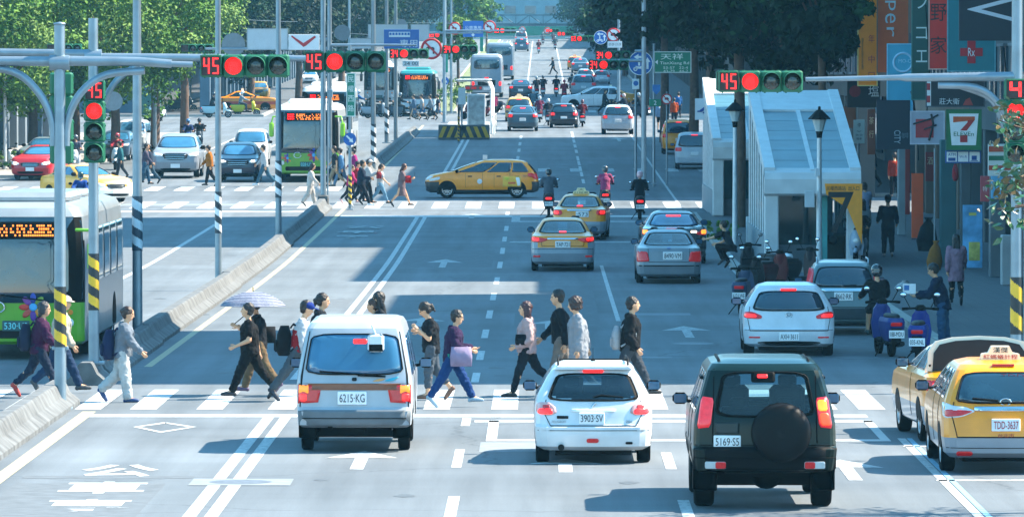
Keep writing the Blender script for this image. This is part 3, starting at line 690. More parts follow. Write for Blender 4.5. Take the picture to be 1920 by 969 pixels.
def phone(J, sd, label='dark mobile phone', color='#15171a'):
    k = J['k']; c = J[sd+'wr']+J[sd+'fd']*.085*k; M = J['M']; t = MB(); t.bbox((0, 0, .03), (.07, .012, .14), .01)
    o = t.build('mobile_phone', mat(color, .3), None, M @ c, M.to_euler().z); return tag(o, label, 'phone')
# ================================================================ scooters
def scooter(label, loc, rz, color, plate='', lit=True, group=None, box=None, lean=0):
    r = empty('scooter', loc, rz, label, 'scooter', group); pm = mat(color, .45, 0, .1, .06, 4, spec=.2, name='scooter_paint')
    if lean: r.rotation_euler.y = R(lean)
    wb, wr = 1.27, .235
    for y in (0, wb):
        o = link(wheel_mesh(wr, .11), 'wheel', r, (0, y, wr)); link(rim_mesh(wr, .11, 5, ALLOY), 'rim', o)
    sh = Shell([(.30, -.22, .30, .10, .05), (.38, -.36, .40, .14, .07), (.55, -.46, .48, .175, .09), (.68, -.52, .50, .18, .09), (.76, -.50, .48, .15, .08)], bow=.05, dz=.06, nx=6, ny=8)
    link(sh.body([pm]), 'rear_cowl', r); c = Car.__new__(Car); c.root = r; c.sh = sh
    t = MB(); rings(t, [((0, 0, .75), .13, .5, 0), ((0, -.0, .80), .135, .48, 0), ((0, 0, .83), .10, .42, 0)]); t.build('seat', mat('#17181a', .6), r)
    t = MB(); t.bbox((0, .68, .30), (.3, .52, .1), .03); t.box((0, .2, .3), (.12, 1.0, .1)); t.tube([(.0, -.02, .3), (-.14, -.02, .24)], .03); t.build('floorboard', BLACK, r)
    t = MB(); t.prism([(-.17, .32), (.17, .32), (.21, .6), (.16, .9), (.1, .98), (-.1, .98), (-.16, .9), (-.21, .6)], .95, 1.03); rings(t, [((0, 1.05, .5), .13, .1, 0), ((0, 1.08, .7), .17, .13, 0), ((0, 1.02, .92), .13, .12, 0), ((0, .98, 1.02), .1, .1, 0)]); t.build('front_apron', pm, r)
    t = MB(); rings(t, [((0, wb-.02, wr+.2), .075, .24, .15), ((0, wb, wr+.26), .06, .18, .15), ((0, wb, wr+.29), .03, .1, .15)]); t.build('front_mudguard', pm, r)
    t = MB(); t.tube([(0, 1.05, .85), (0, 1.25, .25)], .035); t.build('fork', BLACK, r)
    t = MB(); t.tube([(-.34, .86, 1.02), (-.14, .95, 1.03), (.14, .95, 1.03), (.34, .86, 1.02)], .02); t.tube([(-.34, .86, 1.02), (-.24, .9, 1.025)], .028); t.tube([(.34, .86, 1.02), (.24, .9, 1.025)], .028); t.bbox((0, .95, 1.03), (.2, .16, .13), .04); t.build('handlebar', BLACK, r)
    for s in (-1, 1):
        t = MB(); t.tube([(s*.2, .92, 1.05), (s*.27, .9, 1.18), (s*.31, .88, 1.26)], .009, 6); t.ell((s*.32, .87, 1.29), (.07, .02, .05), 12, 8); o = t.build('mirror', BLACK, r)
        t = MB(); t.ell((s*.32, .857, 1.29), (.06, .012, .042), 12, 6); t.build('mirror_glass', mat('#c9d8e0', .08, .9), o)
    t = MB(); t.ell((0, 1.16, .72), (.1, .06, .08), 12, 8); t.build('headlight', CLEARL, r)
    c.patch('rear', rrect(0, .64, .22, .075, .025), REDLIT if lit else REDLENS, 'tail_light', .015)
    t = MB(); t.prism([(-.1, .56), (.1, .56), (.09, .3), (-.09, .3)], -.5, -.46); t.build('rear_mudguard', BLACK, r)
    t = MB(); t.box((0, -.515, .45), (.3, .014, .15)); pl = t.build('licence_plate', PLATE, r)
    if plate: t = MB(); put_text(t, plate, (0, -.523, .45), .26, .09); t.build('lettering', INK, pl)
    t = MB(); t.tube([(.13, -.42, .26), (.14, .1, .22)], .05); t.build('exhaust', DKGREY, r)
    t = MB(); t.tube([(-.1, .2, .28), (-.3, .1, .01)], .014, 6); t.build('kickstand', BLACK, r)
    if box:
        t = MB(); t.bbox((0, -.42, 1.0), (.38, .34, .32), .05); t.build('top_box', mat(box, .5), r)
    return r
RIDE = dict(lean=10, head=(0, 4), LL=(74, 72), RL=(74, 72), LA=(42, 28, 16), RA=(42, 28, 16), spread=9, curl=60)
def rider(label, sloc, rz, dy=.18, h=1.62, **kw):
    """seated on the scooter standing at sloc"""
    d = Matrix.Rotation(rz, 3, 'Z') @ Vector((0, dy, 0)); loc = Vector(sloc)+d
    pose = dict(RIDE); pose.update(kw.pop('pose', {}))
    return person(label, loc, rz, h, pose, seat=.80+.06*h, **kw)
# ================================================================ street furniture
LEDRED = lamp((1,.02,.018), .85); LEDDIM = lamp((.45,.003,.003), .22); LENSOFF = mat('#2a332f', .2, 0, .4, .4, 25, name='dark_lens')
LEDAMB = lamp((1,.22,.02), .8)
def lens_geo(r, lit, rings_=5):
    mb = MB(); mb.lathe([(0, -.03), (r*.5, -.026), (r, -.005), (r, .02)], axis='Y', n=24, mi=0)
    if lit:
        for k in range(rings_+1):
            rr = r*.9*k/rings_; n = max(1, int(6*k))
            for i in range(n):
                a = 2*math.pi*i/n; mb.ell((rr*math.cos(a), -.034+.024*(rr/r)**2, rr*math.sin(a)), (r*.072, .006, r*.072), 6, 4, 1)
    return mb
_L = {}
def traffic_light(label, c, digits='45', n=3, vertical=False, s=1.0, rz=0, lit=0, group=None, back=False, simple=False):
    """signal head centred at c; faces -Y. countdown box first, then red, amber, green"""
    r = empty('traffic_light', c, rz, label, 'traffic light', group); r.scale = (s, s, s)
    cell = .365; cells = n+(1 if digits else 0); L = cell*cells; hw = .185
    mb = MB()
    def at(i): q = -L/2+cell*(i+.5); return (0, 0, -q) if vertical else (q, 0, 0)
    for i in range(cells):
        x, y, z = at(i); mb.bbox((x, .06, z), (cell*.985, .2, hw*2) if not vertical else (hw*2, .2, cell*.985), .03)
        for q in (-1, 1):
            mb.tube([(x+q*cell*.3, .06, z-.2), (x+q*cell*.3, .06, z+.2)] if not vertical else [(x-.2, .06, z+q*cell*.3), (x+.2, .06, z+q*cell*.3)], .016, 6)
    mb.build('housing', SIGGREEN, r)
    k = 0
    if digits:
        x, y, z = at(0); mb = MB(); mb.box((x, -.045, z), (.31, .02, .31)); d = mb.build('countdown_display', mat('#2a0f12', .4, var=0), r)
        if not back: mb = MB(); seg_digits(mb, digits, (x, -.055, z), .30, .265, t=.17); mb.build('digits', LEDRED, d)
        mb = MB(); mb.box((x, -.11, z+.17), (.34, .14, .012)); mb.box((x-.165, -.09, z+.02), (.012, .1, .3)); mb.box((x+.165, -.09, z+.02), (.012, .1, .3)); mb.build('visor', SIGGREEN, d)
        k = 1
    for i in range(n):
        x, y, z = at(i+k); on = (i == lit and not back); key = (on,)
        if key not in _L: _L[key] = lens_geo(.145, on).mesh('lens', [LEDDIM if on else LENSOFF, LEDRED])
        l = link(_L[key], 'lens', r, (x, -.04, z))
        mb = MB(); mb.lathe([(.155, -.17), (.162, .0), (.152, .0), (.147, -.17), (.155, -.17)], axis='Y', n=20, a0=R(-200), a1=R(20)); mb.build('visor', SIGGREEN, l)
    return r
def pole(name, label, loc, h, r0, r1, bands=None, group=None, m=GALV, extra=None, foot=True, cat='pole'):
    """bands: (z0, z1, colour a, colour b) of diagonal warning stripes"""
    o = empty(name, loc, 0, label, cat, group); mb = MB(); n = 14
    mb.tube([(0, 0, -.1), (0, 0, h*.5), (0, 0, h)], [r0, (r0+r1)/2, r1], 14)
    if foot: mb.bbox((0, 0, .02), (r0*4, r0*4, .05), .01)
    mb.build('shaft', m, o)
    if bands:
        z0, z1, ca, cb = bands; t = MB(); rr = r0*1.025; turns = max(2, int((z1-z0)/(r0*3.2))); per = (z1-z0)/turns; nz = 24
        vs = []; nn = 40
        cols = int((z1-z0)/(per/nz))
        for j in range(cols+1):
            for i in range(nn): a = 2*math.pi*i/nn; vs.append((rr*math.cos(a), rr*math.sin(a), z0+(z1-z0)*j/cols))
        fs = []; ms = []
        for j in range(cols):
            for i in range(nn):
                k = (i+1) % nn; fs.append((j*nn+i, j*nn+k, j*nn+nn+k, j*nn+nn+i)); ms.append(0 if ((j+.5)/nz+abs(((i+4) % nn)-nn/2+.5)*0+((i+.5)/nn)*1.0) % 1 < .5 else 1)
        t.v = vs; t.f = fs; t.m = ms; t.sm = [True]*len(fs); t.build('warning_band', [mat(ca, .5), mat(cb, .5)], o)
    return o
def smooth_path(pts, n=5):
    pts = [Vector(p) for p in pts]; out = []
    for i in range(len(pts)-1):
        a, b, c, d = pts[max(i-1, 0)], pts[i], pts[i+1], pts[min(i+2, len(pts)-1)]
        for k in range(n): t = k/n; out.append(.5*(2*b+(c-a)*t+(2*a-5*b+4*c-d)*t*t+(3*b-a-3*c+d)*t*t*t))
    return out+[pts[-1]]
def arm(o, pts, r, name='mast_arm', m=GALV, flanges=()):
    mb = MB()
    if name == 'brace': pts = smooth_path(pts)
    mb.tube(pts, r, 12)
    for p, d in flanges:
        mb.tube([Vector(p)-Vector(d)*.03, Vector(p)+Vector(d)*.03], (r[0] if isinstance(r, list) else r)*1.7, 12)
    return mb.build(name, m, o)
def board(name, label, c, w, h, color, texts=(), cat='sign', depth=.06, frame=None, rz=0, parts=None, group=None, rough=.5, emit=0, mtl=None):
    """flat sign facing -Y, centred at c; texts: (string, x, z, w, h, colour[, rot])"""
    o = MB().bbox((0, 0, 0), (w, depth, h), .008).build(name, mtl or mat(color, rough, 0, .1, .06, 3, 0, emit), None, c, rz); tag(o, label, cat, group)
    if frame:
        t = MB(); fw = .035
        for x, z, a, b in ((0, h/2-fw/2, w, fw), (0, -h/2+fw/2, w, fw), (-w/2+fw/2, 0, fw, h-2*fw), (w/2-fw/2, 0, fw, h-2*fw)): t.box((x, -depth/2-.006, z), (a, .02, b))
        t.build('frame', mat(frame, .4), o)
    for q in texts:
        t = MB(); put_text(t, q[0], (q[1], -depth/2-.002, q[2]), q[3], q[4], rot=q[6] if len(q) > 6 else 0); t.build('lettering', mat(q[5], .5, var=.04), o)
    if parts:
        for nm, fn, m in parts:
            t = MB(); fn(t, -depth/2); t.build(nm, m, o)
    return o
def disc(mb, x, z, r, y0, y1, mi=0, n=28): mb.prism([(x+r*math.cos(2*math.pi*i/n), z+r*math.sin(2*math.pi*i/n)) for i in range(n)], y0, y1, mi=mi)
def ringp(mb, x, z, r0, r1, y, mi=0, n=28, t=.006):
    mb.lathe([(r0, y), (r0, y-t), (r1, y-t), (r1, y)], (x, 0, z), 'Y', n, mi)
def arrow_poly(x, z, s, rot=0):
    p = [(-.09, -.5), (.09, -.5), (.09, .1), (.26, .1), (0, .5), (-.26, .1), (-.09, .1)]; c, q = math.cos(rot), math.sin(rot)
    return [(x+(a*c-b*q)*s, z+(a*q+b*c)*s) for a, b in p]
def round_sign(name, label, c, r, kind, cat='road sign', group=None):
    o = MB(); disc(o, 0, 0, r, -.01, .01); base = '#1c5fae' if kind.startswith('blue') else ('#6f7b83' if kind == 'blank' else '#e6e9ea')
    o = o.build(name, mat(base, .45), None, c); tag(o, label, cat, group)
    if kind.startswith('no'):
        t = MB(); ringp(t, 0, 0, r*.78, r, -.012)
        M = Matrix.Rotation(R(45), 3, 'Y'); t.box((0, -.026, 0), (r*1.6, .006, r*.17), M=M); t.build('red_ring', mat('#c21f27', .45), o)
        t = MB()
        if kind == 'no_left':
            t.box((r*.2, -.018, -r*.2), (r*.16, .006, r*.55)); t.box((-.02, -.018, r*.08), (r*.5, .006, r*.16)); t.prism([(-r*.52, r*.08), (-r*.2, r*.3), (-r*.2, -r*.14)], -.021, -.015)
        elif kind == 'no_uturn':
            t.lathe([(r*.2, -.014), (r*.2, -.02), (r*.36, -.02), (r*.36, -.014)], (0, 0, r*.1), 'Y', 14, a0=-math.pi, a1=0); t.box((r*.28, -.018, -r*.18), (r*.16, .006, r*.5)); t.prism([(-r*.5, .02), (-r*.06, .02), (-r*.28, -r*.35)], -.021, -.015)
        else:
            t.box((0, -.018, -.0), (r*.75, .006, r*.3)); t.box((r*.06, -.018, r*.2), (r*.4, .006, r*.2))
        t.build('symbol', INK, o)
    elif kind == 'blue_scooter':
        t = MB(); t.prism(arrow_poly(-r*.08, r*.5, r*.95, R(90)), -.018, -.012); t.prism(arrow_poly(r*.56, -.0, r*.95), -.018, -.012)
        for x in (-r*.42, r*.22): ringp(t, x, -r*.48, r*.08, r*.17, -.012)
        t.prism([(-r*.45, -r*.45), (r*.2, -r*.45), (r*.12, -r*.2), (-r*.1, -r*.28), (-r*.4, -r*.22)], -.018, -.012); t.box((-r*.12, -.015, 0), (r*.16, .006, r*.4)); disc(t, -r*.12, r*.22, r*.09, -.018, -.012)
        t.build('symbol', WHITE, o)
        t = MB(); ringp(t, 0, 0, r*.94, r, -.012); t.build('rim', WHITE, o)
    elif kind == 'blue_arrow':
        t = MB(); t.prism(arrow_poly(0, 0, r*1.5, R(-135)), -.018, -.012); t.build('symbol', WHITE, o)
    elif kind == 'blank':
        t = MB(); t.tube([(0, .03, -r), (0, .03, r)], .02, 6); t.build('bracket', GALV, o)
    return o
def lantern(name, label, loc, h=4.2, group=None):
    o = empty(name, loc, 0, label, 'street lamp', group)
    MB().tube([(0, 0, 0), (0, 0, h)], [.085, .06], 10).build('post', mat('#c7ced2', .5, .3), o)
    t = MB(); t.lathe([(0, h), (.07, h), (.08, h+.1), (.1, h+.18), (0, h+.2)], n=10); t.build('collar', BLACK, o)
    t = MB(); t.lathe([(.1, h+.18), (.2, h+.52), (0, h+.53)], n=8, smooth=False); t.build('lamp_glass', mat('#b8c4c4', .3, 0, .3, .1), o)
    t = MB(); t.lathe([(.3, h+.5), (.3, h+.53), (.08, h+.75), (.04, h+.76), (.035, h+.84), (0, h+.86)], n=8, smooth=False); t.build('lamp_hood', BLACK, o)
    return o
# ================================================================ trees
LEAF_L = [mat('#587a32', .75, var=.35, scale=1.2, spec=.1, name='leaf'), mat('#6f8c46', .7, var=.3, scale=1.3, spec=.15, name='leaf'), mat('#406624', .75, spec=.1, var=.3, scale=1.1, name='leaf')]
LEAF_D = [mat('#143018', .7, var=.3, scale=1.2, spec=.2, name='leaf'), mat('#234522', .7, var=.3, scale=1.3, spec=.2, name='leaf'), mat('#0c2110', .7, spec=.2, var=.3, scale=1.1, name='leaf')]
BARK = mat('#5d4a3e', .9, 0, 0, .3, 5, .5, name='bark')
def crown_mesh(seed, rx, ry, rz_, leaves, nclump=55, per=75, size=.26, squash=.8):
    r = random.Random(seed); mb = MB()
    for c in range(nclump):
        while True:
            x, y, z = r.uniform(-1, 1), r.uniform(-1, 1), r.uniform(-1, 1); q = x*x+y*y+z*z
            if .2 < q < 1: break
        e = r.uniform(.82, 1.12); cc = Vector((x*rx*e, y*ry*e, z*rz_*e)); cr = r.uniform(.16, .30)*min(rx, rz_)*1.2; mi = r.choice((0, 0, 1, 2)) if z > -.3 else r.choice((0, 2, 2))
        for i in range(per):
            a, b = r.uniform(0, 6.283), r.uniform(-1, 1); rad = cr*(r.random()**.4); s = math.sqrt(1-b*b)
            p = cc+Vector((rad*s*math.cos(a), rad*s*math.sin(a), rad*b*squash))
            n = (p-cc)/max(cr, .01)*.9+Vector((r.gauss(0, .4), r.gauss(0, .4), r.gauss(.3, .4))); n = n.normalized() if n.length > .01 else Vector((0, 0, 1)); u = n.orthogonal().normalized(); u = Matrix.Rotation(r.uniform(0, 6.28), 3, n) @ u; w = n.cross(u); L = size*r.uniform(.45, 1.6)
            mb.add([p-u*L*.5, p+w*L*.28+n*L*.06, p+u*L*.5, p-w*L*.28+n*L*.06], [(0, 1, 2, 3)], mi if r.random() > .15 else r.randrange(3))
    return mb.mesh('crown', leaves)
_CR = {}
def tree(label, loc, h, rx, rz_, kind='light', seed=1, trunk=.16, group=None, per=75, ncl=55, size=.26, ry=None, lean=0, cat='tree', name='street_tree'):
    o = empty(name, loc, 0, label, cat, group); key = (kind, seed, rx, rz_, ncl, per)
    if key not in _CR: _CR[key] = crown_mesh(seed, rx, ry or rx, rz_, LEAF_L if kind == 'light' else LEAF_D, ncl, per, size)
    r = random.Random(seed*7+3); t = MB(); cz = h-rz_; b = max(1.2, cz-rz_*.75)
    t.tube([(0, 0, -.1), (.05, .02, b*.5), (lean, -.03, b)], [trunk*1.2, trunk, trunk*.85], 10)
    for i in range(6):
        a = i*1.05+r.uniform(0, .5); d = Vector((math.cos(a)*rx*.6, math.sin(a)*rx*.5, cz-b+r.uniform(-.2, .5)*rz_)); p0 = Vector((lean, -.03, b-.1))
        t.tube([p0, p0+d*.5+Vector((0, 0, .2)), p0+d], [trunk*.6, trunk*.35, trunk*.12], 6)
    t.build('trunk', BARK, o); link(_CR[key], 'crown', o, (lean, 0, cz), r.uniform(0, 6.28))
    return o
def shrub(label, loc, r_, h, kind='light', seed=3, group=None):
    o = empty('shrub', loc, 0, label, 'shrub', group); key = ('s', kind, seed, r_, h)
    if key not in _CR: _CR[key] = crown_mesh(seed, r_, r_, h/2, LEAF_L if kind == 'light' else LEAF_D, 16, 45, .14)
    link(_CR[key], 'foliage', o, (0, 0, h/2)); return o
# ================================================================ buses
def bus(label, loc, rz, base, L=11.5, W=2.5, H=3.05, front=True, roof=True, top='#e6ebee', led=True, flower=False, plate='', group=None, rear=False, side='#a9b3ba', mirrors='#7fc225', ledtext=None, air=True):
    c = Car('city_bus', label, 'bus', loc, rz, Shell([(.30, -2.8, L-2.95, W/2-.06, .2), (.36, -2.95, L-2.85, W/2, .22), (1.2, -2.98, L-2.8, W/2, .24), (2.3, -2.95, L-2.86, W/2-.01, .24), (2.75, -2.9, L-2.95, W/2-.05, .26), (2.92, -2.8, L-3.08, W/2-.14, .3), (3.0, -2.5, L-3.4, W/2-.4, .3)], bow=.1, dz=.1, nx=14, ny=30), group)
    k = H/3.0
    pb, pt, ps = paint(base), paint(top), paint(side)
    def mi(x, y, z): return 1 if z > 2.72 else (2 if (abs(x) > W/2-.06 and y < L-3.12) else (0 if z < 1.12 or not front else 3))
    link(c.sh.body([pb, pt, ps, BLACK], mi), 'body', c.root); fy = L-2.8
    if front:
        w = c.patch('front', soften([(W/2-.03, 1.1), (W/2-.02, 1.9), (W/2-.07, 2.74), (-W/2+.07, 2.74), (-W/2+.02, 1.9), (-W/2+.03, 1.1)], 2, .08), GLASS, 'windscreen', .012)
        if led:
            t = MB(); t.bbox((0, fy+.005, 2.5), (W*.7, .05, .32), .02); d = t.build('route_display', BLACK, c.root)
            r = random.Random(int(L*100)+len(label)); t = MB()
            if ledtext: put_text(t, ledtext, (0, fy+.032, 2.5), W*.5, .2, mi=1, face='+Y')
            else:
                for q in range(3):
                    for u in range(2):
                        for e in range(3): t.box((W*.3-q*.1, fy+.035, 2.42+e*.08), (.075, .01, .03), 0)
                for q in range(26):
                    for e in range(4):
                        if r.random() < .62: t.box((W*.3-.36-q*.042, fy+.035, 2.4+e*.062), (.03, .01, .036), 1)
            t.build('led_lettering', [LEDRED, LEDAMB], d)
        for s in (-1, 1):
            c.patch('front', [(s*a, b) for a, b in rrect(W/2-.28, .72, .16, .16, .07)], CLEARL, 'headlight', .012); c.patch('front', [(s*a, b) for a, b in rrect(W/2-.26, .92, .1, .1, .05)], ORLIT if s > 2 else mat('#d97b25', .3), 'indicator', .012)
        c.patch('front', rrect(0, .5, W*.7, .16, .05), DKGREY, 'bumper_strip', .01)
        c.plate(plate, .05, .66, .52, .2, mat('#6fd0d8', .4, var=0), 'front', mat('#0f4a50', .4))
        t = MB(); t.tube([(-.5, fy+.03, 1.15), (.3, fy+.05, 1.25), (.9, fy+.03, 1.2)], .014, 6); t.build('wiper', BLACK, c.root)
        for s in (-1, 1):
            t = MB(); t.bbox((s*(W/2+.18), fy+.12, 2.0), (.2, .14, .56), .05); t.tube([(s*(W/2-.15), fy-.05, 2.5), (s*(W/2+.12), fy+.1, 2.5), (s*(W/2+.18), fy+.12, 2.25)], .035, 8); t.build('wing_mirror', paint(mirrors), c.root)
    if rear:
        c.patch('rear', soften([(W/2-.25, 1.95), (W/2-.3, 2.6), (-W/2+.3, 2.6), (-W/2+.25, 1.95)], 2, .12), GLASS, 'rear_window', .012)
        for s in (-1, 1): c.patch('rear', [(s*a, b) for a, b in rrect(W/2-.2, .95, .18, .3, .06)], REDLIT, 'tail_light', .012)
        c.patch('rear', rrect(0, 1.35, .3, .08, .03), REDLIT, 'brake_light', .012)
        c.patch('rear', rrect(0, 1.0, W*.55, .4, .05), DKGREY, 'engine_grille', .01); c.plate(plate, 0, .6, .5, .18)
    if flower:
        for fx, fz, sc in ((-.28, 1.02, 1), (.85, .9, .7)):
            f = None
            for i, cc in enumerate(('#c63a2e', '#7d3f92', '#2d3f98', '#7a8f2a', '#3d9a4a', '#d98a2a', '#5a2f8a', '#b5473a')):
                a = i*math.pi/4; q = [(fx+(math.cos(a)*.17+math.cos(t)*.105*math.cos(a)-math.sin(t)*.06*math.sin(a))*sc, fz+(math.sin(a)*.17+math.cos(t)*.105*math.sin(a)+math.sin(t)*.06*math.cos(a))*sc) for t in [j*math.pi/5 for j in range(10)]]
                c.patch('front', q, mat(cc, .5), 'petal', .012, rings=2)
            c.patch('front', rrect(fx, fz, .15*sc, .15*sc, .07), mat('#4aa0d8', .5), 'flower_centre', .018, rings=2)
        t = MB(); t.lathe([(.14, 0), (.14, .012), (.17, .012), (.17, 0)], (.42, 0, 0), 'Y', 24); t.v = [(x, L-2.78-y, 1.02+z*.7) for x, y, z in t.v]; t.build('badge', CHROME, c.root)
    n = 5
    for sd in ('left', 'right'):
        for i in range(n):
            y0 = -2.6+(L-1.2)*i/n*.95; y1 = y0+(L-1.2)/n*.9
            if i == n-1 and not front: pass
            c.patch(sd, rrect((y0+y1)/2, 1.95, y1-y0, 1.05, .08), GLASS, 'side_window', .01)
    c.arches((0, L-5.6), .48); c.wheels((0, L-5.6), W/2-.16, .48, .27, 8)
    un = MB(); un.box((0, 2.5, .34), (W*.8, L*.6, .16)); un.build('underbody', BLACK, c.root)
    if roof and air:
        t = MB(); t.bbox((0, L*.42, 3.06), (W*.66, 3.2, .24), .09); t.bbox((0, L*.02, 3.04), (W*.6, 1.8, .2), .08); t.build('roof_unit', pt, c.root)
    c.root.scale = (1, 1, k)
    return c
# ================================================================ camera, light, air
cam = bpy.data.objects.new('camera', bpy.data.cameras.new('camera')); COL.objects.link(cam); SC.camera = cam
cam.location = (0, 0, HC); cam.data.sensor_width = 36; cam.data.lens = 36*F/1920; cam.data.clip_start = 1; cam.data.clip_end = 9000
cam.rotation_euler = Vector(((960-VX)/F, 1, -(484.5-VY)/F)).to_track_quat('-Z', 'Y').to_euler()
SUN = Vector((.87, .21, 1.0)).normalized()
w = bpy.data.worlds.new('World'); SC.world = w; w.use_nodes = True; nt = w.node_tree; bg = nt.nodes['Background']
sky = nt.nodes.new('ShaderNodeTexSky'); sky.sky_type = 'NISHITA'; sky.sun_disc = False
sky.sun_elevation = math.asin(SUN.z); sky.sun_rotation = math.atan2(SUN.x, SUN.y); sky.ozone_density = 4.0; sky.air_density = 1.0; sky.dust_density = .4; sky.altitude = 0
hs = nt.nodes.new('ShaderNodeHueSaturation'); hs.inputs['Saturation'].default_value = SKY_SAT; hs.inputs['Hue'].default_value = SKY_HUE
nt.links.new(sky.outputs[0], hs.inputs['Color']); nt.links.new(hs.outputs[0], bg.inputs['Color']); bg.inputs['Strength'].default_value = SKY_STR
sl = bpy.data.lights.new('sun', 'SUN'); sl.energy = SUN_STR; sl.angle = R(.5); sl.color = (1, .87, .7); so = bpy.data.objects.new('sun', sl); COL.objects.link(so); so.rotation_euler = SUN.to_track_quat('Z', 'Y').to_euler(); so.location = (50, 60, 80)
vs_ = SC.view_settings; vs_.view_transform = 'Standard'; vs_.look = 'None'; vs_.gamma = 1; vs_.exposure = EXPOSURE; vs_.use_curve_mapping = False
SC.cycles.volume_bounces = 0; SC.cycles.max_bounces = 6; SC.cycles.transparent_max_bounces = 12; SC.cycles.use_adaptive_sampling = True; SC.cycles.adaptive_threshold = .01; SC.render.filter_size = 1.0; SC.cycles.use_denoising = True; SC.cycles.caustics_reflective = False; SC.cycles.caustics_refractive = False
if HAZE > 0:
    hz = MB().box((0, 750, 45), (700, 1700, 130)).build('haze', None); hz.data.materials.clear()
    m = bpy.data.materials.new('haze'); m.use_nodes = True; t = m.node_tree; t.nodes.remove(t.nodes['Principled BSDF']); pv = t.nodes.new('ShaderNodeVolumePrincipled')
    pv.inputs['Density'].default_value = HAZE; pv.inputs['Color'].default_value = (.25, .7, 1.0, 1); pv.inputs['Anisotropy'].default_value = .0
    t.links.new(pv.outputs[0], t.nodes['Material Output'].inputs['Volume']); hz.data.materials.append(m); tag(hz, 'pale blue haze filling the air above the road', None, None, 'stuff')
# ================================================================ ground
def asphalt():
    m = bpy.data.materials.new('asphalt'); m.use_nodes = True; nt = m.node_tree; b = nt.nodes['Principled BSDF']; b.inputs['Roughness'].default_value = .78; b.inputs['Specular IOR Level'].default_value = .35
    tc = nt.nodes.new('ShaderNodeTexCoord')
    def nz(sc, det=6, vec=None, rough=.6):
        n = nt.nodes.new('ShaderNodeTexNoise'); n.inputs['Scale'].default_value = sc; n.inputs['Detail'].default_value = det; n.inputs['Roughness'].default_value = rough; nt.links.new(vec or tc.outputs['Object'], n.inputs['Vector']); return n
    mp = nt.nodes.new('ShaderNodeMapping'); mp.inputs['Scale'].default_value = (1.3, .05, 1); nt.links.new(tc.outputs['Object'], mp.inputs['Vector'])
    mq = nt.nodes.new('ShaderNodeMapping'); mq.inputs['Scale'].default_value = (.12, .5, 1); nt.links.new(tc.outputs['Object'], mq.inputs['Vector'])
    a = nz(1, 5, mp.outputs[0]); c = nz(.35, 8, mq.outputs[0]); d = nz(45, 4)
    def rng(n, lo, hi):
        r = nt.nodes.new('ShaderNodeMapRange'); r.inputs['From Min'].default_value = .3; r.inputs['From Max'].default_value = .7; r.inputs['To Min'].default_value = lo; r.inputs['To Max'].default_value = hi; nt.links.new(n.outputs['Fac'], r.inputs['Value']); return r.outputs[0]
    def mul(x, y):
        q = nt.nodes.new('ShaderNodeMath'); q.operation = 'MULTIPLY'; nt.links.new(x, q.inputs[0]); nt.links.new(y, q.inputs[1]); return q.outputs[0]
    v = mul(mul(rng(a, .74, 1.18), rng(c, .74, 1.18)), rng(d, .8, 1.2))
    # thin tar cracks and repair seams
    vo = nt.nodes.new('ShaderNodeTexVoronoi'); vo.feature = 'DISTANCE_TO_EDGE'; vo.inputs['Scale'].default_value = .11; vo.inputs['Randomness'].default_value = 1
    wn = nz(.8, 4); mxv = nt.nodes.new('ShaderNodeMixRGB'); mxv.blend_type = 'ADD'; mxv.inputs[0].default_value = .9; nt.links.new(tc.outputs['Object'], mxv.inputs[1]); nt.links.new(wn.outputs['Color'], mxv.inputs[2]); nt.links.new(mxv.outputs[0], vo.inputs['Vector'])
    cr = nt.nodes.new('ShaderNodeMapRange'); cr.inputs['From Min'].default_value = .001; cr.inputs['From Max'].default_value = .005; cr.inputs['To Min'].default_value = .72; cr.inputs['To Max'].default_value = 1; nt.links.new(vo.outputs['Distance'], cr.inputs['Value'])
    v = mul(v, cr.outputs[0])
    cb = nt.nodes.new('ShaderNodeMixRGB'); cb.blend_type = 'MULTIPLY'; cb.inputs[0].default_value = 1; cb.inputs[1].default_value = (*ASPH, 1); nt.links.new(v, cb.inputs[2]); nt.links.new(cb.outputs[0], b.inputs['Base Color'])
    bp = nt.nodes.new('ShaderNodeBump'); bp.inputs['Strength'].default_value = .25; bp.inputs['Distance'].default_value = .01; nt.links.new(d.outputs['Fac'], bp.inputs['Height']); nt.links.new(bp.outputs[0], b.inputs['Normal'])
    return m
def strip(mb, x0, x1, y0, y1, dz, step=4, mi=0, nx=1):
    n = max(1, int(math.ceil((y1-y0)/step))); vs = []; fs = []
    for j in range(n+1):
        y = y0+(y1-y0)*j/n
        for i in range(nx+1): vs.append((x0+(x1-x0)*i/nx, y, gz(y)+dz))
    for j in range(n):
        for i in range(nx): k = nx+1; fs.append((j*k+i, j*k+i+1, j*k+k+i+1, j*k+k+i))
    return mb.add(vs, fs, mi)
g = MB(); ys = list(range(-400, 60, 40))+list(range(60, 1100, 5))+list(range(1100, 5001, 100))
vs = [(x, y, gz(y)) for y in ys for x in (-1500, -60, 60, 1500)]; g.add(vs, [(j*4+i, j*4+i+1, j*4+5+i, j*4+4+i) for j in range(len(ys)-1) for i in range(3)], 0)
g.build('road', asphalt())['kind'] = 'structure'
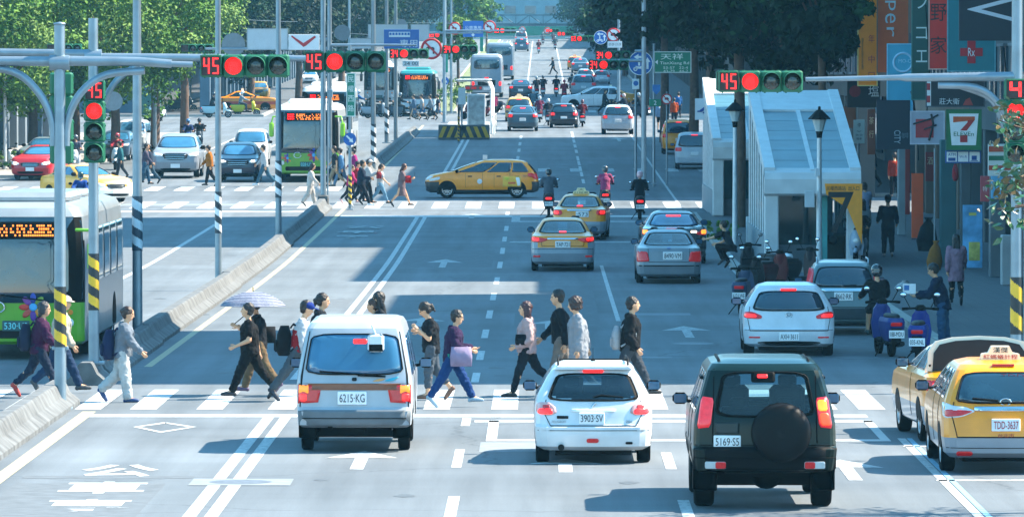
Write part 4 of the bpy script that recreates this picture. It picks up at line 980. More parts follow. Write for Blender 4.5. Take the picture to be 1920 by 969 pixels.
def slab(name, x0, x1, y0, y1, h, m, kerb=True):
    mb = MB(); strip(mb, x0, x1, y0, y1, h)
    n = max(1, int((y1-y0)/4)); 
    for x in (x0, x1):
        vs = []
        for j in range(n+1): y = y0+(y1-y0)*j/n; vs += [(x, y, gz(y)-.1), (x, y, gz(y)+h)]
        mb.add(vs, [(2*j, 2*j+2, 2*j+3, 2*j+1) for j in range(n)], 1)
    for y in (y0, y1): mb.add([(x0, y, gz(y)-.1), (x1, y, gz(y)-.1), (x1, y, gz(y)+h), (x0, y, gz(y)+h)], [(0, 1, 2, 3)], 1)
    # kerb stone tops, a little proud
    for a, b in ((x0, x0+.22), (x1-.22, x1)):
        if kerb: strip(mb, a, b, y0, y1, h+.006, mi=1)
    o = mb.build(name, [m, mat('#9b9c98', .85, 0, 0, .2, 3, .2, name='kerb_stone')]); o['kind'] = 'structure'; return o
def paving():
    m = mat('#565b60', .8, 0, 0, .16, 1.5, .2, name='paving'); nt = m.node_tree; b = nt.nodes['Principled BSDF']; br = nt.nodes.new('ShaderNodeTexBrick'); tc = nt.nodes.new('ShaderNodeTexCoord')
    br.inputs['Scale'].default_value = 1.0; br.inputs['Mortar Size'].default_value = .012; br.inputs['Brick Width'].default_value = .6; br.inputs['Row Height'].default_value = .3
    c = lin('#53585d'); br.inputs['Color1'].default_value = (*c, 1); br.inputs['Color2'].default_value = (*[x*.85 for x in c], 1); br.inputs['Mortar'].default_value = (*[x*.55 for x in c], 1)
    nt.links.new(tc.outputs['Object'], br.inputs['Vector']); nt.links.new(br.outputs['Color'], b.inputs['Base Color']); return m
PAV = paving()
slab('pavement', 7.9, 60, 118, 172, .14, PAV); slab('pavement', 5.35, 60, 172.02, 224, .14, PAV); slab('pavement', 8.1, 60, 248, 362, .14, PAV); slab('pavement', 8.1, 60, 415, 1000, .14, PAV)
slab('pavement', -60, -21.2, 275, 366, .14, mat('#8d8a86', .85, 0, 0, .18, 2, .2)); slab('pavement', -60, -18.6, 418, 1000, .14, PAV); slab('pavement', -60, -22, 60, 225, .14, PAV)
slab('median', -7.6, -5.8, 428, 900, .18, mat('#6f7a55', .9, 0, 0, .3, 2))
# far hill, beyond the haze of the street
hm = MB(); nx, ny = 60, 24; vs = []
for j in range(ny+1):
    for i in range(nx+1):
        x = -900+1800*i/nx; y = 1180+1500*j/ny; e = min(1, j/5); vs.append((x, y, gz(1180)+e*(18+130*(j/ny))+14*e*mnoise.noise((x*.012, y*.008, 3))+4*e*mnoise.noise((x*.07, y*.05, 1))))
hm.add(vs, [(j*(nx+1)+i, j*(nx+1)+i+1, (j+1)*(nx+1)+i+1, (j+1)*(nx+1)+i) for j in range(ny) for i in range(nx)], 0, True)
hm.build('hill', mat('#1f3d48', .95, 0, 0, .4, .05, 1, spec=.1))['kind'] = 'structure'
# ================================================================ road markings
def worn(c='#b4b8b9', wear=.5, name='road_paint'):
    m = mat(c, .7, 0, 0, .06, 3, .1, name=name); m = m.copy(); nt = m.node_tree; b = nt.nodes['Principled BSDF']; tc = nt.nodes.new('ShaderNodeTexCoord'); n = nt.nodes.new('ShaderNodeTexNoise'); n.inputs['Scale'].default_value = 9; n.inputs['Detail'].default_value = 8; n.inputs['Roughness'].default_value = .7
    r = nt.nodes.new('ShaderNodeMapRange'); r.inputs['From Min'].default_value = wear-.06; r.inputs['From Max'].default_value = wear+.08; nt.links.new(tc.outputs['Object'], n.inputs['Vector']); nt.links.new(n.outputs['Fac'], r.inputs['Value'])
    mx = nt.nodes.new('ShaderNodeMixRGB'); mx.inputs[1].default_value = (*[x*1.3 for x in ASPH], 1); mx.inputs[2].default_value = (*lin(c), 1); nt.links.new(r.outputs[0], mx.inputs[0]); nt.links.new(mx.outputs[0], b.inputs['Base Color']); return m
W1, W2, W3 = worn(wear=.36), worn(wear=.44), worn('#aab1b2', .49)
YEL = worn('#a89f80', .36)
DZ = .005
def lines(name, segs, m=W1):
    mb = MB()
    for x0, x1, y0, y1 in segs: strip(mb, min(x0, x1), max(x0, x1), min(y0, y1), max(y0, y1), DZ)
    o = mb.build(name, m); o['kind'] = 'structure'; return o
def flat(name, polys, m=W1):
    """polys in ground metres"""
    mb = MB()
    for p in polys: mb.add([(x, y, gz(y)+DZ+.0005) for x, y in p], [tuple(range(len(p)))])
    o = mb.build(name, m); o['kind'] = 'structure'; return o
def gp(px, py): v = G(px, py); return (v.x, v.y)
def YY(py): return G(VX, py).y
lines('lane_line', [(-4.42, -4.25, 60, YY(782)), (-4.15, -3.98, 60, YY(782)), (-4.50, -4.36, YY(712), YY(404)), (-4.22, -4.08, YY(712), YY(404)), (-4.50, -4.36, YY(330), 420), (-4.2, -4.06, YY(330), 420)], W2)
dash = [(951, 931), (877, 843), (799, 784), (717, 699), (675, 658), (634, 618), (597, 582), (563, 549), (533, 520), (503, 491), (476, 465), (453, 444), (433, 424)]
lines('lane_line', [(-1.25, -1.11, YY(a), YY(b)) for a, b in dash[1:]]+[(-1.2, -1.05, 70, YY(931)), (1.72, 1.87, YY(880), YY(849)), (1.74, 1.89, 70, YY(938)), (1.66, 1.76, YY(602), YY(498)), (-1.3, -1.16, YY(397), YY(405))]+[(1.75, 1.88, YY(y+4), YY(y-4)) for y in (340, 327, 316, 306, 297)]+[(-1.25, -1.1, YY(y+3), YY(y-3)) for y in (330, 318, 307, 296, 282, 270, 258)]+[(1.75, 1.9, YY(y+3), YY(y-3)) for y in (284, 274, 265, 257, 250)], W2)
lines('edge_line', [(-7.42, -7.2, 60, YY(772)), (-7.42, -7.27, YY(688), YY(392)), (-7.5, -7.35, YY(330), YY(235))], YEL)
lines('stop_line', [(-7.2, 5.2, YY(782.5), YY(777.5)), (-7.2, 5.2, YY(407), YY(404)), (-20, -8.6, YY(398), YY(395.5))], W1)
b0 = PX(915, YY(800)); b1 = 5.2
lines('scooter_box', [(b0, b1, YY(827.5), YY(824)), (b0, b0+.16, YY(824), YY(789)), (-1.05, 5.2, YY(792), YY(788.5)), (b1-.14, b1, YY(824), YY(789))], W1)
lines('scooter_box', [(-1.05, 5.0, YY(416.5), YY(414.5)), (-1.05, -.75, YY(414.5), YY(404)), (-1.0, 5.2, YY(455), YY(453))], W3)
flat('lane_diamond', [[gp(*p) for p in q] for q in ([(248, 801), (308, 792), (313, 794), (259, 801)], [(308, 792), (368, 801), (357, 801.5), (309, 794.5)], [(368, 801), (300, 812), (300, 809.5), (357, 801)], [(300, 812), (248, 801), (260, 801), (301, 809.5)])])
def road_arrow(x, y, L=4.5, w=.9, m=W2, kind='up'):
    p = [(-.09, -.5), (.09, -.5), (.09, .12), (.5, .1), (0, .5), (-.5, .1), (-.09, .12)]
    flat('lane_arrow', [[(x+a*w, y+b*L) for a, b in p]], m)
for px, py, L, m in ((676, 863, 4.2, W2), (1590, 881, 4.5, W2), (832, 494, 7, W3), (790, 604, 5, W3), (1030, 609, 4.5, W3), (1288, 622, 6, W3), (885, 405, 5, W3), (1060, 873, 3, W1), (925, 242, 9, W3), (1160, 262, 9, W3)):
    a = G(px, py); road_arrow(a.x, a.y, L, 1.05, m)
mb = MB()
for ch, px0, px1, py0, py1 in (('公', 146, 291, 872, 894), ('車', 110, 270, 904, 926), ('專', 72, 240, 937, 961)):
    a, b = G((px0+px1)/2, py1), G((px0+px1)/2+8, py0); c = (a+b)/2; n0 = len(mb.v); put_text(mb, ch, (c.x, c.y, c.z+DZ), (px1-px0)/S(c.y), b.y-a.y, face='Z', depth=.001, bold=.022)
o = mb.build('bus_lane_lettering', W1); o['kind'] = 'structure'
mb = MB()
for ch, px, py in (('公', 685, 425), ('車', 672, 434), ('專', 660, 443)):
    c = G(px, py); put_text(mb, ch, (c.x, c.y, c.z+DZ), 1.3, 5.2, face='Z', depth=.001, bold=.02)
mb.build('bus_lane_lettering', W3)['kind'] = 'structure'
# zebra crossings
def zebra(name, pxs, py0, py1, wid, m=W1, slant=0):
    segs = []; y0, y1 = YY(py1), YY(py0); ym = (y0+y1)/2
    for p in pxs: x = PX(p, ym); segs.append((x-wid/2, x+wid/2, y0, y1))
    return lines(name, segs, m)
zebra('crosswalk', [62, -30, 189, 290, 411, 541, 640, 738, 824, 948, 1068, 1180, 1222, 1335, 1430, 1530, 1617, 1740], 731, 768, .43)
zebra('crosswalk', [x for x in range(20, 1340, 62)], 379, 391, .58, W1); zebra('crosswalk', list(range(10, 640, 56)), 350, 358, .6, W1)
zebra('crosswalk', list(range(930, 1240, 36)), 206, 211, .55, W2); zebra('crosswalk', list(range(960, 1330, 60)), 316, 322, .55, W3)
BLUEP = worn('#7fb0c8', .42)
lines('parking_line', [(5.33, 5.45, 70, YY(822)), (5.3, 7.9, YY(902), YY(899.5)), (5.3, 7.8, YY(838), YY(836.5))], W2); lines('parking_line', [(5.47, 5.55, 74, YY(822))], BLUEP)
lines('parking_line', [(5.3, 5.4, YY(640), YY(500)), (5.2, 5.3, YY(385), YY(250)), (-17.6, -17.45, 276, 366), (-11.3, -11.15, 128, 215), (-11.4, -11.25, 285, 366), (-14.6, -14.45, 285, 366), (-7.45, -7.3, 428, 900), (-4.9, -4.75, 428, 900), (-4.5, -4.35, 428, 900), (-1.3, -1.15, 428, 900), (1.9, 2.05, 428, 900), (-5.6, -5.45, 428, 900)], W2)
# patches, manholes
def disc_flat(name, px, py, r, m, dz=.003, oval=1.0):
    c = G(px, py); mb = MB(); n = 24; mb.add([(c.x+r*math.cos(2*math.pi*i/n), c.y+r*oval*math.sin(2*math.pi*i/n), gz(c.y)+dz) for i in range(n)], [tuple(range(n))]); o = mb.build(name, m); o['kind'] = 'structure'
def rect_flat(name, x0, x1, y0, y1, m, dz=.0022):
    mb = MB(); strip(mb, x0, x1, y0, y1, dz); o = mb.build(name, m); o['kind'] = 'structure'
IRON = mat('#6a7078', .6, .4, 0, .2, 8, .4, name='cast_iron'); PATCH = mat(tuple(x*.82 for x in ASPH), .85, 0, 0, .2, 4, .2); PATCHL = mat(tuple(min(1, x*1.5) for x in ASPH), .85, 0, 0, .15, 4, .2)
c = G(448, 905); rect_flat('road_patch', c.x-.65, c.x+.7, YY(911), YY(898.5), PATCHL, .0065); disc_flat('manhole_cover', 450, 904.5, .42, IRON, .0085)
disc_flat('manhole_cover', 1300, 644, .42, IRON, .004, 1.3); disc_flat('manhole_cover', 700, 404.5, .5, IRON, .003, 1.3); disc_flat('manhole_cover', 1228, 670, .35, IRON, .004)
rect_flat('road_patch', 2.1, 3.4, YY(591), YY(587), PATCHL); rect_flat('road_patch', -3.6, -2.2, 120, 131, PATCH); rect_flat('road_patch', -.6, 1.3, 135, 158, PATCH); rect_flat('road_patch', 5.5, 7.7, 121, 160, PATCH); rect_flat('road_patch', -13, -9.5, 178, 196, PATCH); rect_flat('road_patch', 2.2, 5.1, 258, 300, PATCH)
rect_flat('road_patch', -20, 8, 229.5, 231, PATCH); rect_flat('road_patch', -7, -5, 74, 83, PATCH)
# ================================================================ buildings
TILES = {}
def building(label, x0, x1, y0, y1, h, color, side=1, arcade=True, win='#2f4350', floors=3.4, name='apartment_building', bays=4.0, group=None, front=True):
    """side=1: street facade at x0 (right of the road); side=-1: facade at x1"""
    o = empty(name, ((x0+x1)/2, (y0+y1)/2, gz((y0+y1)/2)), 0, label, 'building', group); cx, cy = (x0+x1)/2, (y0+y1)/2
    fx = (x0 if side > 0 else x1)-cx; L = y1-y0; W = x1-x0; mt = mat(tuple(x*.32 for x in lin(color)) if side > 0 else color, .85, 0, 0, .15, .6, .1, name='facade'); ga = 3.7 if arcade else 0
    mb = MB(); mb.box((0, 0, (h+ga)/2), (W, L, h-ga))
    if arcade: mb.box((side*2.0, 0, ga/2-.6), (W-4, L, ga+1.19))
    mb.build('wall', mt, o)
    t = MB(); t.box((0, 0, h+.5), (W+.02, L-.1, 1.0)); t.box((side*3, L*.2, h+2.2), (5, 6, 2.6)); t.build('roof', mat(color, .9, 0, 0, .2, .5), o)
    if arcade:
        n = max(2, int(L/5.2))
        for i in range(n+1):
            y = -L/2+.35+(L-.7)*i/n; MB().bbox((fx+side*.36, y, 1.25), (.7, .7, 4.9), .03).build('column', mt, o)
        t = MB(); t.box((fx+side*3.97, 0, 1.6), (.08, L*.96, 2.9)); t.build('shopfront', GLASS, o)
    nf = max(1, int((h-ga)/floors)); nb = max(1, int(L/bays)); wm = mat(win, .1, 0, .4, .3, .8); fr = MB(); slabs = MB()
    k = 0
    for f in range(nf):
        z = ga+floors*f+1.75
        if z+1 > h: continue
        for b in range(nb):
            y = -L/2+L*(b+.5)/nb
            if k < 95:
                t = MB(); t.box((fx-side*.02, y, z), (.1, bays*.62, 1.55)); w_ = t.build('window', wm, o)
                t = MB(); t.box((fx-side*.09, y, z-.82), (.18, bays*.68, .09)); t.box((fx-side*.09, y, z+.82), (.14, bays*.68, .08)); t.box((fx-side*.09, y, z), (.06, .06, 1.55)); t.build('window_frame', mat('#59636a', .6), w_); k += 1
        nbx = int(W/4)
        if front:
            for b in range(min(nbx, 6)):
                x = fx+side*(2+4*b)
                if k < 95: t = MB(); t.box((x, -L/2-.02, z), (2.2, .1, 1.5)); t.build('window', wm, o); k += 1
    return o
RB = [(115.5, 138, 27, '#9a8f84'), (138, 159, 18.9, '#a8a49a'), (159, 169, 14.9, '#b0a898'), (169, 200, 20.5, '#7f8d94'), (200, 229, 34, '#a69a8c'), (247, 300, 20.5, '#8f8a86'), (300, 362, 23, '#9aa09e'), (424, 505, 15, '#8f908c'), (505, 640, 8.5, '#a39c92'), (640, 800, 8, '#8a9296'), (800, 1000, 9, '#9b958c')]
RL = ['tall beige block with arcade at right edge beside the taxi stand', 'lower pale block with arcade behind the convenience store sign', 'lowest narrow pale block beside the grey blue one', 'grey blue block above the hanging shop signs', 'tallest tan block standing behind the metro exit before the side street', 'brown grey block on far corner of the side street behind street trees', 'pale grey block beyond the side street and trees on the right', 'grey block past the second junction behind dark trees', 'tan block far up the right side of the street', 'blue grey block far up the right side past the tan one', 'last beige block on the right near the footbridge']
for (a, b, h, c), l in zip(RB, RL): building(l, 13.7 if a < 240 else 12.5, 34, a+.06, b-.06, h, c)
LBs = [(-70, -27.5, 268, 322, 17, '#5f6f7c'), (-75, -27.5, 322, 366, 24, '#6f7d88'), (-66, -22.5, 424, 470, 18, '#53697a'), (-62, -22.5, 470, 540, 26, '#64737f'), (-60, -22.5, 540, 700, 22, '#6b7a84'), (-62, -23, 700, 950, 24, '#73808a')]
LL = ['dark grey blue building behind bright green trees on the left', 'taller grey block behind the left trees before second junction', 'dark blue corner building with arcade facing second junction', 'taller blue grey block behind the corner building on the left', 'long grey block behind trees far up the left side', 'farthest pale grey block on the left by the footbridge']
for (x0, x1, a, b, h, c), l in zip(LBs, LL): building(l, x0, x1, a+.06, b-.06, h, c, side=-1)

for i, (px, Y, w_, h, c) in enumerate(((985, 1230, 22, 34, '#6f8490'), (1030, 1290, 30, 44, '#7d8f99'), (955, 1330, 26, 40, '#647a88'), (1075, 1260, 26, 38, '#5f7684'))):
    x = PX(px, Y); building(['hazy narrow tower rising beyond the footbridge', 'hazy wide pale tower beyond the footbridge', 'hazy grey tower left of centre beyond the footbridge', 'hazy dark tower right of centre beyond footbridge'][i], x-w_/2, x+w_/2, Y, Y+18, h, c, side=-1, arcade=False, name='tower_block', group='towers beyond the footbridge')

# worn patches, oil drips and repair strips
rr_ = random.Random(21); STAIN = mat(tuple(x*.55 for x in ASPH), .7, 0, 0, .3, 6)
for px, py in ((600, 900), (760, 930), (1180, 905), (930, 690), (1110, 560), (1120, 800), (640, 560), (380, 590), (1560, 800), (1240, 720), (860, 470), (1050, 580), (300, 560), (420, 700), (900, 790)):
    c = G(px, py); mb = MB(); n = 16; r_ = rr_.uniform(.08, .2); mb.add([(c.x+r_*math.cos(2*math.pi*i/n)*rr_.uniform(.7, 1.1), c.y+r_*2.2*math.sin(2*math.pi*i/n)*rr_.uniform(.7, 1.1), gz(c.y)+.003) for i in range(n)], [tuple(range(n))]); mb.build('oil_stain', STAIN)['kind'] = 'structure'
for x0, x1, y0, y1 in ((-3.7, -1.5, 62, 73), (2.1, 4.8, 62, 77), (-7.0, -4.7, 84, 84.6), (-.9, 1.5, 90, 92.4), (3.2, 5.2, 118, 121), (-7.1, -4.6, 146, 152), (-4, -1.4, 176, 190), (2, 5, 186, 188), (-20, -9, 236, 238.5), (-1, 1.6, 262, 280)): rect_flat('road_patch', x0, x1, y0, y1, PATCH if rr_.random() < .6 else PATCHL, .0024)
# ================================================================ median barriers and poles
def jersey(label, y0, y1, x0=-8.0, x1=None, h=.40, group='concrete median barriers'):
    x1 = x0 if x1 is None else x1; prof = [(-.36, 0), (-.36, .07), (-.2, .2), (-.12, h-.03), (-.09, h), (.09, h), (.12, h-.03), (.2, .2), (.36, .07), (.36, 0)]
    n = max(2, int((y1-y0)/1.2)); vs = []; k = len(prof); mb = MB(); zc = gz((y0+y1)/2); r = random.Random(int(y0))
    for j in range(n+1):
        y = y0+(y1-y0)*j/n; x = x0+(x1-x0)*j/n
        for a, b in prof: vs.append((x+a+r.uniform(-.003, .003), y-(y0+y1)/2, gz(y)-zc+b+r.uniform(-.002, .003)))
    fs = [(j*k+i, j*k+i+1, j*k+k+i+1, j*k+k+i) for j in range(n) for i in range(k-1)]+[tuple(range(k-1, -1, -1)), tuple(range(n*k, n*k+k))]
    mb.add(vs, fs); o = mb.build('concrete_barrier', CONC, None, (0, (y0+y1)/2, zc)); tag(o, label, 'barrier', group); return o
jersey('nearest concrete barrier section, sunlit, at the lower left corner', 66, 103.2)
jersey('short barrier block holding the second striped pole', 109.3, 111.2, -8.0)
jersey('shaded barrier section beside the bus, before the blue striped pole', 111.6, 126, -8.0)
jersey('sunlit barrier section in front of the umbrella and lane edge', 126.4, 160, -8.05)
jersey('barrier section half in shade leading to the tall striped lamp posts', 160.4, 195, -8.1)
jersey('far shaded barrier section ending at the second crosswalk', 195.4, 233, -8.15)
jersey('barrier section past the second crosswalk by the white lamp post', 268, 300, -7.9, -7.85); jersey('farthest barrier section in sun beside the striped island', 300.4, 372, -7.85, -7.6)
YB = ('#e3b322', '#1a2226'); WB = ('#e4e9ec', '#20303c')
q = G(112, 768); p1 = pole('signal_pole', 'near galvanised signal pole with yellow black band and two curved arms', (q.x, q.y, 0), 6.25, .097, .088, (1.02, 2.0, *YB), 'signal poles', foot=True, cat='signal pole')
z1 = HC-(118-VY)/S(q.y)
arm(p1, [(.1, 0, z1+.03), (1.3, 0, z1+.02), (1.82, 0, z1-.02)], [.085, .075, .07]); arm(p1, [(1.8, 0, z1-.02), (2.16, .03, z1-.03)], .05)
arm(p1, [(-.1, 0, z1+.02), (-3.6, 0, z1+.05)], [.085, .06]); arm(p1, [(.1, .02, z1-1.35), (.14, .02, z1-.9), (.35, .02, z1-.48), (.75, .02, z1-.2), (1.38, .02, z1-.13)], .062, 'brace'); arm(p1, [(-.1, .02, z1-1.35), (-.14, .02, z1-.9), (-.35, .02, z1-.48), (-.75, .02, z1-.15), (-1.5, .02, z1-.05)], .062, 'brace')
MB().lathe([(0, 6.25), (.1, 6.25), (.1, 6.28), (0, 6.3)], n=14).build('cap', GALV, p1)
arm(p1, [(-.16, -.02, z1), (.16, -.02, z1)], .13, 'collar')
t = MB(); t.bbox((0, -.02, 1.0), (.27, .05, .06), .01); t.build('band_clamp', GALV, p1)
q2 = Vector((-8.16, 110.2, 0)); p2 = pole('signal_pole', 'second galvanised signal pole with yellow black band behind the near one', (PX(175, 110.2), q2.y, .34), 6.1, .094, .085, (.95, 1.95, *YB), 'signal poles', cat='signal pole')
z2 = HC-(108-VY)/S(q2.y)-.34
arm(p2, [(.1, 0, z2), (2.2, 0, z2-.01), (3.75, .02, z2-.02)], [.08, .07, .055]); arm(p2, [(-.1, 0, z2+.06), (-3.4, 0, z2+.12)], [.08, .06]); arm(p2, [(.1, .03, z2-1.2), (.16, .03, z2-.85), (.4, .03, z2-.42), (.8, .03, z2-.12)], .055, 'brace')
arm(p2, [(-.15, 0, z2+.02), (.15, 0, z2+.02)], .125, 'collar')
p3 = pole('lamp_post', 'thick lamp post with blue white diagonal bands beside the bus', (PX(257, 126), 126, .0), 11, .105, .07, (1.9, 3.0, '#b9d0dc', '#1f3a4c'), 'median lamp posts', cat='lamp post')
p4 = pole('lamp_post', 'slim lamp post with white black band in the median behind the umbrella', (PX(409, 158), 158, .0), 12, .085, .06, (1.45, 2.5, *WB), 'median lamp posts', cat='lamp post')
p5 = pole('lamp_post', 'slim lamp post with white black band in front of the green bus', (PX(522, 194), 194, gz(194)), 12, .1, .06, (1.5, 2.65, *WB), 'median lamp posts', cat='lamp post')
p6 = pole('lamp_post', 'lamp post at barrier end by the woman in white', (PX(606, 232), 232, gz(232)), 14, .11, .08, None, 'median lamp posts', cat='lamp post')
t = MB(); t.bbox((-.0, 0, .25), (.42, .42, .55), .05); t.build('plinth', CONC, p6); t = MB(); t.tube([(.17, 0, .5), (.17, 0, 7)], .03, 6); t.bbox((.26, -.05, 4.3), (.2, .14, .3), .02); t.build('cable_duct', GALV, p6)
for l, px, by, Y, h, bd in (('white lamp post with striped foot past the second crosswalk', 700, 286, 285, 12, (.4, 2.2, *WB)), ('thin grey post beside the white banded lamp post', 725, 240, 345, 9, (.5, 2.0, *WB)), ('grey signal mast next to the thin banded post', 742, 232, 350, 8, None)):
    pole('lamp_post', l, (PX(px, Y), Y, gz(Y)), h, .12, .09, bd, 'posts past the second crosswalk', cat='lamp post')
for l, px, Y in (('thin post rising left of the far bus display', 655, 420), ('thin post rising above the far blue sign', 835, 425), ('thin twin post beside the far blue sign', 846, 428), ('slim grey lamp post above the left white panels', 725, 500), ('slim far lamp post over the left queue of cars', 700, 560)):
    pole('lamp_post', l, (PX(px, Y), Y, gz(Y)), 12, .1, .07, None, 'far lamp posts', cat='lamp post')
# ---- near signal heads
traffic_light('near left signal reading 45, its red lens nearest the pole arm end', (PX(459, 105.0), 105, HC-(124-VY)/S(105)), s=1.03, group='near signals counting 45')
traffic_light('second signal from left reading 45, in front of tall lamp post', (PX(647, 113.0), 113, HC-(116-VY)/S(113)), s=1.02, group='near signals counting 45')
traffic_light('upright signal reading 45 on the second striped pole', (PX(177, 109.7), 109.7, HC-(228-VY)/S(109.7)), vertical=True, s=1.0, group='near signals counting 45')
for l, px, rz in (('green upright signal seen from behind, half hidden by the near pole', 112.5, 0),):
    traffic_light(l, (PX(px, 104.2), 104.2+.4, HC-(222-VY)/S(104.2)), vertical=True, rz=math.pi+rz*.3, back=True, s=1.05)
q = Vector((8.15, 107, 0)); p7 = pole('signal_pole', 'right signal pole with yellow black band behind yellow taxi', (PX(1906, 107), 107, .0), 9.5, .105, .085, (1.0, 1.98, *YB), 'signal poles', cat='signal pole'); z7 = HC-(146-VY)/S(107)
arm(p7, [(-.05, 0, z7+.02), (-1.9, 0, z7-.0), (-2.0, 0, z7), (-3.62, 0, z7-.03)], [.085, .07, .05, .04]); arm(p7, [(-.1, 0, z7-1.3), (-.13, 0, z7-.8), (-.35, 0, z7-.4), (-.7, 0, z7-.17), (-1.35, 0, z7-.13)], .06, 'brace'); arm(p7, [(-.1, .3, z7-1.2), (-.25, .3, z7-.7), (-.45, .3, z7-.35), (-.95, .3, z7-.15)], .05, 'brace')
arm(p7, [(.14, -.03, 0), (.14, -.03, 3.6)], .03, 'cable_duct')
traffic_light('right signal reading 45 hanging over the metro entrance roof', (PX(1426, 106.5), 106.5, HC-(153-VY)/S(106.5)), s=.99, group='near signals counting 45')
traffic_light('signal edge peeping from behind the right signal', (PX(1418, 112.5), 112.5, HC-(152-VY)/S(112.5)), s=1.0, group='near signals counting 45')
traffic_light('upright signal half hidden by leaves at the right edge', (PX(1903, 106.4), 106.4, HC-(228-VY)/S(106.4)), digits='4', vertical=True, s=1.0, group='near signals counting 45')
# ---- second row, T junction
def far_signal(label, px, py, wpx, digits, group, back=False): 
    s0 = wpx/1.46; Y = F/s0; return traffic_light(label, (PX(px, Y), Y, HC-(py-VY)/S(Y)), digits, group=group, back=back)
far_signal('signal reading 34 under the bus lane sign', 767, 101, 74, '34', 'signals counting 34'); far_signal('signal reading 34 right of the large no left turn disc', 863, 93, 66, '34', 'signals counting 34'); far_signal('upper signal reading 34 by the blue scooter disc', 1149, 104, 66, '34', 'signals counting 34'); far_signal('lower signal reading 34 by the blue scooter disc', 1141, 122, 76, '34', 'signals counting 34')
far_signal('signal reading 69 beside left no turn disc', 825, 66, 42, '69', 'signals counting 69'); far_signal('signal reading 69 over the far bus', 947, 58, 42, '69', 'signals counting 69'); far_signal('signal reading 69 in front of the dark right trees', 1092, 73, 44, '69', 'signals counting 69'); far_signal('tiny red signal under the footbridge', 1060, 64, 30, '69', 'signals counting 69'); far_signal('tiny red signal beyond the white far car', 1036, 58, 26, '69', 'signals counting 69')
for l, px, py, wpx in (('green back of a signal by the left white panel', 121, 91, 66), ('green back of a signal beside the slim lamp post', 370, 91, 62), ('green back of a signal behind the near left signal', 405, 69, 50)): far_signal(l, px, py, wpx, '34', 'green signal backs', True)
def mast(label, px, Y, h, arms, r=.11, py0=None):
    o = pole('signal_mast', label, (PX(px, Y), Y, gz(Y)), h, r, r*.8, None, cat='signal pole')
    for ax, py in arms: z = HC-(py-VY)/S(Y)-gz(Y); arm(o, [(0, 0, z), (PX(ax, Y)-PX(px, Y), 0, z)], [.07, .05])
    return o
mast('signal mast under the left trees carrying green signal backs', 258, 300, 9, [(0, 88), (160, 95)])
mast('grey signal mast holding white panels and round sign backs', 618, 262, 9, [(385, 92), (780, 85), (470, 74)])
mast('signal mast on the right holding the 34 signals', 1207, 250, 8, [(1108, 114), (1190, 96)]); mast('far signal mast left of the coach', 833, 400, 9, [(905, 62), (760, 62), (985, 58)]); mast('far signal mast on right before the dark trees', 1160, 420, 8, [(1060, 72)])
# ---- gantry signs
def at(px, py, Y): return P(px, py, Y)
def sz(wpx, Y): return wpx/S(Y)
def brd(name, label, px0, px1, py0, py1, Y, color, texts=(), **k):
    """texts placed in fractions of the board: (string, fx, fz, fw, fh, colour[, rot])"""
    w, h = sz(px1-px0, Y), sz(py1-py0, Y)
    tx = [(t[0], t[1]*w, t[2]*h, t[3]*w if t[3] else None, t[4]*h if t[4] else None)+tuple(t[5:]) for t in texts]
    return board(name, label, at((px0+px1)/2, (py0+py1)/2, Y), w, h, color, tx, **k)
def vmark(t, y): t.prism([(-.5, .2), (-.42, .24), (0, .0), (.42, .24), (.5, .2), (.04, -.22), (-.04, -.22)], y-.008, y)
brd('gantry_sign', 'white panel with a red check stroke between lamp posts', 541, 599, 65, 94, 256, '#dfe3e6', parts=[('red_stroke', lambda t, y: t.prism([(-.52, .22), (-.5, .28), (-.02, -.04), (.44, .26), (.5, .2), (.1, -.14), (-.02, -.2)], y-.008, y), mat('#b8262c', .5))])
for l, a, b, c, d, Y in (('large double white sign back left of red check panel', 463, 540, 54, 94, 256), ('white sign back at the left edge over the near pole', 0, 41, 70, 96, 298), ('white sign back behind the second tall lamp post', 655, 700, 72, 92, 300), ('white panel right of the second 45 signal', 690, 765, 46, 88, 335), ('pale sign back left of the far no turn disc', 770, 805, 46, 78, 330)): brd('gantry_sign', l, a, b, c, d, Y, '#b9c4cb', frame='#9aa5ab')
for l, px, py, r, Y in (('grey round sign back beside the left white panel', 66, 86, 20, 298), ('grey round sign back by the slim lamp post', 438, 84, 22, 262), ('grey round sign back behind the second signal', 642, 62, 15, 300), ('grey round sign back above the far bus', 752, 46, 10, 380), ('pale round sign back hanging by the upright signal', 212, 190, 18, 265), ('pale round sign back low by the green bus', 608, 288, 15, 236)): round_sign('round_sign', l, at(px, py, Y), sz(r, Y), 'blank')
brd('bus_lane_sign', 'blue sign with white bus over the far left lane', 720, 786, 56, 92, 310, '#1d62b0', [('專用', .2, -.22, .5, .4, '#e8eef2')], parts=[('bus_symbol', lambda t, y: (t.bbox((-.1, y-.004, .23), (1.05, .01, .26), .004), [t.box((x*.15-.55, y-.012, .26), (.11, .006, .12), 1) for x in range(7)]), [WHITE, mat('#1d62b0', .5)])])
brd('time_plate', 'small white plate reading 24 00 above far bus', 755, 786, 114, 125, 308, '#dfe4e6', [('24 00', 0, 0, .84, .6, '#1a1c20')])
brd('bus_lane_sign', 'blue sign with bus lane text and down arrow', 868, 906, 40, 70, 405, '#1c66b8', [('公車專用', 0, .08, .8, .22, '#e8eef2'), ('Exclusive Bus Lane', 0, -.14, .8, .12, '#e8eef2')], parts=[('arrow', lambda t, y: t.prism([(-.05, -.22), (.05, -.22), (.05, -.36), (.13, -.36), (0, -.5), (-.13, -.36), (-.05, -.36)], y-.008, y), WHITE)])
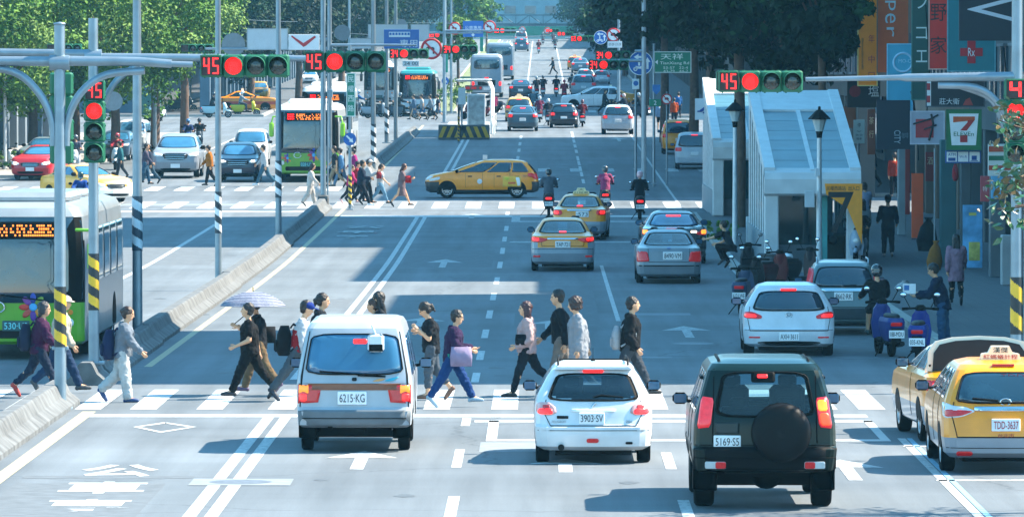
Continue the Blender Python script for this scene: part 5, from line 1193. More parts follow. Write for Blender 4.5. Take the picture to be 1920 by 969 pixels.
round_sign('no_turn_sign', 'large no left turn disc behind the 34 signal', at(809, 92, 262), sz(20, 262), 'no_left'); round_sign('no_turn_sign', 'no left turn disc left of blue lane sign', at(853, 54, 405), sz(12, 405), 'no_left'); round_sign('no_turn_sign', 'no turn disc right of the blue lane sign', at(918, 51, 405), sz(12, 405), 'no_left')
for l, px, py in (('tiny no turn disc hung under the footbridge, the left one', 979, 57), ('tiny restriction disc by the far red signal', 1026, 58)): round_sign('no_turn_sign', l, at(px, py, 780), sz(6.5, 780), 'no_left')
round_sign('scooter_sign', 'large blue disc with scooter and two arrows', at(1201, 119, 268), sz(23, 268), 'blue_scooter'); round_sign('scooter_sign', 'smaller far blue disc with scooter and arrows', at(1126, 71, 405), sz(13, 405), 'blue_scooter'); round_sign('no_turn_sign', 'partly leaf hidden red ring disc beside far blue disc', at(1150, 66, 405), sz(13, 405), 'no_truck'); brd('time_plate', 'small white plate under the far red ring disc', 1139, 1166, 78, 90, 405, '#cfd6da', [('07-09 17-19', 0, 0, .85, .4, '#333a40')])
brd('street_sign', 'green street sign for TianXiang road beside the blue disc', 1226, 1296, 97, 137, 262, '#127a5e', [('天祥', -.02, .26, .6, .28, '#e6efe9'), ('TianXiang Rd', .05, -.06, .78, .17, '#e6efe9'), ('53-57   22-4', .08, -.26, .66, .12, '#d5e2da'), ('43-79   44-2', .08, -.42, .66, .12, '#d5e2da')], frame='#cfd8d4', parts=[('arrow', lambda t, y: t.prism([(-.74, 0), (-.62, .1), (-.62, -.1)], y-.008, y), WHITE)])
o = pole('sign_post', 'grey post with green route shield beside sidewalk walkers', (PX(1226, 262), 262, gz(262)+.1), 5.9, .06, .05, None, cat='sign post')
t = MB(); t.bbox((.05, -.09, HC-(193-VY)/S(262)-gz(262)-.1), (.5, .04, .3), .02); b = t.build('route_plate', mat('#127a5e', .5), o); t = MB(); put_text(t, '2', (.05, -.113, HC-(193-VY)/S(262)-gz(262)-.1), .12, .18); t.build('lettering', WHITE, b)
t = MB(); t.prism([(-.16, .2), (.16, .2), (.16, -.05), (0, -.22), (-.16, -.05)], -.09, -.07); s_ = t.build('shield_plate', mat('#2a6fb4', .5), o, (.1, 0, HC-(168-VY)/S(262)-gz(262)-.1))
round_sign('no_pedestrian_sign', 'red ringed disc sign low beside two sidewalk walkers', at(1250, 186, 262), sz(10, 262), 'no_truck'); pole('sign_post', 'thin post under the red ringed disc', (PX(1250, 262.1), 262.12, gz(262)+.14), HC-(178-VY)/S(262)-gz(262), .035, .035, None, cat='sign post')
o = pole('sign_post', 'grey post carrying a small blue square sign', (PX(1192, 268.1), 268.15, gz(268)), HC-(98-VY)/S(268)-gz(268), .06, .05, None, cat='sign post'); t = MB(); z = HC-(158-VY)/S(268)-gz(268); t.bbox((0, -.08, z), (.3, .03, .45), .01); disc(t, 0, z+.03, .11, -.102, -.095, 1); t.build('blue_plate', [mat('#d8e2e8', .5), mat('#1d62b0', .5)], o)
brd('street_sign', 'tall green street name banner right of the lamp post', 650, 667, 137, 219, 231, '#14805f', [('民權西路', 0, 0, .55, None, '#e8f0ea')]) if False else None
o = board('street_sign', 'tall green vertical street name sign over the median', at(658, 178, 231), sz(17, 231), sz(82, 231), '#14856a', [(ch, 0, .58-.36*i, .22, .24, '#e8f0ea') for i, ch in enumerate('民權西路')], frame='#dfe8e2')
o = pole('sign_post', 'median post with blue arrow disc and black yellow marker', (PX(656, 231), 231.1, gz(231)), 6.1, .06, .05, (.2, 1.3, '#d8b43a', '#1a2226'), cat='sign post'); round_sign('keep_right_sign', 'blue disc with white arrow on the median post', at(656, 261, 230.9), sz(12, 230.9), 'blue_arrow')
for l, px, py, pw, ph, Y in (('far green vertical street name strip by far mast', 836, 115, 8, 42, 400), ('farther green vertical strip beside the coach', 903, 80, 6, 34, 520)): board('street_sign', l, at(px, py, Y), sz(pw, Y), sz(ph, Y), '#17907a')
round_sign('keep_right_sign', 'small far blue arrow disc by the median bushes', at(835, 152, 400), sz(7, 400), 'blue_arrow')
# ---- bus stop island
yi = G(865, 262).y; zi = gz(yi); xi0, xi1 = PX(822, yi), PX(918, yi)
mb = MB(); strip(mb, xi0, xi1, yi+.3, yi+42, .16); 
for x in (xi0, xi1): mb.add([(x, yi+.3+j*6.95, gz(yi+.3+j*6.95)+d) for j in range(7) for d in (-.1, .16)], [(2*j, 2*j+2, 2*j+3, 2*j+1) for j in range(6)])
mb.add([(xi0, yi+.3, zi-.1), (xi1, yi+.3, zi-.1), (xi1, yi+.3, zi+.16), (xi0, yi+.3, zi+.16)], [(0, 1, 2, 3)]); mb.build('island_pavement', mat('#9a9d9c', .85, 0, 0, .15, 2))['kind'] = 'structure'
o = empty('island_barrier', ((xi0+xi1)/2, yi, zi), 0, 'concrete island end block with yellow black chevron stripes', 'barrier'); wI = xi1-xi0
MB().bbox((0, .2, .42), (wI, .4, .85), .04).build('block', CONC, o); t = MB()
for k in range(13):
    x = -wI/2+wI*k/13; xx = x+wI/26; d = .26 if xx < 0 else -.26
    t.prism([(x, .12), (x+wI/13, .12), (x+wI/13+d, .74), (x+d, .74)] if -wI/2 <= min(x, x+d) and max(x+wI/13, x+wI/13+d) <= wI/2 else [(x, .12), (x+wI/13, .12), (x+wI/13, .74), (x, .74)], -.014-.001*(k % 2), -.002, mi=k % 2)
t.build('chevron_stripes', [mat('#d9a62a', .5), mat('#232a2e', .5)], o)
o = empty('bus_shelter', (PX(893, yi+6), yi+6, gz(yi+6)+.16), 0, 'white metal bus shelter with curved roof on the striped island', 'bus shelter'); hs_ = 3.1
WP = mat('#e6ecee', .5)
for k in range(4):
    y = k*6.5; t = MB(); t.tube([(.85, y, 0), (.85, y, hs_-.5), (.7, y, hs_-.12), (.4, y, hs_), (-1.1, y, hs_-.02)], .055, 8); t.build('frame_post', WP, o)
t = MB(); t.bbox((-.2, 9.7, hs_+.05), (1.9, 21, .07), .02); t.build('shelter_roof', WP, o); t = MB(); t.box((.86, 9.7, 1.5), (.03, 19.4, 1.9)); t.build('back_panel', seeglass('#bcd6de'), o)
t = MB(); t.bbox((-.15, -.1, hs_-.42), (1.0, .12, .3), .02); d = t.build('arrival_display', mat('#5f676c', .4), o); t = MB(); r_ = random.Random(4)
for k in range(22):
    if r_.random() < .8: t.box((-.6+k*.042, -.165, hs_-.42), (.03, .01, .14))
t.build('led_lettering', LEDDIM, d)
t = MB(); t.bbox((0, -.3, 1.2), (1.05, .1, 2.3), .02); k_ = t.build('map_panel', WP, o); t = MB(); t.box((0, -.36, 1.3), (.9, .02, 1.9)); t.build('pane', mat('#7f9aa4', .2, 0, .1, .4, 3), k_)
for k in range(2): t = MB(); t.tube([(1.0, k*9+.0, 0), (1.0, k*9, 1.1), (1.0, k*9+8.5, 1.1), (1.0, k*9+8.5, 0)], .035, 6); t.tube([(1.0, k*9, .6), (1.0, k*9+8.5, .6)], .03, 6); t.build('railing', WP, o)
o = pole('marker_post', 'yellow black warning post before the striped island', (PX(860, yi-9), yi-9, gz(yi-9)), 1.5, .06, .06, (.1, 1.5, '#d8a22c', '#232a2e'), cat='post'); pole('stop_post', 'grey bus stop post with box on the island', (PX(866, yi+3), yi+3, gz(yi+3)+.16), 2.6, .05, .05, None, cat='post')
o = board('stop_box', 'grey bus stop information box on its post', (PX(866, yi+2.8), yi+2.9, gz(yi)+2.45), .42, .95, '#cdd5d8')
for l, px, by, r_, h in (('round green bush on the median past the coach stop', 850, 178, 1.1, 1.6), ('dark green median bush behind waiting scooters', 838, 205, 1.3, 1.9), ('taller median bush beside the far blue disc', 862, 200, 1.0, 1.7)): shrub(l, G(px, by), r_, h, 'light', 3)
# ---- footbridge
Yb = 915; z0 = HC-(47-VY)/S(Yb); z1 = HC-(29-VY)/S(Yb); o = empty('footbridge', (PX(980, Yb), Yb, gz(Yb)), 0, 'grey steel truss footbridge crossing the far end of the road', 'footbridge'); SB = mat('#4e6470', .6, .3)
za, zb = z0-gz(Yb), z1-gz(Yb); t = MB(); t.box((0, 0, za), (22, 2.2, .35)); t.build('deck', SB, o); t = MB(); t.box((0, -1, zb), (22, .14, .16)); t.box((0, 1, zb), (22, .14, .16)); t.build('handrail', SB, o); t = MB()
for k in range(12):
    x = -11+2*k; t.box((x, -1, (za+zb)/2), (.12, .12, zb-za))
    if k < 11: t.tube([(x, -1, za if k % 2 else zb), (x+2, -1, zb if k % 2 else za)], .07, 5)
t.build('truss', SB, o)
for x in (-10.5, 10.5): t = MB(); t.box((x, 0, za/2), (.7, .9, za)); t.build('pier', CONC, o)
brd('direction_sign', 'wide green overhead sign under the footbridge', 905, 1075, 50, 67, 935, '#1d8a72')
# ================================================================ metro entrances
def entrance(label, px0, px1, by, Lr, number=None):
    a = G(px0, by, .14); b = G(px1, by, .14); Wd = b.x-a.x; o = empty('metro_entrance', (a.x+Wd/2, a.y, a.z), 0, label, 'metro entrance'); hf, hb = 2.62, 4.75; pan = mat('#c4cbce', .5, .0, 0, .1, 2); gw = mat('#46707e', .4, 0, 0, .2, 1.2, spec=.4, name='roof_glass'); 
    def roof(y): return hf+(hb-hf)*y/Lr
    t = MB(); x0, x1 = -Wd/2, Wd/2
    th = math.atan((hb-hf)/Lr); 
    def slabp(xa, xb, ya, yb, up, thick, mi=0): t.add([(x, y, roof(y)+up-d) for d in (0, thick) for x, y in ((xa, ya), (xb, ya), (xb, yb), (xa, yb))], [(0, 1, 2, 3), (7, 6, 5, 4), (0, 4, 5, 1), (1, 5, 6, 2), (2, 6, 7, 3), (3, 7, 4, 0)], mi)
    slabp(x0, x0+.3, 0, Lr, .12, .3); slabp(x1-.3, x1, 0, Lr, .12, .3); slabp(-.06, .06, 0, Lr, .07, .1); slabp(x0+.3, x1-.3, Lr*.74, Lr, .09, .14); t.build('roof_frame', pan, o)
    t = MB()
    for k in range(6):
        ya, yb = Lr*.74*k/6+.03, Lr*.74*(k+1)/6-.03
        for xa, xb in ((x0+.3, -.06), (.06, x1-.3)): slabp(xa, xb, ya, yb, .03, .04)
    t.build('roof_glass', gw, o)
    t = MB(); pr = [(.35, hf+.1), (.1, hf+.08), (-.12, hf-.02), (-.2, hf-.2), (-.2, hf-.6), (-.1, hf-.66), (.35, hf-.66)]; t.prism([(a_, b_) for a_, b_ in pr], x0, x1, 'X'); t.build('front_fascia', pan, o)
    for s in (-1, 1):
        t = MB(); t.bbox((s*(Wd/2-.2), .1, hf/2-.27), (.4, .35, hf-.55), .03); t.build('front_pillar', pan, o)
        n = int(Lr/1.7)
        for k in range(n+1): y = .3+(Lr-.4)*k/n; t = MB(); t.box((s*(Wd/2-.06), y, .9+(roof(y)-.9)/2-.1), (.07, .55, roof(y)-1.1)); t.build('mullion', mat('#d5dde1', .4), o)
        t = MB(); xs = s*(Wd/2-.06)
        t.add([(xs-.015, .3, .9), (xs-.015, Lr, .9), (xs-.015, Lr, roof(Lr)-.2), (xs-.015, .3, roof(.3)-.2), (xs+.015, .3, .9), (xs+.015, Lr, .9), (xs+.015, Lr, roof(Lr)-.2), (xs+.015, .3, roof(.3)-.2)], [(0, 1, 2, 3), (7, 6, 5, 4), (0, 3, 7, 4), (1, 5, 6, 2), (3, 2, 6, 7), (0, 4, 5, 1)]); t.build('side_glass', seeglass('#7fa3ad'), o)
        t = MB(); t.box((xs, Lr/2, .45), (.14, Lr, .9)); t.build('side_wall', mat('#7d8b92', .6, 0, 0, .12, 2), o)
    t = MB(); t.box((0, Lr, hb/2), (Wd-.3, .1, hb-.2)); t.build('back_wall', mat('#6f9aa0', .6), o)
    t = MB(); t.box((-Wd*.16, .3, 1.2), (Wd*.42, .03, hf-.9)); t.build('door_glass', seeglass('#8fc0c0'), o); t = MB(); t.box((Wd*.08, .42, 1.1), (Wd*.16, .06, 2.1)); t.build('teal_panel', mat('#3aa0a0', .4), o)
    t = MB(); t.box((-Wd*.16, .28, .3), (Wd*.46, .08, .6)); t.build('planter_wall', mat('#4c565c', .7), o)
    if number:
        y = -.32; s_ = 66.; t = MB(); t.prism([(.32, hf-.32), (Wd/2+.02, hf-.32), (Wd/2+.02, hf-2.0), (.95, hf-1.0), (.36, hf-.62)], y-.04, y); n_ = t.build('exit_sign', mat('#f79a10', .5, 0, 0, .08), o); t = MB()
        put_text(t, number, (.77, y-.042, hf-1.12), .7, 1.15); put_text(t, '民權西路站  出入口', (.82, y-.042, hf-.45), .9, .13); t.build('lettering', INK, n_)
    return o
entrance('nearer metro entrance with sloping blue glass roof and exit sign 7', 1433, 1614, 500, 13.5, '7'); entrance('farther metro entrance behind the trees and lantern', 1336, 1470, 405, 14)
brd('metro_sign', 'pale metro totem with blue looping emblem beside the far entrance', 1303, 1332, 185, 225, 232, '#b6c2ca', parts=[('emblem', lambda t, y: (t.tube([(-.1, y-.01, -.06), (.12, y-.01, .1), (.2, y-.01, .1)], .03, 6), t.tube([(-.2, y-.01, -.08), (-.05, y-.01, -.08), (.1, y-.01, .02)], .03, 6), t.tube([(.0, y-.01, -.14), (.2, y-.01, -.06)], .03, 6)), mat('#1d3f86', .5))])
lantern('street_lantern', 'black hooded lantern in front of the number 7 sign', G(1536, 509, .14), 3.6, 'plaza lanterns'); lantern('street_lantern', 'black hooded lantern beside the tree trunks', G(1378, 460, .14), 3.6, 'plaza lanterns')
def cabinet(label, px, by, w, h, color, name='utility_cabinet', dz=.14):
    o = empty(name, G(px, by, dz), 0, label, 'cabinet'); MB().bbox((0, .2, h/2), (w, .4, h), .02).build('case', mat(color, .55, 0, 0, .1), o); t = MB(); t.bbox((0, -.012, h/2), (w*.9, .03, h*.86), .008); t.box((w*.3, -.04, h*.55), (.03, .04, .12)); t.build('door', mat(color, .5, 0, 0, .1), o); return o
cabinet('dark green utility cabinet behind the lantern', 1552, 490, 1.0, .75, '#2d4f48'); cabinet('grey box standing beside the tree trunk', 1410, 455, .35, .8, '#a9b8c0')
for l, px, py, w_, h_ in (('grey meter box hung on the lantern post', 1518, 373, .26, .45), ('small white box high on the lantern post', 1533, 323, .14, .22)): board('meter_box', l, P(px, py, G(1536, 509, .14).y-.12), w_, h_, '#b4c2ca', cat='box', depth=.2)
o = empty('security_camera', P(1556, 336, 176.2), 0, 'white dome security camera over the exit sign', 'camera'); t = MB(); t.ell((0, 0, 0), (.1, .1, .12), 12, 8); t.tube([(0, 0, .1), (0, .3, .12)], .03, 6); t.build('housing', WHITE, o); t = MB(); t.ell((0, -.06, -.05), (.07, .07, .07), 10, 6); t.build('dome_lens', BLACK, o)
# ---- shop signs over the right pavement
brd('shop_sign', 'yellow vertical banner sign with red lettering beside the tree crown', 1607, 1645, -40, 162, 205, '#f08c08', [('年', .2, -.06, .3, .075, '#a6222a'), ('中', .2, -.25, .3, .07, '#a6222a'), ('口', .2, -.4, .3, .06, '#a6222a'), ('SINCE', -.25, -.2, .08, .3, '#6a5a2a')], frame='#d8c878')
brd('shop_sign', 'orange vertical sign with pale letters reading oer', 1643, 1704, -60, 138, 203, '#e06326', [('per', -.08, -.08, .62, .28, '#d3e0e6', R(-90))][:0]+[('p', -.08, .14, .3, .1, '#d3e0e6', R(-90)), ('e', -.08, .02, .3, .1, '#d3e0e6', R(-90)), ('r', -.08, -.11, .3, .07, '#d3e0e6', R(-90))], frame='#7d6a5a')
brd('shop_sign', 'light blue hanging sign with a pale ring', 1662, 1711, 82, 238, 198, '#3fa0c0', [('MO-', -.05, -.42, .6, .06, '#9fd4ea'), ('MO-O', .2, .29, .5, .045, '#9fd4ea')], frame='#7fc4e2', parts=[('ring', lambda t, y: t.lathe([(.26, y), (.26, y-.01), (.33, y-.01), (.33, y)], (.1, 0, .72), 'Y', 28), mat('#9cc6e0', .5))])
brd('shop_sign', 'dark green vertical sign with white strokes', 1708, 1743, -40, 188, 192, '#0f4a45', [('フ', .05, .3, .6, .1, '#c8d8d8'), ('コ', .05, .05, .6, .1, '#c8d8d8'), ('エ', .05, -.14, .6, .1, '#c8d8d8')], frame='#2d6f68')
brd('shop_sign', 'red vertical sign with two bold black characters', 1740, 1778, -60, 131, 188, '#d42a1a', [('野', .0, .06, .8, .17, '#1a1416'), ('家', .0, -.26, .8, .17, '#1a1416'), ('吉', 0, .36, .8, .16, '#1a1416')], frame='#c9a79a')
def cross(t, y): t.box((0, y-.012, -.33), (.62, .02, .22)); t.box((0, y-.012, -.33), (.22, .024, .62))
brd('pharmacy_sign', 'teal sign with red cross below the navy sign', 1775, 1866, -20, 135, 184, '#1c7a86', [('Rx', .0, -.262, .14, .1, '#dfe6ea')], frame='#5fa5b5', parts=[('red_cross', lambda t, y: (t.box((0, y-.008, -.64), (.66, .012, .24)), t.box((0, y-.009, -.64), (.24, .016, .66))), mat('#b5202c', .5))])
brd('shop_sign', 'large navy sign with a white letter on its side', 1797, 1908, -90, 77, 176, '#15222f', [('V', .02, -.147, .40, .50, '#cfd8e2', R(-90))])
brd('shop_sign', 'black sign with white characters and red mark under the mast arm', 1735, 1846, 148, 201, 182, '#14202a', [('莊大衛', -.1, -.3, .34, .22, '#d5dde0'), ('▶▶@', .0, .3, .2, .1, '#c9d2d6')], frame='#3a4a54', parts=[('red_mark', lambda t, y: t.prism([(.22, -.36), (.52, -.36), (.42, -.14), (.3, -.2)], y-.008, y), mat('#a83a32', .5)), ('stripe_end', lambda t, y: (t.box((-.78, y-.006, 0), (.14, .01, .8)), t.box((-.78, y-.013, .18), (.1, .006, .2), 1), t.box((-.78, y-.013, -.18), (.1, .006, .2), 1)), [WHITE, mat('#b03038', .5)])])
brd('shop_sign', 'grey square sign with red square and black brush strokes', 1706, 1771, 208, 271, 174, '#9aa0b0', [('頂呱', .3, -.1, .0001, .0001, '#222222')][:0], frame='#b5bac6', parts=[('red_square', lambda t, y: t.box((-.08, y-.006, -.02), (.5, .01, .52)), mat('#a02a30', .5)), ('brush_strokes', lambda t, y: (t.tube([(-.4, y-.016, .1), (.1, y-.016, .25), (.3, y-.016, .36)], .025, 6), t.tube([(.1, y-.016, .38), (.16, y-.016, .1), (.04, y-.016, -.36)], .03, 6), t.tube([(-.1, y-.016, -.05), (.25, y-.016, .08)], .025, 6)), INK)])
def seven(t, y):
    t.prism([(-.29, .36), (.3, .36), (.3, .26), (-.29, .26-.06)], y-.014, y-.008, mi=0); t.prism([(.3, .27), (.08, -.02), (-.1, -.02), (.1, .2), (.1, .26)], y-.0145, y-.008, mi=1); t.box((-.0, y-.011, -.24), (.2, .006, .2), 1)
bo = brd('store_sign', 'green white square sign with big orange red seven', 1773, 1840, 205, 282, 170, '#167040', [('ELEVEn', 0, -.1, .56, .1, '#0f6f4c')], frame='#0d5f40', parts=[('white_panel', lambda t, y: t.prism([(-.4, .44), (.4, .44), (.33, -.42), (-.33, -.42)], y-.006, y), WHITE), ('numeral', seven, [mat('#c8511e', .5), mat('#b02226', .5)])])
for ch in [c for o_ in COL.objects if o_.name.startswith('pharmacy_sign') for c in o_.children if c.name.startswith('lettering')]: ch.location.y = -.016
for ch in bo.children:
    if ch.name.startswith('lettering'): ch.location.y = -.01
brd('store_sign', 'blue plate with three white service squares under the seven sign', 1772, 1839, 282, 306, 170.2, '#1d4f94', [], parts=[('service_square', lambda t, y: [t.box((x, y-.005, 0), (.28, .008, .27)) for x in (-.31, 0, .31)], WHITE), ('lettering', lambda t, y: (put_text(t, 'ATM', (-.31, y-.01, .06), .2, .08), put_text(t, 'Wi-Fi', (0, y-.01, .0), .2, .07), t.box((-.31, y-.012, -.07), (.2, .006, .09)), t.box((.3, y-.012, -.03), (.14, .006, .12)), t.box((.3, y-.012, -.11), (.2, .006, .02))), mat('#1d4f94', .5))])
brd('shop_sign', 'dark blue sign with sideways white lettering under the light blue sign', 1643, 1706, 188, 280, 196.5, '#101f30', [('CITY', .12, -.25, .4, .13, '#9fb0ba', R(-90)), ('咖啡', .35, -.22, .2, .12, '#5f7682')])
brd('shop_sign', 'dark sign with red round mark and white brush character', 1588, 1650, 150, 202, 214, '#172430', [('塩', .3, .1, .32, .4, '#d2dadd')], parts=[('red_round', lambda t, y: disc(t, -.3, .08, .2, y-.008, y), mat('#7d2430', .6))])
o = pole('sign_post', 'thin post holding the white parking sign', (PX(1610, 186), 186, .14+gz(186)), 3.9, .035, .035, None, cat='sign post'); brd('parking_sign', 'white parking sign with black text on a thin post', 1600, 1621, 225, 269, 185.9, '#cfd6cc', [('停', 0, .28, .3, .18, '#22282c'), ('↔', 0, .02, .5, .05, '#22282c'), ('06-20', 0, -.14, .6, .08, '#44505a'), ('機車', 0, -.3, .5, .1, '#44505a')])
for l, px0, px1, py0, py1, Y, cc in (('orange panel column under the dark signs', 1709, 1731, 325, 446, 196, '#e0561e'), ('dark red panel column beside the arcade', 1697, 1706, 280, 402, 199, '#7d2320'), ('brown red panel below the orange one', 1709, 1731, 447, 448+30, 195.8, '#4a2226'), ('rusty panel beside the dark red mark', 1578, 1604, 200, 240, 222, '#7d4426')): brd('arcade_panel', l, px0, px1, py0, py1, Y, cc, cat='panel')
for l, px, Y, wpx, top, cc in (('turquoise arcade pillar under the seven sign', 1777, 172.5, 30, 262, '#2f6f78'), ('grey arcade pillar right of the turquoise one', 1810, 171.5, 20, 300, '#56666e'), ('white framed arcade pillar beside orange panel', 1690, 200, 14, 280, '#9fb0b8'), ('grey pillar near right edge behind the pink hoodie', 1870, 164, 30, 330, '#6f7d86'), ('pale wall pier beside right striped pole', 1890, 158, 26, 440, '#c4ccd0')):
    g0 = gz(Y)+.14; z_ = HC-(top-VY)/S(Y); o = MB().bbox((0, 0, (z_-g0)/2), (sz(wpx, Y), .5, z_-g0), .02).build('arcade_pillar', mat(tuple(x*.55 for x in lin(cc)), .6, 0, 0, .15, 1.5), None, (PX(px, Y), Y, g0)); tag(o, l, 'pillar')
o = brd('fabric_banner', 'hanging blue printed fabric banner with yellow patch beside the pink hoodie', 1805, 1842, 384, 502, 168, '#4f93c4', [], depth=.02, mtl=mat('#5a9ac6', .8, 0, 0, .5, 2.2), parts=[('printed_patch', lambda t, y: t.bbox((.05, y-.004, -.4), (.3, .006, .5), .003), [mat('#b5b05a', .8, 0, 0, .4, 4)]), ('printed_heading', lambda t, y: t.bbox((0, y-.004, .6), (.2, .006, .08), .003), [mat('#b5b05a', .8, 0, 0, .4, 4)])])
o = brd('shop_awning', 'striped orange white green awning edge behind the leaves', 1852, 1900, 270, 330, 160, '#cfd4d0', [], parts=[('stripe', lambda t, y: (t.box((0, y-.006, .28), (.62, .01, .14)), t.box((0, y-.006, .05), (.62, .01, .12), 1), t.box((0, y-.006, -.2), (.62, .01, .12))), [mat('#b5472a', .6), mat('#1d6b4a', .6)])]); brd('shop_poster', 'red poster under the striped awning', 1838, 1855, 330, 378, 163, '#a8434a', [('特', 0, .0, .5, .2, '#e0d0c8')]); brd('shop_poster', 'light blue poster with yellow marks under awning', 1858, 1880, 328, 372, 162, '#5fa8d0', [('咖啡', 0, .1, .7, .25, '#d8c85a')])
o = empty('hanging_cloths', P(1791, 324, 169.5), 0, 'red cloth bundle hanging below the blue service plate', 'cloth'); t = MB(); rings(t, [((0, 0, -.22), .05, .04, 0), ((0, 0, -.1), .09, .06, 0), ((0, 0, .1), .08, .05, 0), ((0, 0, .24), .03, .03, 0)]); t.build('cloth', cloth('#b8414a'), o)
def sack(label, px, by, h, r_, cc, name='sack'):
    o = empty(name, G(px, by, .14), 0, label, 'sack'); t = MB(); rings(t, [((0, 0, 0), r_*.8, r_*.7, 0), ((0, 0, h*.3), r_, r_*.85, 0), ((.02, 0, h*.7), r_*.7, r_*.6, 0), ((.04, 0, h*.9), r_*.25, r_*.25, 0), ((.05, 0, h), r_*.45, r_*.4, 0)]); t.build('sack_body', cloth(cc), o); return o
sack('orange sack leaning on the pavement by the cone', 1752, 506, .8, .22, '#b0742a'); sack('dark sack behind the orange one', 1738, 470, 1.0, .32, '#27343c'); sack('white plastic bag lying on the road by scooters', 1694, 545, .25, .22, '#dde4e8', 'plastic_bag')
o = empty('traffic_cone', G(1766, 500, .14), 0, 'white banded traffic cone beside the orange sack', 'cone'); t = MB(); t.lathe([(.22, 0), (.22, .04), (.16, .05), (.1, .35), (.05, .62), (0, .63)], n=14); t.build('cone_body', mat('#33414a', .6), o); t = MB(); t.lathe([(.125, .25), (.085, .44)], n=14); t.lathe([(.127, .25), (.087, .44)], n=14); t.build('band', WHITE, o)
pole('sign_post', 'dark thin post leaning in front of the turquoise pillar', (PX(1752, 172), 172, .14), 3.3, .02, .02, None, cat='post')
# ================================================================ trees
LT = [(60, 300, 9.6, 4.2, 3.4, 1), (-25, 285, 8.5, 4.4, 3.3, 2), (140, 310, 9.6, 4.6, 3.6, 3), (215, 300, 10, 4.2, 3.7, 4), (290, 320, 10.6, 4.3, 3.6, 5), (345, 345, 10.6, 3.4, 3.2, 6)]
LTL = ['bright green tree with thick trunk at left behind the near pole', 'bright green tree at the left picture edge', 'yellow green tree above the upright signal', 'tall green tree behind the second pole', 'dense green tree left of the slim lamp post', 'smaller green tree beside the near left signal']
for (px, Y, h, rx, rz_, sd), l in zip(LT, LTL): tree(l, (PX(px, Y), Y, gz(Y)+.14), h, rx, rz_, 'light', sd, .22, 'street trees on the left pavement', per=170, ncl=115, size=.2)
for i, (px, Y, h, rx, rz_) in enumerate([(470, 440, 12, 4.5, 4.8), (560, 470, 13, 4.5, 5), (640, 520, 13, 4.5, 5), (700, 600, 12, 4, 5), (395, 430, 11, 4, 4.2), (770, 700, 14, 4.5, 5.5), (800, 820, 14, 5, 6), (840, 900, 15, 5, 6)]):
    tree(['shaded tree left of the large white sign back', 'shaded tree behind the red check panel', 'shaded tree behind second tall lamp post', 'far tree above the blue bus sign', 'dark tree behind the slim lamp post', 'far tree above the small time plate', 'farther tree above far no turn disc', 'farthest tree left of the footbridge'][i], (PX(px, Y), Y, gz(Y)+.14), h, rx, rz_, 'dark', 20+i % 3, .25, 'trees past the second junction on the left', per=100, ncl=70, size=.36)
for i, (px, Y, h, rx, rz_) in enumerate([(893, 600, 8.6, 1.7, 2.7), (925, 760, 9, 2.2, 3.0), (872, 500, 6.5, 1.5, 2.0)]): tree(['slim sunlit median tree above the blue lane sign', 'pale green median tree beside the footbridge', 'short median tree behind the far mast'][i], (-6.7, Y, gz(Y)+.18), h, rx, rz_, 'light', 30+i, .12, 'median trees', per=80, ncl=45, size=.3)
RT = [(1385, 208, 10.6, 3.7, 2.7, .19), (1468, 214, 10.8, 3.0, 2.9, .16), (1330, 262, 11.8, 3.9, 3.0, .18), (1300, 300, 12.6, 4.4, 3.6, .22), (1245, 345, 12.8, 4.4, 3.8, .22), (1210, 430, 10.5, 4.2, 3.1, .22), (1195, 500, 10, 4.2, 3.1, .25), (1172, 590, 9, 4, 3.6, .25), (1150, 700, 9, 4.4, 3.8, .25), (1130, 810, 10, 5, 4.3, .25), (1118, 900, 11, 5.5, 5, .25), (1540, 200, 9.8, 1.5, 2.2, .14)]
RTL = ['dark street tree with twin trunks between the metro entrances', 'dark street tree over the nearer metro roof', 'dark tree behind the TianXiang street sign', 'dark tree beyond the side street corner', 'dark tree above the large blue scooter disc', 'dark tree past the second junction on the right', 'dark tree behind the smaller blue disc', 'far dark tree right of the tiny signals', 'far dark tree beside the footbridge end', 'farther dark tree over the footbridge end', 'farthest dark tree on the right side', 'dark leafy tree beside the yellow banner sign']
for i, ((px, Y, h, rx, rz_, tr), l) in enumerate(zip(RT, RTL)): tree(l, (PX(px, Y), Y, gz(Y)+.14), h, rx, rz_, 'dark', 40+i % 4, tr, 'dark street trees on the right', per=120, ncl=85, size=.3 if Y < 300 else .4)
o = empty('broadleaf_tree', (7.6, 78, 0), 0, 'leafy branch with large leaves hanging in at the upper right edge', 'tree'); r = random.Random(11); t = MB(); t.tube([(.8, 0, 0), (.75, 0, 3.2), (.5, 0, 4.4)], [.1, .08, .05], 8); br = []
Yl = 78
for i in range(9):
    e = Vector((PX(1872+r.uniform(0, 70), Yl)-7.6, r.uniform(-.5, .5), HC-(r.uniform(215, 400)-VY)/S(Yl))); t.tube([(.7, 0, 3.6), (e+Vector((.7, 0, 3.6)))/2+Vector((0, 0, .2)), e], [.03, .02, .008], 5); br.append(e)
for i in range(26):
    e = Vector((r.uniform(-.9, 2.0), r.uniform(-1.3, 1.3), r.uniform(3.3, 5.6))); t.tube([(.62, 0, 3.9), (e+Vector((.6, 0, 3.9)))/2+Vector((0, 0, .15)), e], [.03, .02, .008], 5); br.append(e)
t.build('trunk', BARK, o); t = MB()
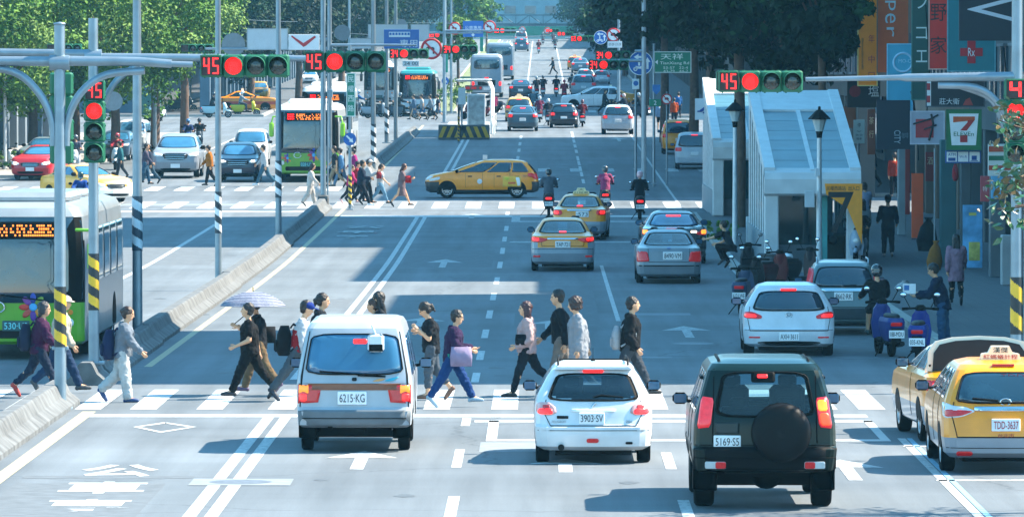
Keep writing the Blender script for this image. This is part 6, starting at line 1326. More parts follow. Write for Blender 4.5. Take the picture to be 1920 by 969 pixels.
for e in br:
    for k in range(26):
        p = e+Vector((r.gauss(.06, .13), r.gauss(0, .2), r.gauss(0, .13))); d = Vector((r.gauss(0, 1), r.gauss(0, 1), r.gauss(-.5, .6))).normalized(); u = d.orthogonal().normalized(); u = Matrix.Rotation(r.uniform(0, 6.28), 3, d) @ u; L = r.uniform(.1, .17); n = d.cross(u)
        t.add([p, p+d*L*.35+u*L*.24+n*.01, p+d*L*.7+u*L*.2+n*.015, p+d*L, p+d*L*.7-u*L*.2+n*.015, p+d*L*.35-u*L*.24+n*.01], [(0, 1, 2, 3, 4, 5)], r.choice((0, 0, 1)), False)
t.build('crown', [mat('#2f5a34', .3, 0, .3, .2, 2), mat('#6b5a38', .45, 0, .1, .2, 2)], o)
for l, px, by, r_, h in (('round green bush at the corner of the left pavement', 272, 238, .9, 1.1), ('second round bush on left pavement corner', 286, 226, .9, 1.1), ('small green plant at the kerb beside black sedan', 1350, 455, .7, .7), ('low bush beside the red car', 25, 318, 1.2, .9)): shrub(l, G(px, by, .14), r_, h, 'light', 5)
lantern('street_lantern', 'white post lantern on the left pavement', G(9, 318, .14), 4.4, 'plaza lanterns')
cabinet('dark green cabinet on the left corner behind bushes', 281, 215, 1.4, 1.6, '#2f5f58'); mast('thin grey mast at the left corner by the green cabinet', 290, 318, 6, [])
# overhead wires
for i, (pa, pb) in enumerate(((P(420, 20, 500), P(960, 42, 700)), (P(600, 60, 470), P(1100, 62, 640)), (P(255, 20, 300), P(700, 32, 560)))):
    mid = (pa+pb)/2-Vector((0, 0, .5)); o = MB().tube([pa, (pa+mid)/2-Vector((0, 0, .12)), mid, (pb+mid)/2-Vector((0, 0, .12)), pb], .022, 5).build('overhead_wire', mat('#39474f', .6)); tag(o, ['thin overhead wire above the left junction', 'thin overhead wire crossing the far road', 'thin overhead wire from the left trees'][i], 'wire')

for i, (pa, pb) in enumerate(((P(1735, 10, 190), P(1735, 250, 190)), (P(1882, 90, 172), P(1880, 300, 172)), (P(1700, 140, 199), P(1722, 300, 194)))): m_ = (pa+pb)/2+Vector((.12, 0, 0)); tag(MB().tube([pa, (pa+m_)/2, m_, (pb+m_)/2, pb], .02, 5).build('hanging_cable', BLACK), ['cable hanging down between green and red signs', 'cable hanging by right pole behind leaves', 'cable slung under the dark sideways sign'][i], 'cable')
brd('shop_sign', 'small white light box sign under the pharmacy sign', 1868, 1894, 200, 246, 168, '#b89a92', [('租', 0, .2, .6, .3, '#a8261c'), ('屋', 0, -.2, .6, .3, '#a8261c')], frame='#8a7a76'); brd('shop_sign', 'brown wooden vertical sign between dark sideways sign and parking sign', 1626, 1641, 205, 290, 204, '#6a3018', [('茶', 0, .25, .6, .16, '#d8b088'), ('行', 0, -.05, .6, .16, '#d8b088')])
brd('shop_sign', 'dark red hanging lamp box by the orange panel', 1735, 1752, 285, 340, 186, '#8a1a18', [('酒', 0, .2, .6, .26, '#e0b890')])
# ================================================================ near vehicles (rear axle stands at the pixel given)
PLATEINK = mat('#1d2c3c', .5, var=0)
def symm(c, outl, m, name, off=.012, surf='rear', lab=None):
    r = []
    for d in (-1, 1): r.append(c.patch(surf, [(d*a, b) for a, b in outl], m, name, off))
    return r
def lit(c, outl, m, parents, off=.02):
    for d, p in zip((-1, 1), parents): c.patch('rear', [(d*a, b) for a, b in outl], m, 'lit_lamp', off, parent=p)
# ---- white van
g0 = G(667, 843); c = basic_car('van', 'minivan', 'old white minivan with brown trim strip, stopped at the line on the left', 'van', g0, 0, [paint('#9da5ad')], see=False, rear_frac=.86, glass=GLASSB)
c.patch('rear', soften([(.815, .62), (.80, .38), (-.80, .38), (-.815, .62)], 1, .06), mat('#5b666e', .6, 0, 0, .12, 5), 'bumper', .035, depth=.05)
ls = symm(c, [(.815, .98), (.815, .71), (.52, .73), (.47, .97)], REDLENS, 'tail_light'); symm(c, [(.80, .975), (.80, .86), (.66, .86), (.66, .975)], mat('#d97a1e', .25, 0, .4, .1, 20, 0, .5), 'indicator', .018); lit(c, rrect(.74, .80, .1, .1, .02), REDLIT, ls)
c.patch('rear', [(.805, 1.0), (.80, .905), (-.80, .905), (-.805, 1.0)], mat('#7d4526', .5, 0, .2, .1, 9), 'trim_strip', .014)
c.plate('6215·KG', -.03, .79, .42, .19, PLATEINK); c.patch('rear', rrect(.08, 1.60, .2, .07, .02), REDLIT, 'brake_light', .02)
c.patch('rear', rrect(0, .5, 1.5, .012, .004), BLACK, 'seam', .042)
for d in (-1, 1): c.patch('rear', [(d*.79, .66), (d*.775, 1.1), (d*.655, 1.74), (d*.643, 1.74), (d*.763, 1.1), (d*.778, .66)], DKGREY, 'tailgate_seam', .005, rings=2)
c.patch('rear', rrect(0, 1.06, .07, .05, .02), DKGREY, 'lock', .015)
t = MB(); t.tube([(.05, c.sh.rear(.05, 1.12)-.03, 1.115), (.45, c.sh.rear(.3, 1.14)-.04, 1.10), (-.5, c.sh.rear(-.3, 1.16)-.03, 1.17)], .013, 6); t.build('wiper', BLACK, c.root)
t = MB(); y = c.sh.rear(.3, 1.66)-.12; t.bbox((.31, y, 1.58), (.24, .08, .26), .05); t.tube([(.28, y+.15, 1.84), (.26, y, 1.82), (.3, y, 1.7)], .018, 6); o = t.build('rear_view_mirror', mat('#d5dbdf', .4), c.root); t = MB(); t.bbox((.31, y-.042, 1.51), (.2, .01, .1), .004); t.build('mirror_glass', BLACK, o)
c.patch('rear', soften([(.42, 1.03), (.55, 1.03), (.66, 1.10), (.52, 1.075)], 2), mat('#2f9fb8', .4), 'decal', .008); c.patch('rear', soften([(.25, 1.03), (.36, 1.07), (.46, 1.07), (.38, 1.03)], 2), mat('#d99a5a', .4), 'decal', .008)
symm(c, rrect(.68, .30, .26, .2, .02), BLACK, 'mud_flap', -.25)
t = MB(); t.tube([(-.6, -.5, .42), (.6, -.5, .42)], .05); t.box((0, -.45, .36), (.3, .3, .16)); t.tube([(-.35, -.8, .36), (-.35, -.5, .36)], .04); t.build('rear_axle', BLACK, c.root)
for x in (-.3, .3):
    t = MB(); t.tube([(x, -.1, 1.885), (x, -.1, 1.9)], .008); 
# ---- white hatchback
g0 = G(1112, 866); c = basic_car('hatch', 'hatchback', 'white three door hatchback with roof rails waiting in the middle lane', 'car', g0, 0, [paint('#ccd1d5')], see=True, rear_frac=.80, tint='#86a8ba')
ls = symm(c, soften([(.79, .86), (.81, .72), (.62, .68), (.51, .72), (.53, .80), (.62, .87)], 2), mat('#d8a5a0', .15, 0, .6, .25, 12), 'tail_light'); lit(c, soften([(.77, .78), (.78, .70), (.56, .70), (.58, .78)], 2), REDLIT, ls); lit(c, rrect(.66, .80, .1, .06, .02), mat('#c23a3a', .2), ls, .018)
c.line('rear', [(.66, .9), (.70, .74), (.60, .545), (-.60, .545), (-.70, .74), (-.66, .9)], .006); c.plate('3903·SV', -.02, .645, .36, .16, PLATEINK); c.patch('rear', rrect(0, 1.285, .28, .04, .012), REDLIT, 'brake_light', .03); c.patch('rear', rrect(-.01, .335, .17, .06, .028), REDLENS, 'reflector', .012); c.patch('rear', rrect(0, .755, .62, .035, .015), WHITE, 'handle', .02)
c.patch('rear', [(.78, .48), (.78, .472), (-.78, .472), (-.78, .48)], DKGREY, 'bumper_seam', .006); c.patch('rear', [(.6, .545), (.6, .537), (-.6, .537), (-.6, .545)], DKGREY, 'tailgate_seam', .006)
t = MB(); t.prism([(-.55, 1.31), (.55, 1.31), (.5, 1.35), (-.5, 1.35)], c.sh.rear(0, 1.3)-.07, c.sh.rear(0, 1.35)+.2); t.build('spoiler', paint('#ccd1d5'), c.root)
t = MB(); t.tube([(-.45, -.64, .24), (-.45, -.4, .24)], .045, 12); t.build('exhaust', DKGREY, c.root); t = MB(); t.tube([(.0, c.sh.rear(0, .93)-.02, .93), (.1, c.sh.rear(.1, .95)-.02, .96), (.42, c.sh.rear(.4, .93)-.015, .93)], .014, 6); t.build('wiper', BLACK, c.root)
for d in (-1, 1):
    t = MB(); t.tube([(d*.49, .0, 1.36), (d*.49, .05, 1.44), (d*.47, .8, 1.46), (d*.46, .95, 1.38)], .016, 6); t.build('roof_rail', DKGREY, c.root)
t = MB(); t.tube([(-.49, .06, 1.44), (.49, .06, 1.44)], .012, 6); t.build('roof_bar', DKGREY, c.root); t = MB(); t.lathe([(.04, 1.41), (.0, 1.46)], (0, .15, 0), n=8); t.tube([(0, .15, 1.41), (0, .0, 1.6)], .004, 5); t.build('aerial', BLACK, c.root)
c.letters('PEUGEOT', -.48, .60, .2, .035, mat('#9aa5ac', .3, .6), off=.012); c.letters('206', .5, .6, .09, .035, mat('#8a949a', .3, .6), off=.012); t = MB(); t.tube([(-.02, c.sh.rear(0, .82)-.01, .79), (-.0, c.sh.rear(0, .82)-.012, .83), (.03, c.sh.rear(0, .85)-.01, .86)], .014, 6); t.build('badge', CHROME, c.root)
c.patch('rear', rrect(-.43, .66, .16, .04, .008), DKGREY, 'dealer_plate', .012); c.patch('rear', rrect(.5, .30, .1, .035, .015), DKGREY, 'tow_cover', .008)
# ---- dark green off-roader
g0 = G(1430, 948); c = basic_car('rover', 'offroad_car', 'dark green boxy off-road car with spare wheel on its tail', 'car', g0, 0, [mat('#051b18', .28, 0, .15, .08, 2, spec=.2)], see=True, rear_frac=.72, tint='#bfe3ee')
c.patch('rear', soften([(.89, .80), (.895, .50), (.5, .47), (-.5, .47), (-.895, .50), (-.89, .80)], 1, .08), mat('#0a0c0e', .6, 0, 0, .1, 5, spec=.1), 'bumper', .04, depth=.06)
ls = symm(c, soften([(.79, 1.42), (.85, 1.02), (.68, 1.04), (.635, 1.40)], 1, .12), mat('#c4222a', .2, 0, .5, .15, 18, 0, .25), 'tail_light', .02); p = ls[1]
c.patch('rear', soften([(.77, 1.38), (.79, 1.24), (.67, 1.24), (.655, 1.38)], 1), ORLIT, 'lit_lamp', .03, parent=p); c.patch('rear', soften([(.80, 1.22), (.83, 1.06), (.70, 1.06), (.68, 1.22)], 1), lamp((1,.05,.01), .7), 'lit_lamp', .03, parent=p)
c.line('rear', [(.87, .815), (-.87, .815)], .008); c.line('rear', [(.89, .66), (-.89, .66)], .006, off=.045); c.plate('5169·S5', -.47, .86, .34, .155, INK); c.letters('DISCOVERY', -.45, .73, .36, .035, mat('#5f6b70', .4, .5), off=.015)
c.patch('rear', rrect(-.03, 1.675, .13, .045, .015), REDLIT, 'brake_light', .05); c.patch('rear', rrect(-.02, 1.66, .3, .13, .03), BLACK, 'lamp_housing', .03)
for d in (-1, 1): o = c.patch('rear', rrect(d*.62, .57, .26, .09, .02), mat('#b9c2c6', .2), 'bumper_lamp', .05); c.patch('rear', rrect(d*(.56 if d > 0 else .555), .57, .13, .085, .02), REDLENS, 'reflector', .056, parent=o)
y = c.sh.rear(.2, .98)-.13; t = MB(); t.lathe([(0, -.14), (.2, -.145), (.31, -.13), (.365, -.08), (.37, .0), (.36, .12), (0, .13)], (.2, y, .98), 'Y', 36); t.build('spare_wheel', mat('#0c0e10', .55, 0, 0, .15, 4, spec=.15), c.root); c.patch('rear', rrect(-.47, 1.03, .3, .14, .02), mat('#0a1c1c', .4), 'handle_recess', .012)
c.patch('rear', [(.64, 1.76), (.66, .84), (.645, .84), (.625, 1.76)], BLACK, 'door_seam', .006); c.patch('rear', [(-.64, 1.76), (-.66, .84), (-.645, .84), (-.625, 1.76)], BLACK, 'door_seam', .006)
symm(c, rrect(.74, .40, .3, .34, .02), BLACK, 'mud_flap', -.3); t = MB(); t.lathe([(.375, .0), (.375, .03), (.355, .03), (.355, 0)], (.2, y, .98), 'Y', 32); t.lathe([(.06, -.146), (.0, -.15)], (.2, y, .98), 'Y', 16); t.build('wheel_cover_rim', DKGREY, c.root); t = MB(); t.tube([(-.8, 0, .37), (.8, 0, .37)], .07); t.ell((.05, 0, .38), (.2, .2, .17)); t.tube([(-.55, -.3, .45), (-.35, .2, .5)], .03); t.tube([(.55, -.3, .45), (.35, .2, .5)], .03); t.box((0, -.6, .52), (1.2, .3, .1)); t.tube([(-.55, -.8, .47), (-.55, -.4, .5)], .05); t.build('rear_axle', BLACK, c.root)
for d in (-1, 1):
    t = MB(); t.tube([(d*.56, -.42, 1.80), (d*.56, -.36, 1.845), (d*.56, 1.2, 1.85), (d*.56, 1.3, 1.8)], .022, 6); t.build('roof_rail', BLACK, c.root); t = MB(); t.bbox((d*.76, .2, 1.62), (.06, .5, .04), .01); t.build('gutter', BLACK, c.root)
# ---- yellow taxi, rear, right edge
YEL_P = paint('#f09200'); SIL = paint('#858f9a', .35)
def taxi_mi(zb): return lambda x, y, z: 1 if z < zb else 0
g0 = G(1878, 882); c = basic_car('wagon', 'taxi', 'yellow and silver estate taxi with roof sign at the right edge', 'taxi', g0, 0, [YEL_P, SIL], lambda x, y, z: 1 if z < .50 else 0, rear_frac=.82)
ls = symm(c, soften([(.85, .98), (.845, .76), (.60, .78), (.40, .86), (.55, .92), (.70, .93)], 2, .14), mat('#d0d5d8', .15, 0, .6, .1, 10), 'tail_light'); lit(c, soften([(.82, .88), (.82, .78), (.60, .80), (.44, .86), (.56, .875)], 2, .14), REDLENS, ls)
c.patch('rear', rrect(0, .895, .85, .06, .015), CHROME, 'chrome_strip', .02); c.plate('TDD-3637', 0, .675, .39, .17, mat('#a81f35', .5, var=0)); c.letters('台北市', -.0, .535, .22, .05, mat('#a8321f', .5)); t = MB(); t.lathe([(.05, 0), (.05, .014), (.07, .014), (.07, 0)], (0, 0, 0), 'Y', 20); t.v = [(x*1.2, c.sh.rear(0, .985)-y-.004, .985+z*.75) for x, y, z in t.v]; t.build('badge', CHROME, c.root)
for d in (-1, 1): c.patch('rear', rrect(d*.56, .28, .22, .07, .03), REDLENS, 'reflector', .012)
c.patch('rear', [(.66, .508), (.66, .5), (-.66, .5), (-.66, .508)], DKGREY, 'tailgate_seam', .006); c.line('rear', [(.70, .98), (.73, .80), (.66, .51), (-.66, .51), (-.73, .80), (-.70, .98)], .007); c.line('rear', [(.8, .36), (-.8, .36)], .005); taxi_light(c, .25, 1.515, .56, text=('漢傑', '紅螞蟻計程'))
c.letters('TDD 3637', .3, 1.32, .7, .07, mat('#8a2a3a', .5), off=.02); t = MB(); t.tube([(-.1, c.sh.rear(0, .99)-.02, 1.0), (-.45, c.sh.rear(.4, 1.0)-.02, 1.03)], .016, 6); t.build('wiper', BLACK, c.root); t = MB(); t.box((0, c.sh.rear(0, 1.46)-.02, 1.465), (.3, .06, .03)); t.build('brake_light', REDLENS, c.root)
# ---- sedan taxi with open boot
g0 = G(1832, 826); c = basic_car('sedan', 'taxi', 'yellow sedan taxi with its boot lid raised beside estate taxi', 'taxi', g0, R(3.5), [YEL_P, SIL], lambda x, y, z: 1 if z < .55 else 0, rear_frac=.84); simple_rear(c, .86, .3, .16, True, 'TDB-218', .68, False)
t = MB(); inner = mat('#14181b', .8); crm = paint('#d9d6c4'); pr = [(-.78, .0), (-.76, .3), (-.66, .44), (-.4, .5), (0, .52), (.4, .5), (.66, .44), (.76, .3), (.78, 0)]
o = empty('boot_lid', (0, -.1, 1.05)); o.parent = c.root; 
t.prism(pr, -.02, .05); t.build('lid_panel', crm, o, (0, -.18, 0)); t = MB(); t.prism([(a*.9, b*.9-.0) for a, b in pr], -.05, -.021); t.build('lid_lining', inner, o, (0, -.18, 0)); t = MB(); t.tube([(-.74, -.2, .1), (-.74, .0, -.25)], .02); t.tube([(.74, -.2, .1), (.74, .0, -.25)], .02); t.build('lid_struts', DKGREY, o)
# ---- white hatchback and grey green suv on the right
g0 = G(1478, 666); c = basic_car('hatch', 'hatchback', 'white five door hatchback with red lamps lit, right of the off-road car roof', 'car', g0, R(-.6), [paint('#c3cad0')], rear_frac=.82); c.root.scale = (1.075, 1.05, 1.0)
ls = symm(c, soften([(.81, .86), (.815, .74), (.50, .73), (.48, .79), (.66, .87)], 2), REDLENS, 'tail_light'); lit(c, soften([(.79, .83), (.79, .76), (.58, .76), (.6, .82)], 2), REDLIT, ls); c.plate('AXH·3611', -.0, .39, .36, .16, PLATEINK); c.patch('rear', rrect(0, 1.285, .28, .04, .012), REDLIT, 'brake_light', .03)
t = MB(); t.lathe([(.05, 0), (.05, .012), (.06, .012), (.06, 0)], (0, 0, 0), 'Y', 20); t.v = [(x, c.sh.rear(0, .80)-y-.004, .80+z) for x, y, z in t.v]; t.tube([(-.035, c.sh.rear(0, .8)-.012, .835), (-.012, c.sh.rear(0, .8)-.012, .77), (0, c.sh.rear(0, .8)-.012, .8), (.012, c.sh.rear(0, .8)-.012, .77), (.035, c.sh.rear(0, .8)-.012, .835)], .006, 5); t.build('badge', CHROME, c.root)
c.line('rear', [(.70, .96), (.74, .72), (.70, .50), (-.70, .50), (-.74, .72), (-.70, .96)], .006); c.line('rear', [(.79, .52), (-.79, .52)], .005)
c.patch('rear', soften([(.6, .30), (.5, .21), (-.5, .21), (-.6, .30)], 2), BLACK, 'lower_grille', .01); symm(c, rrect(.62, .375, .2, .03, .01), REDLENS, 'reflector')
g0 = G(1580, 626); c = basic_car('suv', 'suv', 'grey green suv with chrome strip parked behind white hatchback', 'car', g0, R(-1), [paint('#4f686e')], rear_frac=.84, mirrors=BLACK); c.root.scale = (.9, .95, .93)
ls = symm(c, soften([(.79, 1.52), (.88, 1.1), (.895, .85), (.72, .86), (.73, 1.1), (.68, 1.48)], 1, .12), REDLENS, 'tail_light'); c.line('rear', [(.66, 1.1), (.68, .64), (-.68, .64), (-.66, 1.1)], .007); c.patch('rear', rrect(0, 1.03, 1.05, .07, .02), CHROME, 'chrome_strip', .02); c.plate('8662·RK', 0, .88, .44, .19, PLATEINK); c.patch('rear', soften([(.87, .62), (.87, .36), (-.87, .36), (-.87, .62)], 1), mat('#26333a', .6), 'bumper', .02); t = MB(); t.tube([(0, c.sh.rear(0, 1.1)-.03, 1.12), (.3, c.sh.rear(.3, 1.1)-.03, 1.13)], .015, 6); t.build('wiper', BLACK, c.root)
for d in (-1, 1): t = MB(); t.tube([(d*.6, -.1, 1.6), (d*.6, 0, 1.7), (d*.58, 1.1, 1.7), (d*.57, 1.2, 1.62)], .02, 6); t.build('roof_rail', ALLOY, c.root)
t = MB(); y = c.sh.rear(0, 1.1)-.01; t.tube([(-.04, y, 1.13), (-.03, y, 1.07)], .008, 5); t.tube([(.04, y, 1.13), (.03, y, 1.07)], .008, 5); t.tube([(-.03, y, 1.1), (.03, y, 1.1)], .007, 5); t.build('badge', CHROME, c.root)
# ---- yellow taxis and sedans in the shade
g0 = G(1055, 507); c = basic_car('sedan', 'taxi', 'yellow and silver sedan taxi with lit red lamps in the shaded lane', 'taxi', g0, 0, [YEL_P, SIL], lambda x, y, z: 1 if z < .66 or (y < -.5 and abs(x) > .72 and z < .8) else 0, see=True, tint='#7fb4d0', rear_frac=.86)
ls = symm(c, soften([(.87, .97), (.87, .82), (.62, .80), (.42, .87), (.42, .91)], 2), REDLENS, 'tail_light'); lit(c, soften([(.85, .95), (.85, .85), (.66, .85), (.66, .93)], 1), REDLIT, ls); c.patch('rear', rrect(0, .91, .86, .045, .015), CHROME, 'chrome_strip', .02); c.line('rear', [(.60, 1.0), (.58, .70), (-.58, .70), (-.60, 1.0)], .007); c.line('rear', [(.84, .62), (-.84, .62)], .006); c.plate('TAP·721', 0, .75, .42, .18, PLATEINK); c.patch('rear', rrect(0, 1.085, .2, .04, .01), REDLIT, 'brake_light', .04); symm(c, rrect(.72, .42, .2, .05, .02), REDLENS, 'reflector')
g0 = G(1088, 449); c = basic_car('sedan', 'taxi', 'yellow sedan taxi with roof sign ahead of the silver bumpered one', 'taxi', g0, R(-2.5), [YEL_P, SIL], lambda x, y, z: 1 if z < .6 else 0, see=True, tint='#7fb4d0', rear_frac=.86); c.root.scale = (.97, 1, 1)
ls = symm(c, soften([(.87, .98), (.87, .80), (.6, .80), (.55, .88), (.6, .97)], 2), REDLENS, 'tail_light'); lit(c, rrect(.76, .89, .16, .1, .04), REDLIT, ls); c.patch('rear', rrect(0, .96, .8, .045, .015), CHROME, 'chrome_strip', .02); c.plate('·573', .1, .83, .42, .18, PLATEINK); c.patch('rear', rrect(0, 1.085, .2, .04, .01), REDLIT, 'brake_light', .04); taxi_light(c, .8, 1.45, .55, '#e8dfb0', ('大', '計程車'), '#4a4420')
g0 = G(1253, 530); c = basic_car('sedan', 'sedan', 'silver old sedan waiting behind the black sedan', 'car', g0, 0, [paint('#78838c', .35)], see=True, tint='#8fc4dc', rear_frac=.86); c.root.scale = (.97, .97, .95)
symm(c, soften([(.87, .90), (.87, .60), (.52, .62), (.58, .88)], 1, .1), REDLENS, 'tail_light'); c.line('rear', [(.56, .97), (.54, .60), (-.54, .60), (-.56, .97)], .007); c.plate('8490·VM', .1, .77, .52, .22, PLATEINK); c.patch('rear', rrect(0, .5, 1.62, .03, .01), DKGREY, 'bumper_strip', .02); c.patch('rear', rrect(.0, .98, .1, .04, .018), mat('#26468a', .3), 'badge', .02)
g0 = G(1263, 494); c = basic_car('sedan', 'sedan', 'black sedan signalling with amber lamp beside the kerb', 'car', g0, R(.5), [mat('#14171b', .22, 0, .9, .05, 2)], rear_frac=.86, glass=GLASSB); c.root.scale = (1.06, 1.02, 1.04)
ls = symm(c, soften([(.87, .97), (.87, .80), (.60, .82), (.58, .88)], 2), REDLENS, 'tail_light'); lit(c, soften([(.86, .96), (.86, .84), (.72, .84), (.72, .95)], 1), ORLIT, ls); c.patch('rear', rrect(.52, .90, .16, .06, .02), lamp('#ffe2c0', 1.5), 'reversing_light', .02); c.patch('rear', rrect(0, 1.32, .4, .045, .01), REDLIT, 'brake_light', .03); c.plate('', 0, .6, .36, .16)
# ---- crossing estate taxi, side on
gT = G(906, 371); c = basic_car('wagon', 'taxi', 'yellow estate taxi seen side on turning across the junction', 'taxi', gT+Vector((1.32, .2, 0)), R(91), [YEL_P, mat('#1c262c', .45)], lambda x, y, z: 1 if (z < .66 and (y > 3.12 or y < -.55)) or z < .33 else 0, spokes=10)  # dark second colour: shade on the bumpers painted into the bodywork
for f in (.9, 2.03): c.patch('left', [(f-.006, .42), (f+.006, .42), (f+.006, .98), (f-.006, .98)], mat('#8a5a12', .6), 'door_seam', .004)
for f in (.72, 1.85): c.patch('left', rrect(f, .86, .17, .04, .015), BLACK, 'door_handle', .02)
c.patch('left', rrect(1.47, .66, .2, .2, .1), mat('#d5dade', .5), 'round_logo', .006); c.patch('left', rrect(.2, .66, .72, .42, .02), mat('#e8b23a', .5), 'advert_panel', .006); o = c.patch('left', soften([(-.02, .48), (-.14, .5), (-.1, .82), (.06, .82), (.0, .6)], 1), WHITE, 'advert_shape', .009); c.patch('left', rrect(.4, .77, .16, .1, .04), mat('#c9c22a', .5), 'advert_shape', .009); c.patch('left', rrect(.2, .6, .3, .08, .02), mat('#d9632a', .5), 'advert_shape', .009)
c.letters('TBN-322', -.42, .87, .4, .07, mat('#a03a22', .5), 'left', off=.012); c.letters('台北市', .0, .87, .2, .05, mat('#a05a32', .5), 'left', off=.012)
simple_front(c, .78, .5, .2, None, grille=(.6, .8, .12)); simple_rear(c, .86, .3, .22, False, None, high=False); taxi_light(c, 1.25, 1.5, .3, '#d9c8c0')
c.patch('left', soften([(3.02, .86), (3.5, .74), (3.42, .66), (3.05, .72)], 2), CLEARL, 'headlight', .01); c.patch('left', soften([(-.62, 1.0), (-.4, .98), (-.46, .82), (-.74, .84)], 2), REDLENS, 'tail_light', .01)
# ================================================================ queue at the second junction and beyond
def rearcar(kind, name, label, px, py, wpx, color, paint2=None, cat='car', lit=True, light=None, taxi=False, high=True, mi=None, plate='', rz=0):
    g = G(px, py); s = wpx/S(g.y)/(2*max(k[3] for k in BODY[kind])); c = basic_car(kind, name, label, cat, g, R(rz), [paint(color)]+([paint2] if paint2 else []), mi, rear_frac=.86, glass=GLASS); s = max(.9, min(1.12, s)); c.root.scale = (s, s, s)
    zl = {'suv': .98, 'hatch': .8, 'sedan': .88, 'wagon': .9, 'minibus': 1.05, 'van': .8}[kind]; simple_rear(c, zl, .3, .2, lit, plate, zl-.22, high)
    if taxi: taxi_light(c, .7, c.sh.z1-.01, .5, '#efe6c8')
    return c
rearcar('sedan', 'sedan', 'dark grey sedan with lit lamps first behind the far crossing', 980, 246, 58, '#39505f', plate='')
rearcar('wagon', 'taxi', 'yellow roofed taxi peeking behind the dark grey sedan', 973, 228, 52, '#c89a4a', cat='taxi', taxi=True)
rearcar('hatch', 'hatchback', 'black hatchback with lit lamps in the middle of far queue', 1057, 240, 54, '#141a22', plate='')
rearcar('suv', 'suv', 'silver suv with lit lamps at right of the far queue', 1158, 252, 60, '#aab6c2', plate='')
rearcar('sedan', 'sedan', 'dark sedan waiting past the second junction beside the coach', 976, 186, 44, '#22303c', plate='')
rearcar('suv', 'suv', 'dark suv on the sunlit far stretch', 978, 97, 27, '#3f5a70', light=0); rearcar('minibus', 'van', 'white van ahead of dark suv on far stretch', 977, 84, 24, '#cfd8de')
rearcar('sedan', 'sedan', 'grey sedan by the right kerb past the second junction', 1088, 137, 34, '#5f7f92', rz=0); rearcar('wagon', 'taxi', 'tiny yellow taxi at the right kerb far ahead', 1078, 131, 28, '#c98a2a', cat='taxi', taxi=True)
g = G(1097, 185); c = rearcar('suv', 'suv', 'silver suv parked at the right beyond far crossing', 1094, 184, 48, '#93a5ae', lit=False); c = rearcar('hatch', 'hatchback', 'grey hatchback parked ahead of the silver suv', 1098, 160, 36, '#8498a4', lit=False); rearcar('hatch', 'hatchback', 'white small car at the far right kerb', 1128, 158, 30, '#b9c6cd', lit=False)
c = rearcar('minibus', 'taxi', 'yellow van taxi parked at the right kerb ahead', 1272, 289, 62, '#f09400', cat='taxi', lit=False); c = rearcar('minibus', 'minivan', 'silver minivan parked behind the yellow van taxi', 1302, 317, 66, '#b5bfc8', cat='van', lit=False, rz=-1); c.root.scale = (.98, 1, .88)
gT = G(1110, 206); c = basic_car('suv', 'suv', 'white suv crossing the second junction side on', 'car', gT+Vector((1.35, 0, 0)), R(90), [paint('#e6eaee')]); simple_front(c, .85, .4, .2, None); simple_rear(c, .98, .3, .2, False, None, high=False)
gT = G(1165, 202); c = basic_car('sedan', 'taxi', 'yellow roofed taxi behind the white crossing suv', 'taxi', gT+Vector((.2, 5.5, 0)), R(90), [YEL_P]); taxi_light(c, .9, 1.44, .4)
# ---- oncoming carriageway
def frontcar(kind, name, label, px, py, wpx, color, cat='car', lit=False, rz=180, plate='', taxi=False, mi=None, p2=None, scale=None):
    wb = CFG[kind][0]; g = G(px, py); a = R(rz); s = max(.88, min(1.15, wpx/S(g.y)/(2*max(k[3] for k in BODY[kind])))) if scale is None else scale
    loc = g-Matrix.Rotation(a, 3, 'Z') @ Vector((0, wb*s, 0)); loc.z = gz(loc.y); c = basic_car(kind, name, label, cat, loc, a, [paint(color)]+([p2] if p2 else []), mi, glass=GLASSB); c.root.scale = (s, s, s)
    zl = {'suv': .88, 'hatch': .68, 'sedan': .70, 'wagon': .74, 'minibus': .95, 'van': .8}[kind]; simple_front(c, zl, .42, .17, plate, grille=(zl-.07, .95, .26) if kind == 'suv' else (zl-.06, .8, .2), lit=lit)
    if taxi: taxi_light(c, .9, c.sh.z1-.01, .5)
    return c
frontcar('suv', 'suv', 'silver suv with large grille waiting on the left carriageway', 331, 334, 88, '#87909a'); frontcar('suv', 'suv', 'dark navy suv with lit headlight next to silver suv', 447, 341, 78, '#16243a', lit=True)
frontcar('minibus', 'van', 'white van behind the dark navy suv', 470, 312, 66, '#b5bdc4'); frontcar('sedan', 'sedan', 'red sedan at the left carriageway edge', 66, 338, 78, '#b01524', lit=True, rz=172); frontcar('sedan', 'sedan', 'grey green sedan behind the red one', 75, 318, 72, '#6f8088', rz=174)
frontcar('minibus', 'van', 'tall white van on the left carriageway behind second pole', 245, 288, 60, '#b5bdc4', rz=178); frontcar('suv', 'suv', 'dark blue suv left of the tall white van', 215, 302, 58, '#34506a', rz=178)
frontcar('sedan', 'taxi', 'yellow and white taxi turning left of the green bus', 192, 381, 96, '#e0a21a', cat='taxi', rz=214, taxi=False, mi=lambda x, y, z: 1 if (z < .62 and y > 3.0) else 0, p2=paint('#e4e8ea'), scale=1.0)
gT = G(455, 212); c = basic_car('sedan', 'taxi', 'yellow taxi with red stripe crossing at the left of second junction', 'taxi', gT+Vector((-1.2, 4, 0)), R(-88), [YEL_P, mat('#c2452e', .4)], lambda x, y, z: 1 if .5 < z < .7 else 0); c.root.location.z = gz(gT.y+4); taxi_light(c, 1.0, 1.44, .35); simple_front(c, .7, .42, .17, None, grille=(.64, .8, .18))
gT = G(484, 195); c = frontcar('suv', 'taxi', 'small yellow suv taxi facing us past the left junction', 484, 190, 34, '#d9a021', cat='taxi', rz=180)
